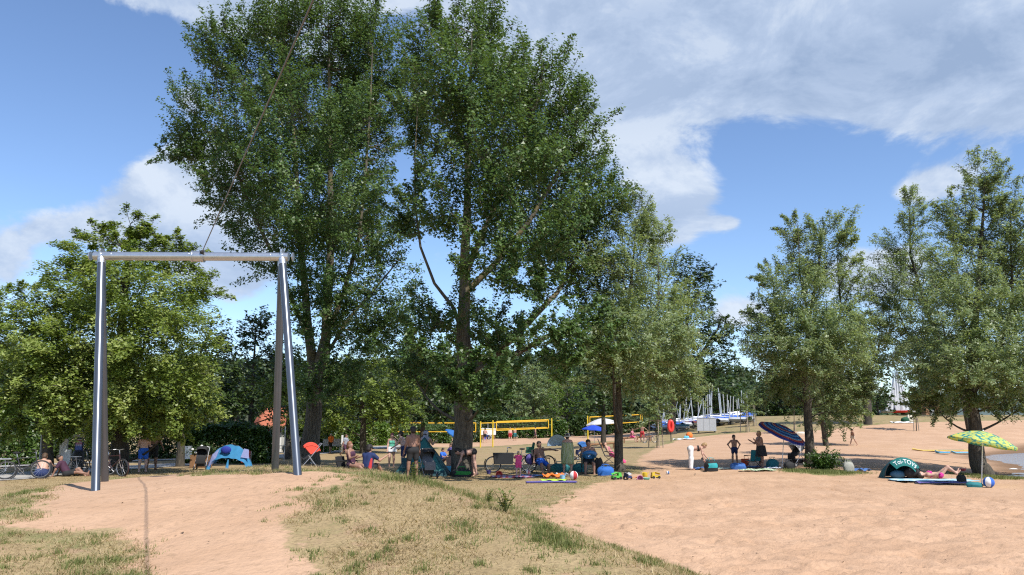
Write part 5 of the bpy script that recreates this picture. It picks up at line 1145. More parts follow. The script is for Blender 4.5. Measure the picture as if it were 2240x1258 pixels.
def person(label, loc, h=1.75, rz=0.0, sk='tan', hair='brown', hairlen=0.0, wear=(), lean=4, hip=(0, 0), knee=(0, 0), sh=(0, 0), ab=(8, 8), el=(12, 12), fab=(None, None), spread=4, fat=1.0, female=False, cap=None, hat=None, headp=0, vox=None, lie=None, seat=None, group=None, bald=False, name='person', seg_twist=0):
    f = h / 1.75; sn, cs = math.sin, math.cos
    V3 = lambda x, y, z: np.array([x, y, z], float)
    b = R(lean); up = V3(0, -sn(b), cs(b)); fw = V3(0, -cs(b), -sn(b))
    J = {'pel': V3(0, 0, 0.94)}
    wsh = 0.175 if female else 0.195
    J['che'] = J['pel'] + up * 0.36; J['nec'] = J['pel'] + up * 0.54; hb = R(lean * 0.75 + headp); hu = V3(0, -sn(hb), cs(hb)); hf = V3(0, -cs(hb), -sn(hb))
    J['chin'] = J['nec'] + hu * 0.08 + hf * 0.025; J['cra'] = J['nec'] + hu * 0.165 - hf * 0.004
    S = {}
    for i, s in enumerate((-1, 1)):
        a = R(hip[i]); kn = R(knee[i]); sp = R(spread)
        J['hip%d' % i] = J['pel'] + V3(s * 0.092, 0, -0.03)
        dth = V3(s * sn(sp), -sn(a) * cs(sp), -cs(a) * cs(sp)); J['kne%d' % i] = J['hip%d' % i] + dth * 0.42
        a2 = a - kn; dsh = V3(s * sn(sp) * 0.3, -sn(a2), -cs(a2)); J['ank%d' % i] = J['kne%d' % i] + dsh * 0.41
        tf = V3(s * 0.12, -cs(max(a2, -0.9)), sn(a2) * 0.8 - 0.18); tf /= np.linalg.norm(tf); J['toe%d' % i] = J['ank%d' % i] + V3(0, 0.0, -0.035) + tf * 0.16; J['heel%d' % i] = J['ank%d' % i] + V3(0, 0, -0.03) - tf * 0.04
        J['sho%d' % i] = J['nec'] + V3(s * wsh, 0, 0) - up * 0.075
        c = R(sh[i]); A_ = R(ab[i]); e = c + R(el[i]); Fa = R(fab[i]) if fab[i] is not None else A_
        J['elb%d' % i] = J['sho%d' % i] + V3(s * sn(A_), -sn(c) * cs(A_), -cs(c) * cs(A_)) * 0.285
        J['wri%d' % i] = J['elb%d' % i] + V3(s * sn(Fa), -sn(e) * cs(Fa), -cs(e) * cs(Fa)) * 0.245
        dh = J['wri%d' % i] - J['elb%d' % i]; dh /= np.linalg.norm(dh); J['han%d' % i] = J['wri%d' % i] + dh * 0.085
        S['th%d' % i] = (J['hip%d' % i], J['kne%d' % i], 0.088 * fat, 0.058 * (1 + (fat - 1) * 0.5)); S['sh%d' % i] = (J['kne%d' % i], J['ank%d' % i], 0.057 * (1 + (fat - 1) * 0.5), 0.037)
        S['cf%d' % i] = (J['kne%d' % i] * 0.75 + J['ank%d' % i] * 0.25 + V3(0, 0.012, 0), J['kne%d' % i] * 0.55 + J['ank%d' % i] * 0.45 + V3(0, 0.012, 0), 0.054, 0.048)
        S['ft%d' % i] = (J['heel%d' % i], J['toe%d' % i], 0.038, 0.028); S['ak%d' % i] = (J['ank%d' % i], J['heel%d' % i], 0.037, 0.036)
        S['ua%d' % i] = (J['sho%d' % i], J['elb%d' % i], 0.052 * (0.9 if female else 1.05), 0.042); S['fa%d' % i] = (J['elb%d' % i], J['wri%d' % i], 0.042, 0.027); S['ha%d' % i] = (J['wri%d' % i], J['han%d' % i], 0.027, 0.034)
    tw = 0.055 if not female else 0.045
    for i, s in enumerate((-1, 1)):
        S['bel%d' % i] = (J['pel'] + V3(s * tw, 0, 0.02), J['pel'] + V3(s * tw * 0.9, 0, 0) + up * 0.17 + fw * 0.02 * (fat - 1) * 6, 0.108 * fat, (0.098 if female else 0.105) * fat)
        S['rib%d' % i] = (J['pel'] + V3(s * tw * 0.9, 0, 0) + up * 0.17, J['che'] + V3(s * (tw + 0.02), 0, 0) + up * 0.04, (0.098 if female else 0.105) * fat, 0.108 * (1 + (fat - 1) * 0.6))
    S['hips'] = (J['hip0'] + V3(0.0, 0.015, 0.02), J['hip1'] + V3(0, 0.015, 0.02), 0.108 * fat, 0.108 * fat)
    S['sld'] = (J['sho0'] + V3(0.05, 0, 0), J['sho1'] - V3(0.05, 0, 0), 0.064, 0.064); S['trap'] = (J['nec'] - up * 0.05, J['nec'], 0.075, 0.055)
    S['neck'] = (J['nec'], J['chin'] - hf * 0.03, 0.052, 0.05); S['head'] = (J['chin'] + hu * 0.01 + hf * 0.012, J['cra'], 0.062, 0.094); S['jaw'] = (J['chin'] + hf * 0.035, J['chin'] + hu * 0.04 + hf * 0.03, 0.042, 0.05)
    S['nose'] = (J['chin'] + hu * 0.065 + hf * 0.092, J['chin'] + hu * 0.045 + hf * 0.108, 0.011, 0.015)
    for i, s in enumerate((-1, 1)): S['ear%d' % i] = (J['cra'] - hu * 0.045 + V3(s * 0.088, 0, 0), J['cra'] - hu * 0.085 + V3(s * 0.084, 0, 0), 0.016, 0.012)
    if female:
        for i, s in enumerate((-1, 1)): S['bust%d' % i] = (J['che'] + V3(s * 0.07, 0, 0) + fw * 0.085, J['che'] + V3(s * 0.07, 0, 0) + fw * 0.095 - up * 0.02, 0.06, 0.058)
    vx = vox or 0.027
    M = Matrix.Identity(4)
    def part(a, t0, t1, grow): A_, B_, r0, r1 = S[a]; return (A_ + (B_ - A_) * t0, A_ + (B_ - A_) * t1, r0 + (r1 - r0) * t0 + grow, r0 + (r1 - r0) * t1 + grow)
    Vb, Fb = sdf_mesh(list(S.values()), vx, 0.045)
    # five fingers and thumb on each hand, joined to the body mesh
    fm = MB()
    if h * F / max(loc[1], 1) > 55:
        for i, s in enumerate((-1, 1)):
            w = J['wri%d' % i]; dh = J['han%d' % i] - w; dh /= np.linalg.norm(dh); sd = np.cross(dh, V3(0, 0, 1) if abs(dh[2]) < 0.9 else V3(1, 0, 0)); sd /= np.linalg.norm(sd); nn = np.cross(sd, dh)
            for q, (o_, l_) in enumerate(((-0.030, 0.062), (-0.010, 0.074), (0.010, 0.070), (0.029, 0.052))):
                p0 = w + dh * 0.085 + sd * o_; p1 = p0 + dh * l_ * 0.55 + nn * 0.004; p2 = p1 + dh * l_ * 0.42 + nn * 0.016; fm.tube([p0 - dh * 0.02, p0, p1, p2], [0.010, 0.0095, 0.009, 0.007], 6)
            p0 = w + dh * 0.03 - sd * 0.030; p1 = p0 - sd * 0.030 + dh * 0.025; fm.tube([p0, p1, p1 + dh * 0.032], [0.012, 0.0105, 0.008], 6)
    if fm.v:
        n0 = len(Vb); Vb = np.vstack([Vb, np.array(fm.v)]); fl = [tuple(r) for r in Fb.tolist()] + [tuple(i + n0 for i in r) for r in fm.f]
    else: fl = Fb
    zmin = Vb[:, 2].min()
    if seat is not None: zoff = seat / f - (J['pel'][2] - 0.115 * fat)
    else: zoff = -zmin
    o = thing(name, label, 'person', loc, rz, group)
    def fin(nm, V, Fc, m, parent=o):
        V = (np.asarray(V) + np.array([0, 0, zoff])) * f
        if lie is not None: V = V @ lie.T
        me = new_mesh(nm, V, Fc, True); return link(nm, me, m, parent)
    if lie is not None:
        zoff = 0.0; Vt = Vb * f @ lie.T; shift = Vt[:, 2].min()
        fin0 = fin
        def fin(nm, V, Fc, m, parent=o):
            V = np.asarray(V) * f @ lie.T - np.array([0, 0, shift]); me = new_mesh(nm, V, Fc, True); return link(nm, me, m, parent)
    body = fin('body', Vb, fl, skin(sk))
    J['zoff'] = zoff; J['f'] = f
    def garment(nm, segs, m, vxx=None):
        V, Fq = sdf_mesh(segs, vxx or vx, 0.04); return fin(nm, V, Fq, m)
    for w in wear:
        kind, col = w[0], C[w[1]]; t = w[2] if len(w) > 2 else None
        if kind == 'shorts':
            t = t or 0.5; garment('shorts', [part('hips', 0, 1, 0.02)] + [part('bel%d' % i, 0, 0.35, 0.014) for i in (0, 1)] + [part('th%d' % i, 0, t, 0.026) for i in (0, 1)], col)
        elif kind == 'pants': garment('trousers', [part('hips', 0, 1, 0.02)] + [part('bel%d' % i, 0, 0.3, 0.014) for i in (0, 1)] + [part('th%d' % i, 0, 1, 0.035) for i in (0, 1)] + [part('sh%d' % i, 0, 0.97, 0.058) for i in (0, 1)], col)
        elif kind == 'briefs': garment('bikini_bottom', [part('hips', 0, 1, 0.008)] + [part('th%d' % i, 0, 0.12, 0.008) for i in (0, 1)], col)
        elif kind == 'top': garment('bikini_top', [part('bust%d' % i, 0, 1, 0.008) for i in (0, 1)] + [part('rib%d' % i, 0.75, 0.85, 0.006) for i in (0, 1)], col)
        elif kind == 'shirt': garment('shirt', [part('bel%d' % i, 0.05, 1, 0.022) for i in (0, 1)] + [part('rib%d' % i, 0, 1, 0.022) for i in (0, 1)] + [part('sld', 0, 1, 0.016), part('trap', 0, 0.3, 0.008)] + [part('ua%d' % i, 0, 0.6, 0.022) for i in (0, 1)], col)
        elif kind == 'tank': garment('swimsuit', [part('bel%d' % i, 0, 1, 0.010) for i in (0, 1)] + [part('rib%d' % i, 0, 0.9, 0.010) for i in (0, 1)] + [part('hips', 0, 1, 0.008)] + ([part('bust%d' % i, 0, 1, 0.008) for i in (0, 1)] if female else []), col)
        elif kind == 'skirt':
            z1 = t or 0.55; q = MB(); top = J['pel'][2] + 0.12; q.grid(lambda u, v: (math.cos(u * 2 * math.pi) * (0.19 * fat + 0.07 * v + 0.012 * math.sin(u * 50) * v), 0.02 + math.sin(u * 2 * math.pi) * (0.145 * fat + 0.07 * v), top + (z1 - top) * v), 36, 8, 0.006); fin('skirt', np.array(q.v), q.f, col)
        elif kind == 'wrap':
            z1 = t or 0.52; q = MB(); top = J['che'][2] + 0.05; q.grid(lambda u, v: (math.cos(u * 2 * math.pi) * (0.205 * fat + 0.05 * math.sin(v * 2.2) + 0.016 * math.sin(u * 37 + v * 5) * v), 0.0 + math.sin(u * 2 * math.pi) * (0.155 * fat + 0.05 * math.sin(v * 2.2) + 0.016 * math.sin(u * 37 + v * 5) * v), top + (z1 - top) * v), 48, 12, 0.008); fin('towel_wrap', np.array(q.v), q.f, w[3] if len(w) > 3 else col)
        elif kind == 'panel':   # coloured side panel on a shirt
            garment('side_panel', [(J['pel'] + V3(0.150 * t, 0.055, 0.02), J['che'] + V3(0.165 * t, 0.05, -0.02), 0.070, 0.045)], col)
        elif kind == 'over':    # cloth over head and shoulders
            garment('head_towel', [part('head', 0.3, 1, 0.03), (J['nec'] + V3(0, 0.03, 0.02), J['che'] + V3(0, 0.09, 0), 0.11, 0.13), part('sld', 0.1, 0.9, 0.03)], col)
    if not bald:
        hr = [(J['cra'] - hf * 0.010 + hu * 0.020, J['cra'] - hf * 0.034 - hu * 0.055, 0.102, 0.090)]
        if hairlen > 0: hr += [(J['cra'] - hf * 0.05 - hu * 0.03, J['cra'] - hf * 0.07 - hu * (0.05 + hairlen), 0.075, 0.05)]
        V, Fq = sdf_mesh(hr, min(vx, 0.02), 0.03); fin('hair', V, Fq, mat('hair_' + hair, HAIRS[hair], 0.6, var=0.25, scale=30, bump=0.3))
    if cap or hat:
        q = MB(); m = C[cap or hat]; hq = Matrix(((1, 0, 0), (0, -hf[1], hu[1]), (0, -hf[2], hu[2]))); c0 = Vector(J['cra'] + hu * 0.0)
        prof = [(0.108, -0.015), (0.110, 0.02), (0.10, 0.065), (0.075, 0.10), (0.03, 0.118)]
        q.lathe(prof, 16, c0, hq)
        if hat: q.lathe([(0.108, -0.012), (0.165, -0.05), (0.168, -0.045), (0.112, 0.0)], 18, c0, hq)
        else:
            q.grid(lambda u, v: c0 + hq @ Vector(((u - 0.5) * 0.17, -0.095 - v * 0.085 * (1 - (2 * u - 1) ** 2 * 0.5), -0.005 - 0.02 * v)), 6, 3, 0.008)
        fin('cap' if cap else 'sun_hat', np.array(q.v), q.f, m)
    return o, J
def wpos(o, J, key, rz):
    p = (J[key] + np.array([0, 0, J['zoff']])) * J['f']; v = Vector(p); v.rotate(Matrix.Rotation(rz, 3, 'Z')); return Vector(o.location) + v
FACE = lambda deg: R(deg)       # 0 = towards the camera, +90 = to the right, 180 = away
m_floral = None
def towel_mat(name, c1, c2, sc=9.0, kind='wave'):
    m, nt, nd, L = _nodes(name); tc = nd('ShaderNodeTexCoord')
    if kind == 'wave':
        w = nd('ShaderNodeTexWave'); w.inputs['Scale'].default_value = sc; w.inputs['Distortion'].default_value = 6; L.new(tc.outputs['Generated'], w.inputs['Vector']); fac = w.outputs['Fac']
    else:
        w = nd('ShaderNodeTexVoronoi'); w.inputs['Scale'].default_value = sc; L.new(tc.outputs['Object'], w.inputs['Vector']); fac = w.outputs['Distance']
    rp = nd('ShaderNodeValToRGB'); L.new(fac, rp.inputs[0]); rp.color_ramp.elements[0].position = 0.3; rp.color_ramp.elements[0].color = (*c1, 1); rp.color_ramp.elements[1].position = 0.7; rp.color_ramp.elements[1].color = (*c2, 1)
    b = nd('ShaderNodeBsdfPrincipled'); L.new(rp.outputs[0], b.inputs[0]); b.inputs['Roughness'].default_value = 0.95; o = nd('ShaderNodeOutputMaterial'); L.new(b.outputs[0], o.inputs[0]); return m
m_wrap = towel_mat('olive_towel', (0.22, 0.27, 0.08), (0.40, 0.43, 0.30), 3.0)
# --- left, under the limes
person('person with bare back sitting on the grass beside the leaning bicycle', G(AT(90, 1040, 31).x, 31), 1.8, FACE(200), 'fair', 'brown', wear=[('shorts', 'navy', 0.5)], lean=30, seat=0.02, hip=(118, 114), knee=(74, 70), sh=(60, 65), el=(20, 20), fat=1.2, headp=10, bald=False)
person('person with dark curly hair lying propped on the grass by the notice boards', G(AT(146, 1040, 31.5).x, 31.5), 1.7, FACE(100), 'brown', 'dark', wear=[('shirt', 'plum'), ('shorts', 'black', .6)], lean=-30, seat=0.02, hip=(100, 116), knee=(20, 70), sh=(-25, -25), el=(5, 5))
person('person in bright blue shorts with bare back standing under the lime', G(AT(312, 1020, 34).x, 34), 1.66, FACE(200), 'pale', 'brown', wear=[('shorts', 'blue', 0.62)], lean=6, hip=(4, -6), sh=(20, 30), el=(70, 60))
person('heavy person in black shorts standing in the shade next to the blue shorts', G(AT(331, 1020, 36.5).x, 36.5), 1.88, FACE(190), 'brown', 'dark', wear=[('shorts', 'black', 0.75)], fat=1.28, spread=8, ab=(22, 22), el=(10, 25))
# --- path walkers
Y = 62; person('person walking along the path in grey shirt with a white board', G(AT(754, 990, Y).x, Y), 1.75, FACE(70), 'tan', 'brown', wear=[('shirt', 'grey'), ('shorts', 'plum', 0.7)], lean=8, hip=(24, -22), knee=(10, 25), sh=(-15, 20))
Y = 69; person('person in white cap and orange top beyond the path near the grey boards', G(AT(723, 975, Y).x, Y), 1.65, FACE(40), 'tan', 'brown', wear=[('shirt', 'orange'), ('shorts', 'black', 0.7)], cap='white', hip=(14, -12), knee=(8, 16))
# --- mound edge group
p = G(AT(762, 1030, 28).x, 28); person('person in a dark plum top sitting in a low beach chair', p + Vector((0.1, 0, 0)), 1.65, FACE(70), 'brown', 'reddish', 0.05, [('tank', 'plum')], lean=-8, hip=(82, 86), knee=(30, 40), sh=(25, 30), el=(80, 70), female=True, seat=0.16, fat=1.1)
p = G(AT(803, 1030, 28).x, 28); person('person in navy and red shirt and black cap sitting with back turned', p, 1.82, FACE(150), 'tan', 'dark', 0, [('shirt', 'navy'), ('shorts', 'black', .75), ('panel', 'red', -1)], lean=8, hip=(116, 120), knee=(72, 78), sh=(50, 60), el=(70, 50), ab=(20, 25), cap='black', fat=1.08, seat=0.02)
p = P(856, 1019, 20); p = G(AT(856, 1019, 40).x, 40); person('person in mint green swimsuit walking with a white cloth', p, 1.66, FACE(15), 'fair', 'red', 0.06, [('tank', 'mint'), ('skirt', 'white', 0.80)], lean=3, hip=(24, -4), knee=(34, 2), sh=(10, 25), el=(20, 75), female=True, fat=1.08)
p = G(AT(884, 1020, 37).x, 37); person('person leaning forward behind the teal tent with pale bare back', p, 1.75, FACE(-110), 'pale', 'dark', 0, [('shorts', 'navy', 0.6)], lean=18, hip=(14, 6), knee=(12, 12), sh=(15, 25), el=(30, 30))
p = P(902, 1046, 20); person('person in black swim shorts with tanned bare back standing before the teal tent', p, 1.80, FACE(205), 'brown', 'dark', 0, [('shorts', 'black', 0.62)], lean=2, spread=6, hip=(0, 4), sh=(2, 8), fat=1.05, cap='black')
p = G(AT(929, 1030, 33.5).x, 33.5); person('person with a blue and white cloth over head and shoulders by the tent', p, 1.72, FACE(160), 'fair', 'dark', 0.0, [('over', 'grey'), ('shorts', 'plum', 0.5)], lean=6, sh=(40, 40), el=(70, 70))
p = P(984, 1034, 20); person('person with bare back sitting on the grass beside the poplar trunk', p, 1.75, FACE(170), 'tan', 'dark', 0, [('shorts', 'cyan', .6)], lean=14, seat=0.02, hip=(116, 118), knee=(72, 74), sh=(20, 40), ab=(25, 60), el=(30, 20))
p = P(1036, 1042, 20); person('person in a black bikini bending over the sports bag', p, 1.72, FACE(-85), 'fair', 'dark', 0.12, [('briefs', 'black'), ('top', 'black')], lean=98, hip=(6, -4), knee=(14, 8), sh=(8, 14), el=(8, 12), female=True, headp=-20, ab=(6, 6))
p = G(AT(966, 1000, 52).x, 52); person('person in blue shirt sitting on the lawn left of the poplar trunk', p, 1.7, FACE(60), 'tan', 'dark', 0, [('shirt', 'blue'), ('shorts', 'navy', .8)], lean=10, seat=0.02, hip=(116, 118), knee=(72, 72), sh=(40, 40), el=(40, 40), vox=0.028)
p = G(AT(987, 1000, 53).x, 53); person('person in violet top sitting under the small blue parasol', p, 1.7, FACE(-60), 'tan', 'brown', 0.05, [('shirt', 'violet'), ('shorts', 'black', .8)], lean=4, hip=(85, 85), knee=(60, 70), sh=(40, 40), el=(40, 40), vox=0.028, seat=0.3)
# --- cargo bike group
p = P(1134, 1043, 20); person('toddler in pink playsuit and white cap standing on the towels', p, 0.96, FACE(190), 'pale', 'blond', 0, [('shirt', 'pink'), ('shorts', 'pink', 0.55)], lean=2, fat=1.18, cap='white', sh=(30, 60), el=(60, 60), spread=5, vox=0.018)
p = P(1183, 1036, 20); pm, jm = person('person without shirt sitting in a chair with one arm stretched out', p, 1.78, FACE(25), 'brown', 'dark', 0, [('shorts', 'blue', 0.75)], lean=-12, hip=(80, 72), knee=(60, 78), sh=(0, 20), ab=(12, 92), el=(40, 0), fab=(20, 80), seat=0.38, spread=10)
p = P(1242, 1038, 20); person('person wrapped in an olive towel dress with pale sun hat', p, 1.64, FACE(170), 'fair', 'dark', 0.04, [('wrap', 'olive', 0.44, m_wrap)], lean=1, hat='cream', sh=(35, 30), el=(95, 90), fab=(-15, -15), female=True, fat=1.12, spread=8)
p = P(1288, 1037, 20); p_tube, j_tube = person('person sitting in a camping chair holding a blue swim ring', p, 1.8, FACE(0), 'brown', 'dark', 0, [('shorts', 'black', 0.7)], lean=-6, hip=(78, 78), knee=(68, 72), sh=(30, 30), ab=(22, 22), el=(60, 60), fab=(-8, -8), seat=0.42, spread=9, fat=1.1)
p = G(AT(1338, 1000, 44).x, 44); person('person in rose red reclining in the striped deck chair behind the willow trunk', p, 1.68, FACE(85), 'fair', 'brown', 0.05, [('tank', 'rose'), ('pants', 'pink')], lean=-38, hip=(62, 66), knee=(8, 12), sh=(20, 20), el=(50, 50), female=True, seat=0.38, vox=0.026)
# --- court and lawn figures
def far(label, px, py, Y, h, face, sk, hair, wear, **k):
    p = G(AT(px, py, Y).x, Y); person(label, p, h, FACE(face), sk, hair, k.pop('hairlen', 0), wear, vox=0.034, **k)
far('player in black shorts with bare back at the near net posts', 1061, 965, 104, 1.8, 170, 'fair', 'dark', [('shorts', 'black', .6)], spread=7, sh=(20, 10), el=(40, 20))
far('player in red trunks with pale back on the court', 1116, 962, 108, 1.78, 185, 'pale', 'blond', [('shorts', 'red', .7)], fat=1.15, spread=6)
far('player in teal shorts next to the red trunks', 1126.5, 962, 109, 1.72, 200, 'tan', 'blond', [('shorts', 'teal', .75)], spread=6, sh=(20, 20))
far('player walking alone across the far court', 1171, 957, 112, 1.72, 80, 'tan', 'dark', [('shorts', 'plum', .7)], hip=(16, -14), knee=(6, 16))
far('person in pink sitting on the low wooden rail', 1381, 957, 80, 1.68, 60, 'fair', 'brown', [('shirt', 'rose'), ('shorts', 'pink', .8)], hip=(80, 84), knee=(70, 60), seat=0.55, lean=12, sh=(35, 35), el=(30, 30), hairlen=0.06)
far('person in dark red shorts standing with one arm raised near the rail', 1405, 954, 82, 1.8, 160, 'brown', 'dark', [('shorts', 'red', .95)], ab=(50, 70), el=(10, 10), spread=7)
# --- beach
p = P(1512, 1028, 12); person('person in long white trousers bending forward over the backpack', p, 1.68, FACE(86), 'fair', 'blond', 0.03, [('pants', 'white'), ('top', 'black')], lean=84, hip=(0, 4), knee=(4, 6), sh=(8, 30), el=(6, 8), female=True, headp=-14)
p = P(1608, 1018, 12); person('boy in navy swim trunks standing with hands on hips', p, 1.46, FACE(10), 'tan', 'dark', 0, [('shorts', 'navy', 0.42)], lean=0, ab=(42, 42), fab=(-32, -32), sh=(-12, -12), el=(20, 20), spread=5, fat=0.88)
p = P(1666, 1024, 12); person('person in a wide black skirt standing beside the striped parasol', p, 1.66, FACE(-80), 'brown', 'blond', 0.02, [('skirt', 'black', 0.56)], lean=6, sh=(26, 30), el=(95, 95), fat=1.28, spread=3)
p = P(1867, 975, 12); person('child walking over the open sand in pale trunks', p, 1.40, FACE(-75), 'tan', 'dark', 0, [('shorts', 'cream', 0.3)], hip=(22, -20), knee=(6, 14), fat=0.88, vox=0.024)
# lying on her back, head to the left
Rl = np.array(Matrix.Rotation(R(0), 3, 'Z') @ Matrix(((0, 0, -1), (1, 0, 0), (0, -1, 0))))
p = P(2052, 1049, 12)
person('person in a pink bikini lying on her back under the flowered parasol', p + Vector((0.95, 0, 0.04)), 1.66, FACE(-3), 'fair', 'dark', 0.05, [('top', 'magenta'), ('briefs', 'magenta')], lean=0, hip=(50, 38), knee=(88, 62), sh=(8, -5), ab=(14, 14), el=(30, 10), female=True, lie=Rl)
# ================================================================ things on the ground
m_tyre = mat('rubber_tyre', (0.02, 0.02, 0.021), 0.7); m_alu = mat('alloy', (0.5, 0.5, 0.52), 0.35, metal=0.8); m_blk = mat('black_fabric', (0.017, 0.017, 0.019), 0.8, bump=0.2)
def fab(name, col, tr=0.0): return mat('fabric_' + name, col, 0.8, var=0.12, scale=8, bump=0.2, bscale=25, translucent=tr)
def bicycle(label, loc, rz, colr=(0.03, 0.03, 0.035), lay=0.0, group=None, cargo=False):
    o = thing('bicycle', label, 'bicycle', loc, rz, group); o.rotation_euler = (lay, 0, rz); m = mat('bike_paint_%d' % int(colr[0] * 1000), colr, 0.35); Rw = 0.34; xb = 0.55 if not cargo else 0.95
    for x in (-0.55, xb):
        q = MB(); q.ring((x, 0, Rw), (0, 1, 0), Rw - 0.022, 0.024, 28, 8); w = q.build('wheel', m_tyre, o)
        q = MB(); q.ring((x, 0, Rw), (0, 1, 0), Rw - 0.05, 0.009, 28, 5); q.build('rim', m_alu, w)
        q = MB(); q.tube([(x, -0.04, Rw), (x, 0.04, Rw)], 0.025, 8)
        for k in range(14): a = 2 * math.pi * k / 14; q.tube([(x, 0.02 * (-1) ** k, Rw), (x + math.cos(a) * (Rw - 0.05), 0, Rw + math.sin(a) * (Rw - 0.05))], 0.0022, 3, False)
        q.build('spokes', m_alu, w)['kind'] = 'stuff'
        q = MB(); q.ring((x, 0, Rw), (0, 1, 0), Rw + 0.03, 0.02, 12, 5, math.pi * 0.05, math.pi * 0.8); q.build('mudguard', m, o)
    bb = Vector((-0.08, 0, 0.30)); st = Vector((-0.24, 0, 0.82)); hd = Vector((0.36, 0, 0.86)); hl = Vector((0.40, 0, 0.66)); ra = Vector((-0.55, 0, Rw)); fa = Vector((xb, 0, Rw))
    q = MB()
    for a, b, r in ((bb, st, .017), (bb, hl, .022), (st.lerp(bb, .12), hd.lerp(hl, .3), .02), (hd + Vector((-.02, 0, .06)), hl, .02)): q.tube([a, b], r, 8)
    for s in (-.05, .05): q.tube([bb, ra + Vector((0, s, 0))], .011, 6); q.tube([st.lerp(bb, .15), ra + Vector((0, s, 0))], .009, 6); q.tube([hl, hl + Vector((0, s, -.03)), fa + Vector((0, s, 0))], .012, 6)
    q.build('bike_tubes', m, o)
    q = MB(); q.tube([st, st + Vector((-.03, 0, .12))], .014, 8); sp = q.build('seat_post', m_alu, o); q = MB(); q.sphere(st + Vector((-.04, 0, .15)), .13, 12, 8, (1, .55, .3)); q.build('saddle', m_blk, o)
    q = MB(); h = hd + Vector((-.02, 0, .14)); q.tube([hd, h], .014, 8); q.tube([h + Vector((-.12, -.3, .02)), h + Vector((0, -.16, .03)), h, h + Vector((0, .16, .03)), h + Vector((-.12, .3, .02))], .012, 8); hb = q.build('handlebar', m_alu, o)
    for s in (-1, 1): q = MB(); q.tube([h + Vector((-.06, s * .24, .025)), h + Vector((-.13, s * .31, .02))], .018, 8); q.build('grip', m_blk, hb)
    q = MB(); q.ring(bb, (0, 1, 0), .09, .008, 18, 5); q.tube([bb, bb + Vector((.12, .06, -.12))], .01, 6); q.tube([bb, bb + Vector((-.12, -.06, .12))], .01, 6); q.build('crank', m_alu, o)
    q = MB(); q.box((-.62, 0, .74), (.40, .14, .015)); q.tube([(-.62, .06, .73), (-.55, .06, Rw)], .007, 5); q.tube([(-.62, -.06, .73), (-.55, -.06, Rw)], .007, 5); q.build('rack', m_alu, o)
    return o
def on_mound_back(px, Y): return G(AT(px, 1000, Y).x, Y)
bicycle('black bicycle lying tilted in the grass beside the bare backed person', G(AT(50, 1040, 30).x, 30) + Vector((0, 0, 0.02)), R(28), lay=R(-14))
bicycle('dark bicycle parked in deep shade behind the front steel leg', G(AT(205, 1000, 32).x, 32), R(20), (0.02, 0.02, 0.02)); bicycle('dark bicycle leaning at the big lime trunk', G(AT(247, 1000, 31.5).x, 31.5), R(-25), (0.05, 0.02, 0.02))
bicycle('dark bicycle standing right of the poster pillar', G(AT(186, 1000, 35.5).x, 35.5), R(60), (0.02, 0.03, 0.05))
bicycle('bicycle parked at the low wooden rail', G(AT(1420, 957, 80).x, 80), R(15), (0.06, 0.07, 0.10))

def stroller(label, loc, rz, hood, seatc, sc=1.0, hoodm=None):
    o = thing('stroller', label, 'stroller', loc, rz); o.scale = (sc, sc, sc); mh = hoodm or fab('hood_%s' % hood, hood and C_[hood]); ms = fab('seat_%s' % seatc, C_[seatc])
    q = MB()
    for s in (-1, 1):
        q.tube([(s * .24, .42, 1.02), (s * .24, .10, .62), (s * .25, -.32, .14)], .014, 8); q.tube([(s * .25, .34, .14), (s * .24, -.02, .62)], .014, 8)
    q.tube([(-.24, .42, 1.02), (.24, .42, 1.02)], .018, 8); q.tube([(-.25, .34, .14), (.25, .34, .14)], .012, 8); q.tube([(-.25, .1, .35), (.25, .1, .35)], .010, 6); q.build('chassis', m_alu, o)
    for x in (-.26, .26):
        for y, r in ((-.32, .10), (.34, .14)):
            q = MB(); q.ring((x, y, r), (1, 0, 0), r - .02, .022, 18, 6); w = q.build('wheel', m_tyre, o); q = MB(); q.tube([(x - .012, y, r), (x + .012, y, r)], r * .55, 12); q.build('hub', m_alu, w)
    q = MB(); q.grid(lambda u, v: ((u - .5) * .40, (-.30 if v < .25 else -.30 + (v - .25) * .75), (.30 + v * .8 if v < .25 else .50 + abs(v - .42) * .72)), 5, 10, .05); q.build('seat', ms, o)
    q = MB(); q.grid(lambda u, v: ((u - .5) * .44, .14 + .34 * math.cos(.35 + v * 2.0) - .08, .66 + .40 * math.sin(.35 + v * 2.0) * (1 - .25 * (2 * u - 1) ** 4)), 8, 9, .015); q.build('hood', mh, o)
    q = MB()
    for s in (-1, 1): q.grid(lambda u, v: (s * .215, .06 + .34 * u * math.cos(.35 + v * 2.0), .66 + .39 * u * math.sin(.35 + v * 2.0)), 4, 8, .01)
    q.build('hood_side', mh, o)['kind'] = 'stuff'
    q = MB(); q.box((0, .06, .24), (.36, .40, .16), None, 1.15); q.build('basket', m_blk, o, False); return o
C_ = dict(black=(.017, .017, .019), red=(.70, .075, .045), white=(.65, .65, .66), blue=(.03, .14, .42), grey=(.12, .125, .14), teal=(.015, .17, .19), green=(.06, .33, .10), navy=(.012, .025, .11), dblue=(.02, .07, .33), cream=(.55, .52, .46), orange=(.72, .16, .05), sage=(.34, .38, .28))
stroller('black stroller with grey front standing before the teal tent', P(935, 1046, 20), R(25), 'black', 'grey')
stroller('stroller with black hood standing left of the blue sun shelter', P(440, 1028, 21), R(10), 'black', 'black', 1.0)
stroller('stroller with coral red hood standing between frame legs and poplar', G(AT(674, 1013, 33).x, 33), R(-70), 'red', 'black', 1.15)
stroller('stroller with white hood parked under the tilted striped parasol', P(1742, 1021, 12), R(-60), 'white', 'black', 1.05)
stroller('stroller with blue and white hood behind the towel wrapped person', P(1272, 1006, 20), R(-75), 'blue', 'navy', 1.05)

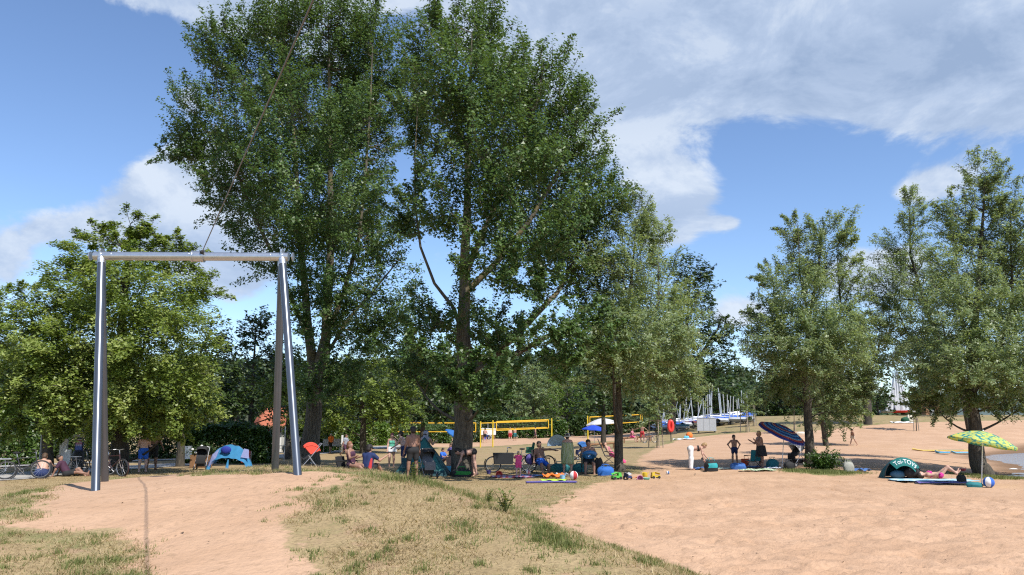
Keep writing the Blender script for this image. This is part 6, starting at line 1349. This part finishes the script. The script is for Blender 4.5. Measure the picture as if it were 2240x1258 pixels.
def camp_chair(label, loc, rz, col, hi=0.95, seat=.42, recl=12, name='camping_chair'):
    o = thing(name, label, 'chair', loc, rz); m = col if not isinstance(col, str) else fab('chair_' + col, C_[col]); t = math.tan(R(recl))
    q = MB()
    for s in (-1, 1):
        q.tube([(s * .28, -.25, 0), (s * .27, .25, seat)], .012, 6); q.tube([(s * .28, .28, 0), (s * .27, -.24, seat)], .012, 6); q.tube([(s * .27, .20, seat - .02), (s * .27, .22 + t * (hi - seat), hi)], .012, 6); q.tube([(s * .30, -.24, seat + .2), (s * .30, .26, seat + .22)], .014, 6); q.tube([(s * .29, -.24, seat), (s * .30, -.24, seat + .2)], .010, 6)
    q.tube([(-.28, -.25, .02), (.28, .28, .02)], .010, 6); q.tube([(.28, -.25, .02), (-.28, .28, .02)], .010, 6); q.build('chair_tubes', m_black, o)
    q = MB(); q.grid(lambda u, v: ((u - .5) * .54, -.24 + v * .46, seat - .05 * math.sin(u * math.pi) * math.sin(v * math.pi)), 6, 6, .012); q.build('seat', m, o)
    q = MB(); q.grid(lambda u, v: ((u - .5) * .54, .21 + t * v * (hi - seat) + .03 * math.sin(u * math.pi), seat + v * (hi - seat)), 6, 6, .012); q.build('backrest', m, o)
    for s in (-1, 1): q = MB(); q.box((s * .30, 0, seat + .225), (.06, .42, .02)); q.build('armrest', m_blk, o, False)
    return o
camp_chair('dark camping chair under the shirtless person with outstretched arm', P(1183, 1036, 20) + Vector((0, .1, 0)), R(25), 'black', .95, .40)
camp_chair('camping chair with pale sage backrest under the person holding the swim ring', P(1288, 1037, 20) + Vector((0, .1, 0)), R(0), 'sage', 1.05, .42)
camp_chair('low black beach chair on the grass at the mound edge', G(AT(758, 1030, 28).x, 28), R(70), 'black', .52, .16)
m_stripe = towel_mat('deck_stripes', (0.02, 0.03, 0.20), (0.60, 0.60, 0.62), 2.2)
camp_chair('blue and white high backed deck chair behind the willow trunk', G(AT(1332, 1000, 44).x, 44), R(85), m_stripe, 1.30, .40, 22, 'deck_chair')
camp_chair('empty dark folding chair beside the wide black skirt', P(1648, 1024, 12), R(-50), 'teal', .80, .34)

# ---- teal dome tent
m_teal = fab('tent_teal', (.028, .155, .150), .2); m_teal2 = fab('tent_dark', (.012, .055, .065), .1)
def dome_tent():
    p = G(AT(924, 1030, 32).x, 32); o = thing('tent', 'teal pointed tent with dark lower edge below the poplar', 'tent', p); w, d, h = 1.02, .95, 1.42
    A = Vector((.05, .1, h)); C4 = [Vector((-w, -d, 0)), Vector((w, -d, 0)), Vector((w, d, 0)), Vector((-w, d, 0))]
    def panel(a, b, z0, z1, nm, m):
        q = MB()
        def fn(u, v):
            t = z0 + (z1 - z0) * v; base = a.lerp(b, u); p_ = base.lerp(A, t); bul = 1 + .16 * math.sin(math.pi * t) * (1 - .5 * abs(2 * u - 1)); return Vector((p_.x * bul, p_.y * bul, p_.z + .0 + .01 * math.sin(u * 17)))
        q.grid(fn, 8, 8, .006); return q.build(nm, m, o)
    for i in range(4): panel(C4[i], C4[(i + 1) % 4], .0, .14, 'skirt_panel', m_teal2); panel(C4[i], C4[(i + 1) % 4], .14, 1, 'wall_panel', m_teal)
    q = MB(); q.grid(lambda u, v: Vector((-.72 + u * .55 * (1 - .5 * v), -.98 + .24 * v, .30 + .38 * v)), 4, 4, .01); q.build('window', m_teal2, o)
    for i in range(4):
        q = MB(); q.tube([C4[i] * 1.01, (C4[i].lerp(A, .5)) * 1.01 + Vector((0, 0, .06)), A * 1.01], .012, 6); q.build('pole_sleeve', m_teal2, o)
dome_tent()
# ---- blue sun shelter: arched cloth on two feet
def sun_shelter():
    p = P(503, 1027, 22); o = thing('sun_shelter', 'light blue beach shelter propped up on the grass behind the mound', 'shelter', p, R(6)); m = fab('shelter_blue', (.045, .26, .50), .35); m2 = fab('shelter_lilac', (.30, .33, .58), .3); s = p.y / F
    W_ = 100 * s; h = 52 * s
    def arch(u): x = (u - .5) * W_; return x, h * (1 - abs(2 * u - 1) ** 2.6) 
    def fn(u, v):
        x, z = arch(.02 + .96 * u); low = z * (.42 + .10 * (1 - u)) if .12 < u < .88 else 0; zz = z * (1 - v) + (low if .12 < u < .88 else 0) * v; return (x * (1 - .04 * v), -.1 - .34 * v + .03 * math.sin(u * 23 + v * 5), zz + .012 * math.sin(u * 40))
    q = MB(); q.grid(fn, 30, 8, .006); q.build('canopy', m, o)
    q = MB(); q.grid(lambda u, v: (arch(.06 + .88 * u)[0] * (1 - .1 * v), -.1 + v * .75, arch(.06 + .88 * u)[1] * (1 - .30 * v ** 2) - .004), 30, 7, .006); q.build('roof', m, o)
    q = MB(); q.add([(-W_ * .47, -.12, h * .12), (-W_ * .34, -.34, h * .62), (-W_ * .20, -.3, h * .86), (-W_ * .28, -.40, h * .35), (-W_ * .42, -.36, .1)], [(0, 1, 2, 3, 4)]); q.build('side_flap', m2, o, False)
    q = MB(); q.add([(W_ * .25, -.42, h * .5), (W_ * .42, -.38, h * .45), (W_ * .40, -.3, h * .8), (W_ * .30, -.3, h * .85)], [(0, 1, 2, 3)]); q.build('side_flap', m2, o, False)
    q = MB(); q.sphere((0, 0, h * .80), h * .17, 12, 8, (1.25, .45, .9)); b = q.build('pouch', fab('pouch_navy', (.012, .03, .26)), o); b.location = (-W_ * .06, -.42, 0)
    q = MB(); q.tube([(arch(.02 + .96 * i / 20)[0], -.1, arch(.02 + .96 * i / 20)[1]) for i in range(21)], .012, 6); q.build('hoop', m_black, o)
    q = MB(); q.tube([(0, -.45, h * .42), (-.02, -.55, .05)], [.02, .09], 8); q.build('tie_bag', m, o)
sun_shelter()
# ---- pop-up shell with printed letters
def shell_tent():
    p = P(1979, 1047, 12); s = p.y / F; o = thing('popup_shell', 'round teal pop up beach shell with white lettering on its rim', 'beach shell', p + Vector((0, .25, 0)), R(-8)); W_ = 38 * s; h = 43 * s; m = fab('shell_teal', (.012, .13, .17), .25); m2 = fab('shell_visor', (.012, .175, .165), .25)
    def dome(u, v):       # u 0..1 left to right, v 0 front hoop .. 1 back ground
        a = math.pi * u; t = v * math.pi / 2; x = -math.cos(a) * W_ * (1 - .12 * v); z = math.sin(a) * h * math.cos(t * .98); y = -.25 + 1.0 * math.sin(t); return Vector((x, y, z))
    q = MB(); q.grid(dome, 26, 10, .01); q.build('dome', m, o)
    def visor(u, v): a = math.pi * (.26 + .56 * u); r = 1.02 - .40 * v; return Vector((-math.cos(a) * W_ * r, -.27 - .20 * v, math.sin(a) * h * r + .005))
    q = MB(); q.grid(visor, 22, 6, .01); q.build('visor', m2, o)
    q = MB(); q.grid(lambda u, v: ((u - .5) * W_ * 1.9, -.25 + v * .9, .012), 8, 6, .01); q.build('floor', m, o)
    q = MB(); q.tube([dome(i / 24, 0) for i in range(25)], .016, 6); q.build('hoop', m_blk, o)
    cu = bpy.data.curves.new('lettering', 'FONT'); cu.body = 'Toi-TOYS'; cu.size = 1.0; tmp = bpy.data.objects.new('lettering_tmp', cu); COL.objects.link(tmp); bpy.context.view_layer.update()
    me = bpy.data.meshes.new_from_object(tmp.evaluated_get(bpy.context.evaluated_depsgraph_get())); bpy.data.objects.remove(tmp)
    V = np.array([v.co for v in me.vertices]); x0, x1 = V[:, 0].min(), V[:, 0].max(); y0, y1 = V[:, 1].min(), V[:, 1].max()
    for v in me.vertices:
        u = (v.co.x - x0) / (x1 - x0) * .86 + .07; w = .70 - (v.co.y - y0) / (y1 - y0) * .5; v.co = visor(u, w) + Vector((0, -.014, .006))
    link('lettering', me, C['white'], o)
    q = MB(); q.sphere((-.15, -.1, .14), .22, 12, 8, (1.3, .8, .7)); q.build('cushion', fab('cushion_blue', (.06, .16, .26)), o)
    q = MB(); q.sphere((.32, -.25, .22), .24, 12, 8, (1.2, .7, .9)); q.box((.30, -.42, .35), (.30, .04, .08)); q.build('black_bag', m_blk, o)['kind'] = 'stuff'
shell_tent()
# ---- parasols
def ring_mat(name, bands):
    m, nt, nd, L = _nodes(name); tc = nd('ShaderNodeTexCoord'); sp = nd('ShaderNodeSeparateXYZ'); L.new(tc.outputs['UV'], sp.inputs[0]); rp = nd('ShaderNodeValToRGB'); rp.color_ramp.interpolation = 'CONSTANT'; L.new(sp.outputs[1], rp.inputs[0])
    e = rp.color_ramp.elements; e[0].color = (*bands[0][1], 1); e[0].position = 0; e[1].position = bands[1][0]; e[1].color = (*bands[1][1], 1)
    for p_, c_ in bands[2:]: x = e.new(p_); x.color = (*c_, 1)
    b = nd('ShaderNodeBsdfPrincipled'); L.new(rp.outputs[0], b.inputs[0]); b.inputs['Roughness'].default_value = .8; t = nd('ShaderNodeBsdfTranslucent'); L.new(rp.outputs[0], t.inputs[0]); mx = nd('ShaderNodeMixShader'); mx.inputs[0].default_value = .3; L.new(b.outputs[0], mx.inputs[1]); L.new(t.outputs[0], mx.inputs[2]); o = nd('ShaderNodeOutputMaterial'); L.new(mx.outputs[0], o.inputs[0]); return m
def parasol(label, base, top, rad, tilt, tdir, cm, drop=.30, n=8, group=None, valance=.06):
    base = Vector(base); top = Vector(top); o = thing('parasol', label, 'parasol', base, 0, group); T = top - base
    rot = Matrix.Rotation(tilt, 3, Vector((-math.sin(tdir), math.cos(tdir), 0)))     # leans the canopy towards tdir
    q = MB(); q.tube([(0, 0, -.25), T], .018, 8); q.build('pole', m_white, o); q = MB(); q.sphere(T + rot @ Vector((0, 0, .06)), .028, 8, 6); q.build('finial', m_white, o)
    K = n * 6; rings = 8; V = []; UV = []
    for j in range(rings + 1):
        t = j / rings
        for k in range(K):
            a = 2 * math.pi * k / K; ph = (k % 6) / 6; sc = 1 - .05 * math.sin(math.pi * ph) * t; z = -drop * t ** 1.7 - .03 * math.sin(math.pi * ph) * t
            V.append(T + rot @ Vector((math.cos(a) * rad * t * sc, math.sin(a) * rad * t * sc, z + .04))); UV.append((k / K, t * .97))
    for k in range(K):
        a = 2 * math.pi * k / K; ph = (k % 6) / 6; sc = 1 - .05 * math.sin(math.pi * ph); V.append(T + rot @ Vector((math.cos(a) * rad * sc, math.sin(a) * rad * sc, -drop - .03 * math.sin(math.pi * ph) - valance + .04))); UV.append((k / K, 1.0))
    q = MB(); q.add(V, [(j * K + k, j * K + (k + 1) % K, (j + 1) * K + (k + 1) % K, (j + 1) * K + k) for j in range(rings + 1) for k in range(K)]); ob = q.build('canopy', cm, o)
    uv = ob.data.uv_layers.new(name='UVMap'); li = np.empty(len(ob.data.loops), np.int32); ob.data.loops.foreach_get('vertex_index', li); uv.data.foreach_set('uv', np.array(UV, np.float32)[li].ravel())
    for k in range(n):
        a = 2 * math.pi * k / n; q = MB(); q.tube([T + rot @ Vector((math.cos(a) * rad * t, math.sin(a) * rad * t, -drop * t ** 1.7 + .03)) for t in (0, .25, .5, .75, 1)], .006, 4); q.build('rib', m_alu, o)
    return o
NV, RD, LB, CR, RB = (.012, .02, .13), (.30, .045, .04), (.05, .19, .36), (.45, .38, .28), (.03, .05, .32)
p = P(1709, 1024, 12); tp = AT(1716, 934, p.y)
parasol('tilted parasol with navy, red and blue rings beside the rounded willow', p, tp, 1.13, R(27), R(-38), ring_mat('ring_stripes', [(0, NV), (.10, RD), (.16, NV), (.24, LB), (.34, NV), (.40, RD), (.46, CR), (.49, NV), (.56, LB), (.66, NV), (.72, LB), (.79, CR), (.81, RD), (.90, NV), (.97, RB)]), .34)
def floral():
    m, nt, nd, L = _nodes('yellow_floral'); tc = nd('ShaderNodeTexCoord'); v = nd('ShaderNodeTexVoronoi'); v.inputs['Scale'].default_value = 8.0; L.new(tc.outputs['Object'], v.inputs['Vector']); rp = nd('ShaderNodeValToRGB'); L.new(v.outputs['Distance'], rp.inputs[0])
    e = rp.color_ramp.elements; e[0].color = (.62, .45, .10, 1); e[0].position = .1; e[1].color = (.03, .22, .24, 1); e[1].position = .72
    for p_, c_ in ((.28, (.66, .60, .10, 1)), (.46, (.50, .62, .18, 1)), (.58, (.30, .50, .22, 1))): x = e.new(p_); x.color = c_
    b = nd('ShaderNodeBsdfPrincipled'); L.new(rp.outputs[0], b.inputs[0]); b.inputs['Roughness'].default_value = .8; t = nd('ShaderNodeBsdfTranslucent'); L.new(rp.outputs[0], t.inputs[0]); mx = nd('ShaderNodeMixShader'); mx.inputs[0].default_value = .3; L.new(b.outputs[0], mx.inputs[1]); L.new(t.outputs[0], mx.inputs[2]); o = nd('ShaderNodeOutputMaterial'); L.new(mx.outputs[0], o.inputs[0]); return m
p = P(2145, 1062, 12); tp = AT(2150, 946, p.y)
parasol('yellow and green flowered parasol with white pole beside the big willow', p, tp, 1.06, R(12), R(-8), floral(), .36)
p = G(AT(1316, 960, 82).x, 82); parasol('large white parasol at the edge of the volleyball court', p, AT(1316, 916, 82), 1.65, R(5), R(160), fab('parasol_white', (.72, .72, .74), .3), .55)
p = G(AT(1300, 962, 76).x, 76); parasol('bright blue parasol below the large white one', p, AT(1300, 931, 76), 1.15, R(4), R(0), fab('parasol_blue', (.02, .08, .60), .3), .42)
p = G(AT(991, 1000, 54).x, 54); parasol('small blue parasol half hidden by the poplar trunk', p, AT(996, 945, 54), .62, R(38), R(0), fab('parasol_blue2', (.03, .16, .50), .3), .28)
# ---- small silver-blue dome behind the towel person
def mini_dome():
    p = P(1219, 976, 30); s = p.y / F; o = thing('beach_dome', 'small silver blue beach dome behind the outstretched arm', 'beach dome', p + Vector((0, 0, .0))); z0 = 0.0; W_ = 22 * s; h = 24 * s
    m = fab('dome_silver', (.33, .47, .62), .3); q = MB(); q.grid(lambda u, v: (-math.cos(math.pi * u) * W_ * math.cos(v * 1.5), -.2 + .8 * math.sin(v * 1.5), max(z0, 0.0) * 0 + math.sin(math.pi * u) * (h + max(z0, 0)) * math.cos(v * 1.5)), 18, 8, .01); q.build('dome', m, o)
    for v in (0.0, .5): q = MB(); q.tube([(-math.cos(math.pi * i / 16) * W_ * math.cos(v * 1.5), -.2 + .8 * math.sin(v * 1.5) - .01, math.sin(math.pi * i / 16) * (h + max(z0, 0)) * math.cos(v * 1.5) + .012) for i in range(17)], .012, 5); q.build('hoop', m_dark, o)
mini_dome()
# ---- cargo bike and heaps
p = P(1128, 1034, 20); cb = bicycle('long black cargo bicycle with bags behind the pink toddler', p, R(186), (.02, .02, .022), cargo=True)
q = MB(); q.box((.52, 0, .58), (.75, .5, .46), None, 1.12); q.build('cargo_box', fab('cargo_black', (.02, .021, .024)), cb); q = MB(); q.box((-.60, 0, .86), (.34, .30, .12), None, .95); q.box((-.74, 0, 1.06), (.09, .30, .36), Matrix.Rotation(R(-12), 3, 'Y'), .8); q.box((-.60, .16, .98), (.26, .04, .14)); q.box((-.60, -.16, .98), (.26, .04, .14)); q.build('child_seat', fab('seat_green', (.015, .11, .07)), cb)['kind'] = 'stuff'
for s, m in ((-1, 'navy'), (1, 'violet')): q = MB(); q.sphere((-.62, s * .2, .55), .22, 12, 8, (1, .45, 1.05)); q.build('pannier', C[m], cb)
bicycle('grey bicycle with raised carrier leaning behind the shirtless person', P(1172, 1031, 20), R(12), (.10, .11, .12))
def bag(label, loc, size, m, rz=0.0, handles=True, m2=None, name='bag', cat='bag', seed=0, group=None):
    rng = random.Random(seed); o = thing(name, label, cat, loc, rz, group); q = MB(); w, d, h = size
    def fn(u, v):
        a = 2 * math.pi * u; e = .80; cx = math.copysign(abs(math.cos(a)) ** e, math.cos(a)); sy = math.copysign(abs(math.sin(a)) ** e, math.sin(a)); t = v; k = (.90 + .10 * math.sin(t * 2.2)) * max(0.0, 1 - t ** 5 * .62) ** .8; wob = 1 + .05 * math.sin(a * 3 + v * 5 + seed) + .03 * math.sin(a * 7 + seed); return (cx * w / 2 * k * wob, sy * d / 2 * k * wob, h * t * (1 + .06 * math.sin(a * 2 + seed)))
    q.grid(fn, 20, 8); q.add([(0, 0, h * 1.0)] + [fn(i / 20, 1) for i in range(20)], [(0, 1 + i, 1 + (i + 1) % 20) for i in range(20)]); q.build('bag_body', m, o)
    if handles:
        for s in (-1, 1): q = MB(); q.tube([(-w * .22, s * d * .25, h * .85), (-w * .14, s * d * .25, h * 1.25), (w * .14, s * d * .25, h * 1.25), (w * .22, s * d * .25, h * .85)], .012, 6); q.build('handle', m2 or m, o)
    if m2: q = MB(); q.grid(lambda u, v: Vector(fn(.75 + (u - .5) * .22 + .04 * math.sin(v * 3), .28 + .42 * v)) * 1.04, 6, 4, .012); q.build('pocket', m2, o)
    return o
def towel(label, loc, w, l, rz, m, seed=0, rum=.02, name='towel'):
    rng = random.Random(seed); o_ = Vector(loc); q = MB()
    def fn(u, v):
        x, y = (u - .5) * l, (v - .5) * w; X = x * math.cos(rz) - y * math.sin(rz) + .03 * math.sin(v * 7 + seed); Yv = x * math.sin(rz) + y * math.cos(rz) + .03 * math.sin(u * 9 + seed)
        return (X, Yv, h1(o_.x + X, o_.y + Yv) - o_.z + .035 + rum * (.5 + .5 * math.sin(u * 13 + seed) * math.sin(v * 9 + seed * 2)))
    q.grid(fn, 16, 10, .012); t = q.build(name, m); t.location = o_; return tag(t, label, 'towel')
def ball(label, loc, r, mats, name='beach_ball'):
    o = thing(name, label, 'ball', Vector(loc) + Vector((0, 0, r)), .4)
    for k in range(6):
        q = MB(); q.grid(lambda u, v: (r * math.sin(.08 + 2.98 * v) * math.cos((k + u) * math.pi / 3), r * math.sin(.08 + 2.98 * v) * math.sin((k + u) * math.pi / 3), r * math.cos(.08 + 2.98 * v)), 3, 10); q.build('panel', mats[k % len(mats)], o)
    return o
def bucket(label, loc, r, h, m, tip=0.0, name='toy_bucket'):
    o = thing(name, label, 'bucket', loc); o.rotation_euler = (tip, 0, 0); q = MB(); q.lathe([(r * .75, .01), (r * .78, .012), (r, h), (r * .9, h - .005), (r * .7, .03)], 18); q.build('pail', m, o); q = MB(); q.ring((0, 0, h), (0, 1, 0), r, .006, 12, 5, 0, math.pi); q.build('handle', m, o); q = MB(); q.ring((0, 0, h), (0, 0, 1), r, .01, 18, 5); q.build('rim', m, o); return o
D_ = lambda x, y: P(x, y, 12)
ob = bag('black sports bag with bright green panel at the poplar foot', D_(1010, 1043), (.80, .36, .30), m_blk, R(5), True, mat('green_mesh', (.02, .20, .03), .8, var=.4, scale=30))
towel('red and lilac picnic blanket under the pink toddler', D_(1120, 1044), 1.1, 1.6, R(4), towel_mat('picnic', (.35, .05, .09), (.30, .28, .42), 2.5), 1)
towel('blue towel spread in front of the shirtless person', D_(1170, 1042), .8, 1.2, R(-6), C['denim'], 2)
towel('long violet blue towel lying alone on the lawn', D_(1206, 1056), .55, 1.75, R(3), C['violet'], 3)
towel('yellow green cloth on the long violet blue towel', D_(1212, 1054), .35, .85, R(4), C['lime'], 4, .06)
towel('crumpled orange red towel beside the beach ball', D_(1211, 1046), .5, .8, R(0), C['orange'], 5, .16)
towel('white shirt dropped behind the beach ball', D_(1230, 1043), .35, .5, R(10), C['white'], 6, .12)
ball('red and white beach ball on the lawn', D_(1255, 1050), .16, [C['red'], C['white']])
bucket('coral toy bucket tipped on the picnic blanket', D_(1092, 1041), .13, .22, mat('coral', (.75, .13, .08), .4), R(70)); bucket('light blue toy bucket beside the white shirt', D_(1231, 1050), .10, .17, mat('ltblue', (.25, .50, .70), .4))
bucket('small violet toy cup on the lawn beside the sports bag', D_(1069, 1037), .09, .14, C['violet'])
ball('pale pink ball on the blue towel', D_(1155, 1038), .10, [C['rose'], C['white']])
bag('bright blue crumpled beach bag left of the straight willow trunk', D_(1325, 1040), (.70, .45, .34), fab('bag_blue', (.02, .12, .42)), R(8), True, None, seed=3)
bag('dark teal cooler bag in the shade behind the chairs', D_(1268, 1033), (.7, .4, .36), C['teal'], 0, True, None, seed=5); bag('dark teal holdall in the shade behind the towel wrapped person', D_(1225, 1032), (.9, .4, .34), C['teal'], .1, True, None, seed=6); bag('black rucksack leaning at the sage chair', D_(1310, 1036), (.40, .32, .62), m_blk, 0, False, None, seed=7)
# swim ring held in the lap
pt = Vector(p_tube.location); q = MB(); q.ring((0, 0, 0), (0, .5, 1), .23, .085, 28, 10); sr = q.build('swim_ring', mat('ring_blue', (.02, .14, .36), .35)); sr.location = pt + Vector((0, -.34, .78)); tag(sr, 'blue swim ring held in the lap of the seated person', 'swim ring')
# toys along the sand edge
TOY = {k: mat('toy_' + k, tuple(.72 * q for q in c), .5) for k, c in dict(green=(.10, .55, .06), navy=(.03, .04, .13), white=(.7, .7, .72), pink=(.62, .22, .45), yellow=(.72, .50, .03), mint=(.20, .60, .48), red=(.65, .06, .06), orange=(.75, .22, .05)).items()}
def toy_car(label, loc, m, m2, sc=1.0, rz=0.0, name='toy_truck'):
    o = thing(name, label, 'toy', loc, rz); o.scale = (sc,) * 3; q = MB(); q.box((0, 0, .09), (.34, .16, .07), None, .95); q.build('bed', m, o); q = MB(); q.box((.10, 0, .17), (.12, .14, .11), None, .8); q.build('cab', m, o); q = MB(); q.grid(lambda u, v: (-.16 + u * .20, (v - .5) * .16, .14 + .06 * abs(2 * v - 1) + .05 * u), 5, 5, .01); q.build('tipper', m2, o)
    for x in (-.11, .11):
        for s in (-1, 1): w = MB(); w.tube([(x, s * .075, .05), (x, s * .105, .05)], .05, 12); w.build('wheel', m_black, o)
def watering_can(label, loc, m, rz): 
    o = thing('toy_watering_can', label, 'toy', loc, rz); q = MB(); q.lathe([(.09, 0), (.10, .02), (.09, .15), (.06, .17)], 14); q.build('can_body', m, o); q = MB(); q.tube([(.08, 0, .05), (.2, 0, .17)], [.02, .012], 8); q.build('spout', m, o); q = MB(); q.ring((-.08, 0, .11), (0, 1, 0), .06, .012, 14, 6); q.build('handle', m, o)
def spade(label, loc, m, rz):
    o = thing('toy_spade', label, 'toy', Vector(loc) + Vector((0, 0, .02)), rz); q = MB(); q.tube([(-.2, 0, .02), (.08, 0, .03)], .012, 8); q.build('handle', m, o); q = MB(); q.grid(lambda u, v: (.07 + u * .14, (v - .5) * .11 * (1 - .5 * u ** 3), .03 + .03 * (2 * v - 1) ** 2), 4, 5, .008); q.build('blade', m, o)
toy_car('bright green toy truck on the sand edge by the willow', D_(1349, 1049), TOY['green'], TOY['green'], 1.1, .4); toy_car('navy and white toy vehicle beside the green truck', D_(1373, 1048), TOY['navy'], TOY['white'], 1.0, 2.0)
bucket('pink toy pail lying among the sand toys', D_(1399, 1048), .11, .17, TOY['pink'], R(80)); watering_can('yellow toy watering can among the sand toys', D_(1411, 1043), TOY['yellow'], .5); bucket('mint green toy bowl among the sand toys', D_(1414, 1050), .12, .07, TOY['mint']); toy_car('yellow toy digger at the end of the toy row', D_(1434, 1047), TOY['yellow'], TOY['yellow'], 1.0, 3.4, 'toy_digger'); spade('long pink toy spade among the sand toys', D_(1386, 1048), TOY['orange'], .2); ball('small blue and white ball alone on the sand', D_(1461, 1038), .07, [C['denim'], C['white']], 'play_ball')
# beach camp under the rounded willow
bag('bulging black backpack with turquoise patch on the towels', D_(1556, 1030), (.62, .45, .44), m_blk, .1, True, mat('turq', (.02, .30, .33), .6), 'backpack', 'backpack', 4)
towel('denim blue towel left of the black backpack', D_(1528, 1027), .7, .8, 0, C['denim'], 7, .07); towel('pale green towel between backpack and blue sack', D_(1590, 1026), .6, 1.0, 0, towel_mat('palegreen', (.28, .42, .36), (.50, .55, .50), 2), 8); towel('green and cream checked towel in front of the black skirt', D_(1655, 1030), .8, 1.5, R(2), towel_mat('check', (.18, .34, .17), (.58, .60, .46), 3.4), 9, .05); towel('dark blue towel behind the checked one', D_(1640, 1023), .7, 1.4, 0, C['denim'], 10, .05); towel('white and blue cloth beside the parasol pole', D_(1690, 1027), .4, .7, .3, towel_mat('wb', (.10, .16, .30), (.6, .6, .62), 3), 11, .08)
bag('shiny blue sack lying on the towels before the boy', D_(1615, 1027), (.72, .5, .28), fab('sack_blue', (.035, .12, .36)), .1, False, None, seed=9); bucket('orange red toy bucket behind the towels', D_(1630, 1019), .19, .32, mat('orred', (.50, .07, .02), .5)); bag('teal beach bag right of the black skirt', D_(1690, 1023), (.60, .35, .38), C['teal'], .1, True, None, seed=11); bag('square black cool bag at the foot of the willow', D_(1727, 1027), (.52, .4, .34), m_blk, .15, True, None, seed=12)
q = MB(); q.tube([(-.08, 0, .05), (0, 0, .07), (.08, 0, .05)], [.035, .05, .03], 8); p = D_(1538, 1018); o = q.build('hand_bag', m_blk); o.location = AT(1538, 1006, P(1512, 1028, 12).y - .05); tag(o, 'small black pouch held by the bending person in white trousers', 'pouch')
bag('grey beach basket with two handles on the shaded sand', D_(1857, 1033), (.46, .32, .44), fab('basket_grey', (.30, .30, .26)), .1, True, None, seed=14); towel('blue clothes lying beside the grey basket', D_(1882, 1032), .4, .8, 0, C['denim'], 12, .12)
towel('light blue towel under the lying person', D_(2040, 1053), .9, 2.8, R(-4), towel_mat('skyblue', (.28, .50, .66), (.50, .66, .74), 2), 13, .03); towel('dark blue towel in front of the light blue one', D_(2065, 1059), .5, 1.7, R(-4), C['dblue'] if 'dblue' in C else C['violet'], 14, .05)
bag('small black bag on the towel at the feet of the lying person', D_(2104, 1056), (.32, .26, .26), m_blk, 0, True, None, seed=15); bag('dark teal bag beside the flowered parasol pole', D_(2132, 1066), (.5, .34, .16), C['teal'], 0, False, None, seed=16); ball('blue and white ball at the flowered parasol pole', D_(2164, 1067), .17, [fab('ball_blue', (.03, .12, .48)), C['white']])
bucket('small red toy cup on the sand behind the lying person', D_(2071, 1023), .09, .09, TOY['red']); bucket('pink red toy bowl on the sand near the big willow', D_(2107, 1030), .14, .10, mat('pinkred', (.7, .12, .12), .5))
# paddle boards at the water's edge
def sup(label, px0, px1, py, m, m2, thick=.12):
    a = P(px0, py, 30); b = Vector((AT(px1, py, a.y).x, a.y, 0)); L_ = b.x - a.x; c = G((a.x + b.x) / 2, a.y, .02); c.z = max(c.z, -.40); o = thing('paddle_board', label, 'paddle board', c, R(2)); q = MB()
    for zz in (0,): q.grid(lambda u, v: ((u - .5) * L_, math.sin(v * 2 * math.pi) * .38 * max(.0, 1 - abs(2 * u - 1) ** 3.2) ** .6, thick * .5 + .05 + math.cos(v * 2 * math.pi) * thick * .5 + .22 * max(0, .15 - u) / .15 * .6), 26, 12)
    q.build('hull', m, o); q = MB(); q.grid(lambda u, v: (-L_ * .1 + u * L_ * .4, (v - .5) * .5, thick + .056), 6, 3, .006); q.build('deck_pad', m2, o)
sup('long yellow paddle board lying on the wet sand', 1994, 2135, 985, mat('board_yellow', (.62, .46, .12), .4), mat('pad_sand', (.45, .40, .30), .8)); sup('left light blue paddle board at the water edge', 2046, 2078, 993, mat('board_blue', (.10, .36, .55), .4), m_white); sup('right light blue and white paddle board at the water edge', 2080, 2134, 993, mat('board_blue2', (.16, .42, .58), .4), m_white)
q = MB(); q.grid(lambda u, v: ((u - .5) * .5, (v - .5) * .16 * math.sin(math.pi * (.1 + .8 * u)), .02 + .05 * math.sin(math.pi * u) * (1 - (2 * v - 1) ** 2)), 8, 4, .01); p = D_(2217, 1027)
o = q.build('flip_flop', m_white); o.location = p; tag(o, 'white float lying at the near water edge', 'float')
# lawn at the top of the beach
towel('white cloth on the dry lawn before the sails', P(1973, 925, 60), 1.4, 2.2, 0, C['white'], 17, .1); bag('dark bag and folded mat on the dry lawn before the sails', P(1982, 922, 60), (1.2, .6, .5), C['darkgreen'], 0, False, None, seed=18); bag('pale cool box beside the sapling before the sails', P(1991, 922, 60), (.8, .6, .75), C['cream'], 0, False, None, seed=19, name='cool_box', cat='cool box')
towel('white and blue towel on the sand before the red life ring', P(1497, 962, 40), .8, 2.3, R(-8), C['white'], 20, .12); ball('orange ball beside the towel near the life ring', P(1508, 960, 40), .36, [C['orange']], 'orange_ball'); bag('light blue bag on the towel near the life ring', P(1502, 961, 40), (.6, .4, .35), C['cyan'], 0, False, None, seed=21)
bag('pale heap of clothes on the dry lawn behind the rounded willow', P(1752, 951, 40), (.9, .5, .3), C['cream'], 0, False, None, seed=22, name='clothes_heap', cat='clothes')
q = MB(); q.box((0, 0, .62), (.14, .05, 1.3)); Y = 62; o = q.build('foam_board', m_white); o.location = G(AT(747, 990, Y).x, Y) + Vector((0, 0.15, 0.35)); tag(o, 'white foam board carried by the walking person', 'board')
# sticks on the mound edge and dark post at the left grass
q = MB(); q.tube([(0, 0, .02), (.05, .1, .06), (.02, .3, .03)], [.012, .010, .004], 5); o = q.build('stick', BARK['lime']); o.location = D_(1520, 1040); tag(o, 'thin dark stick lying on the sand before the white trousers', 'stick')
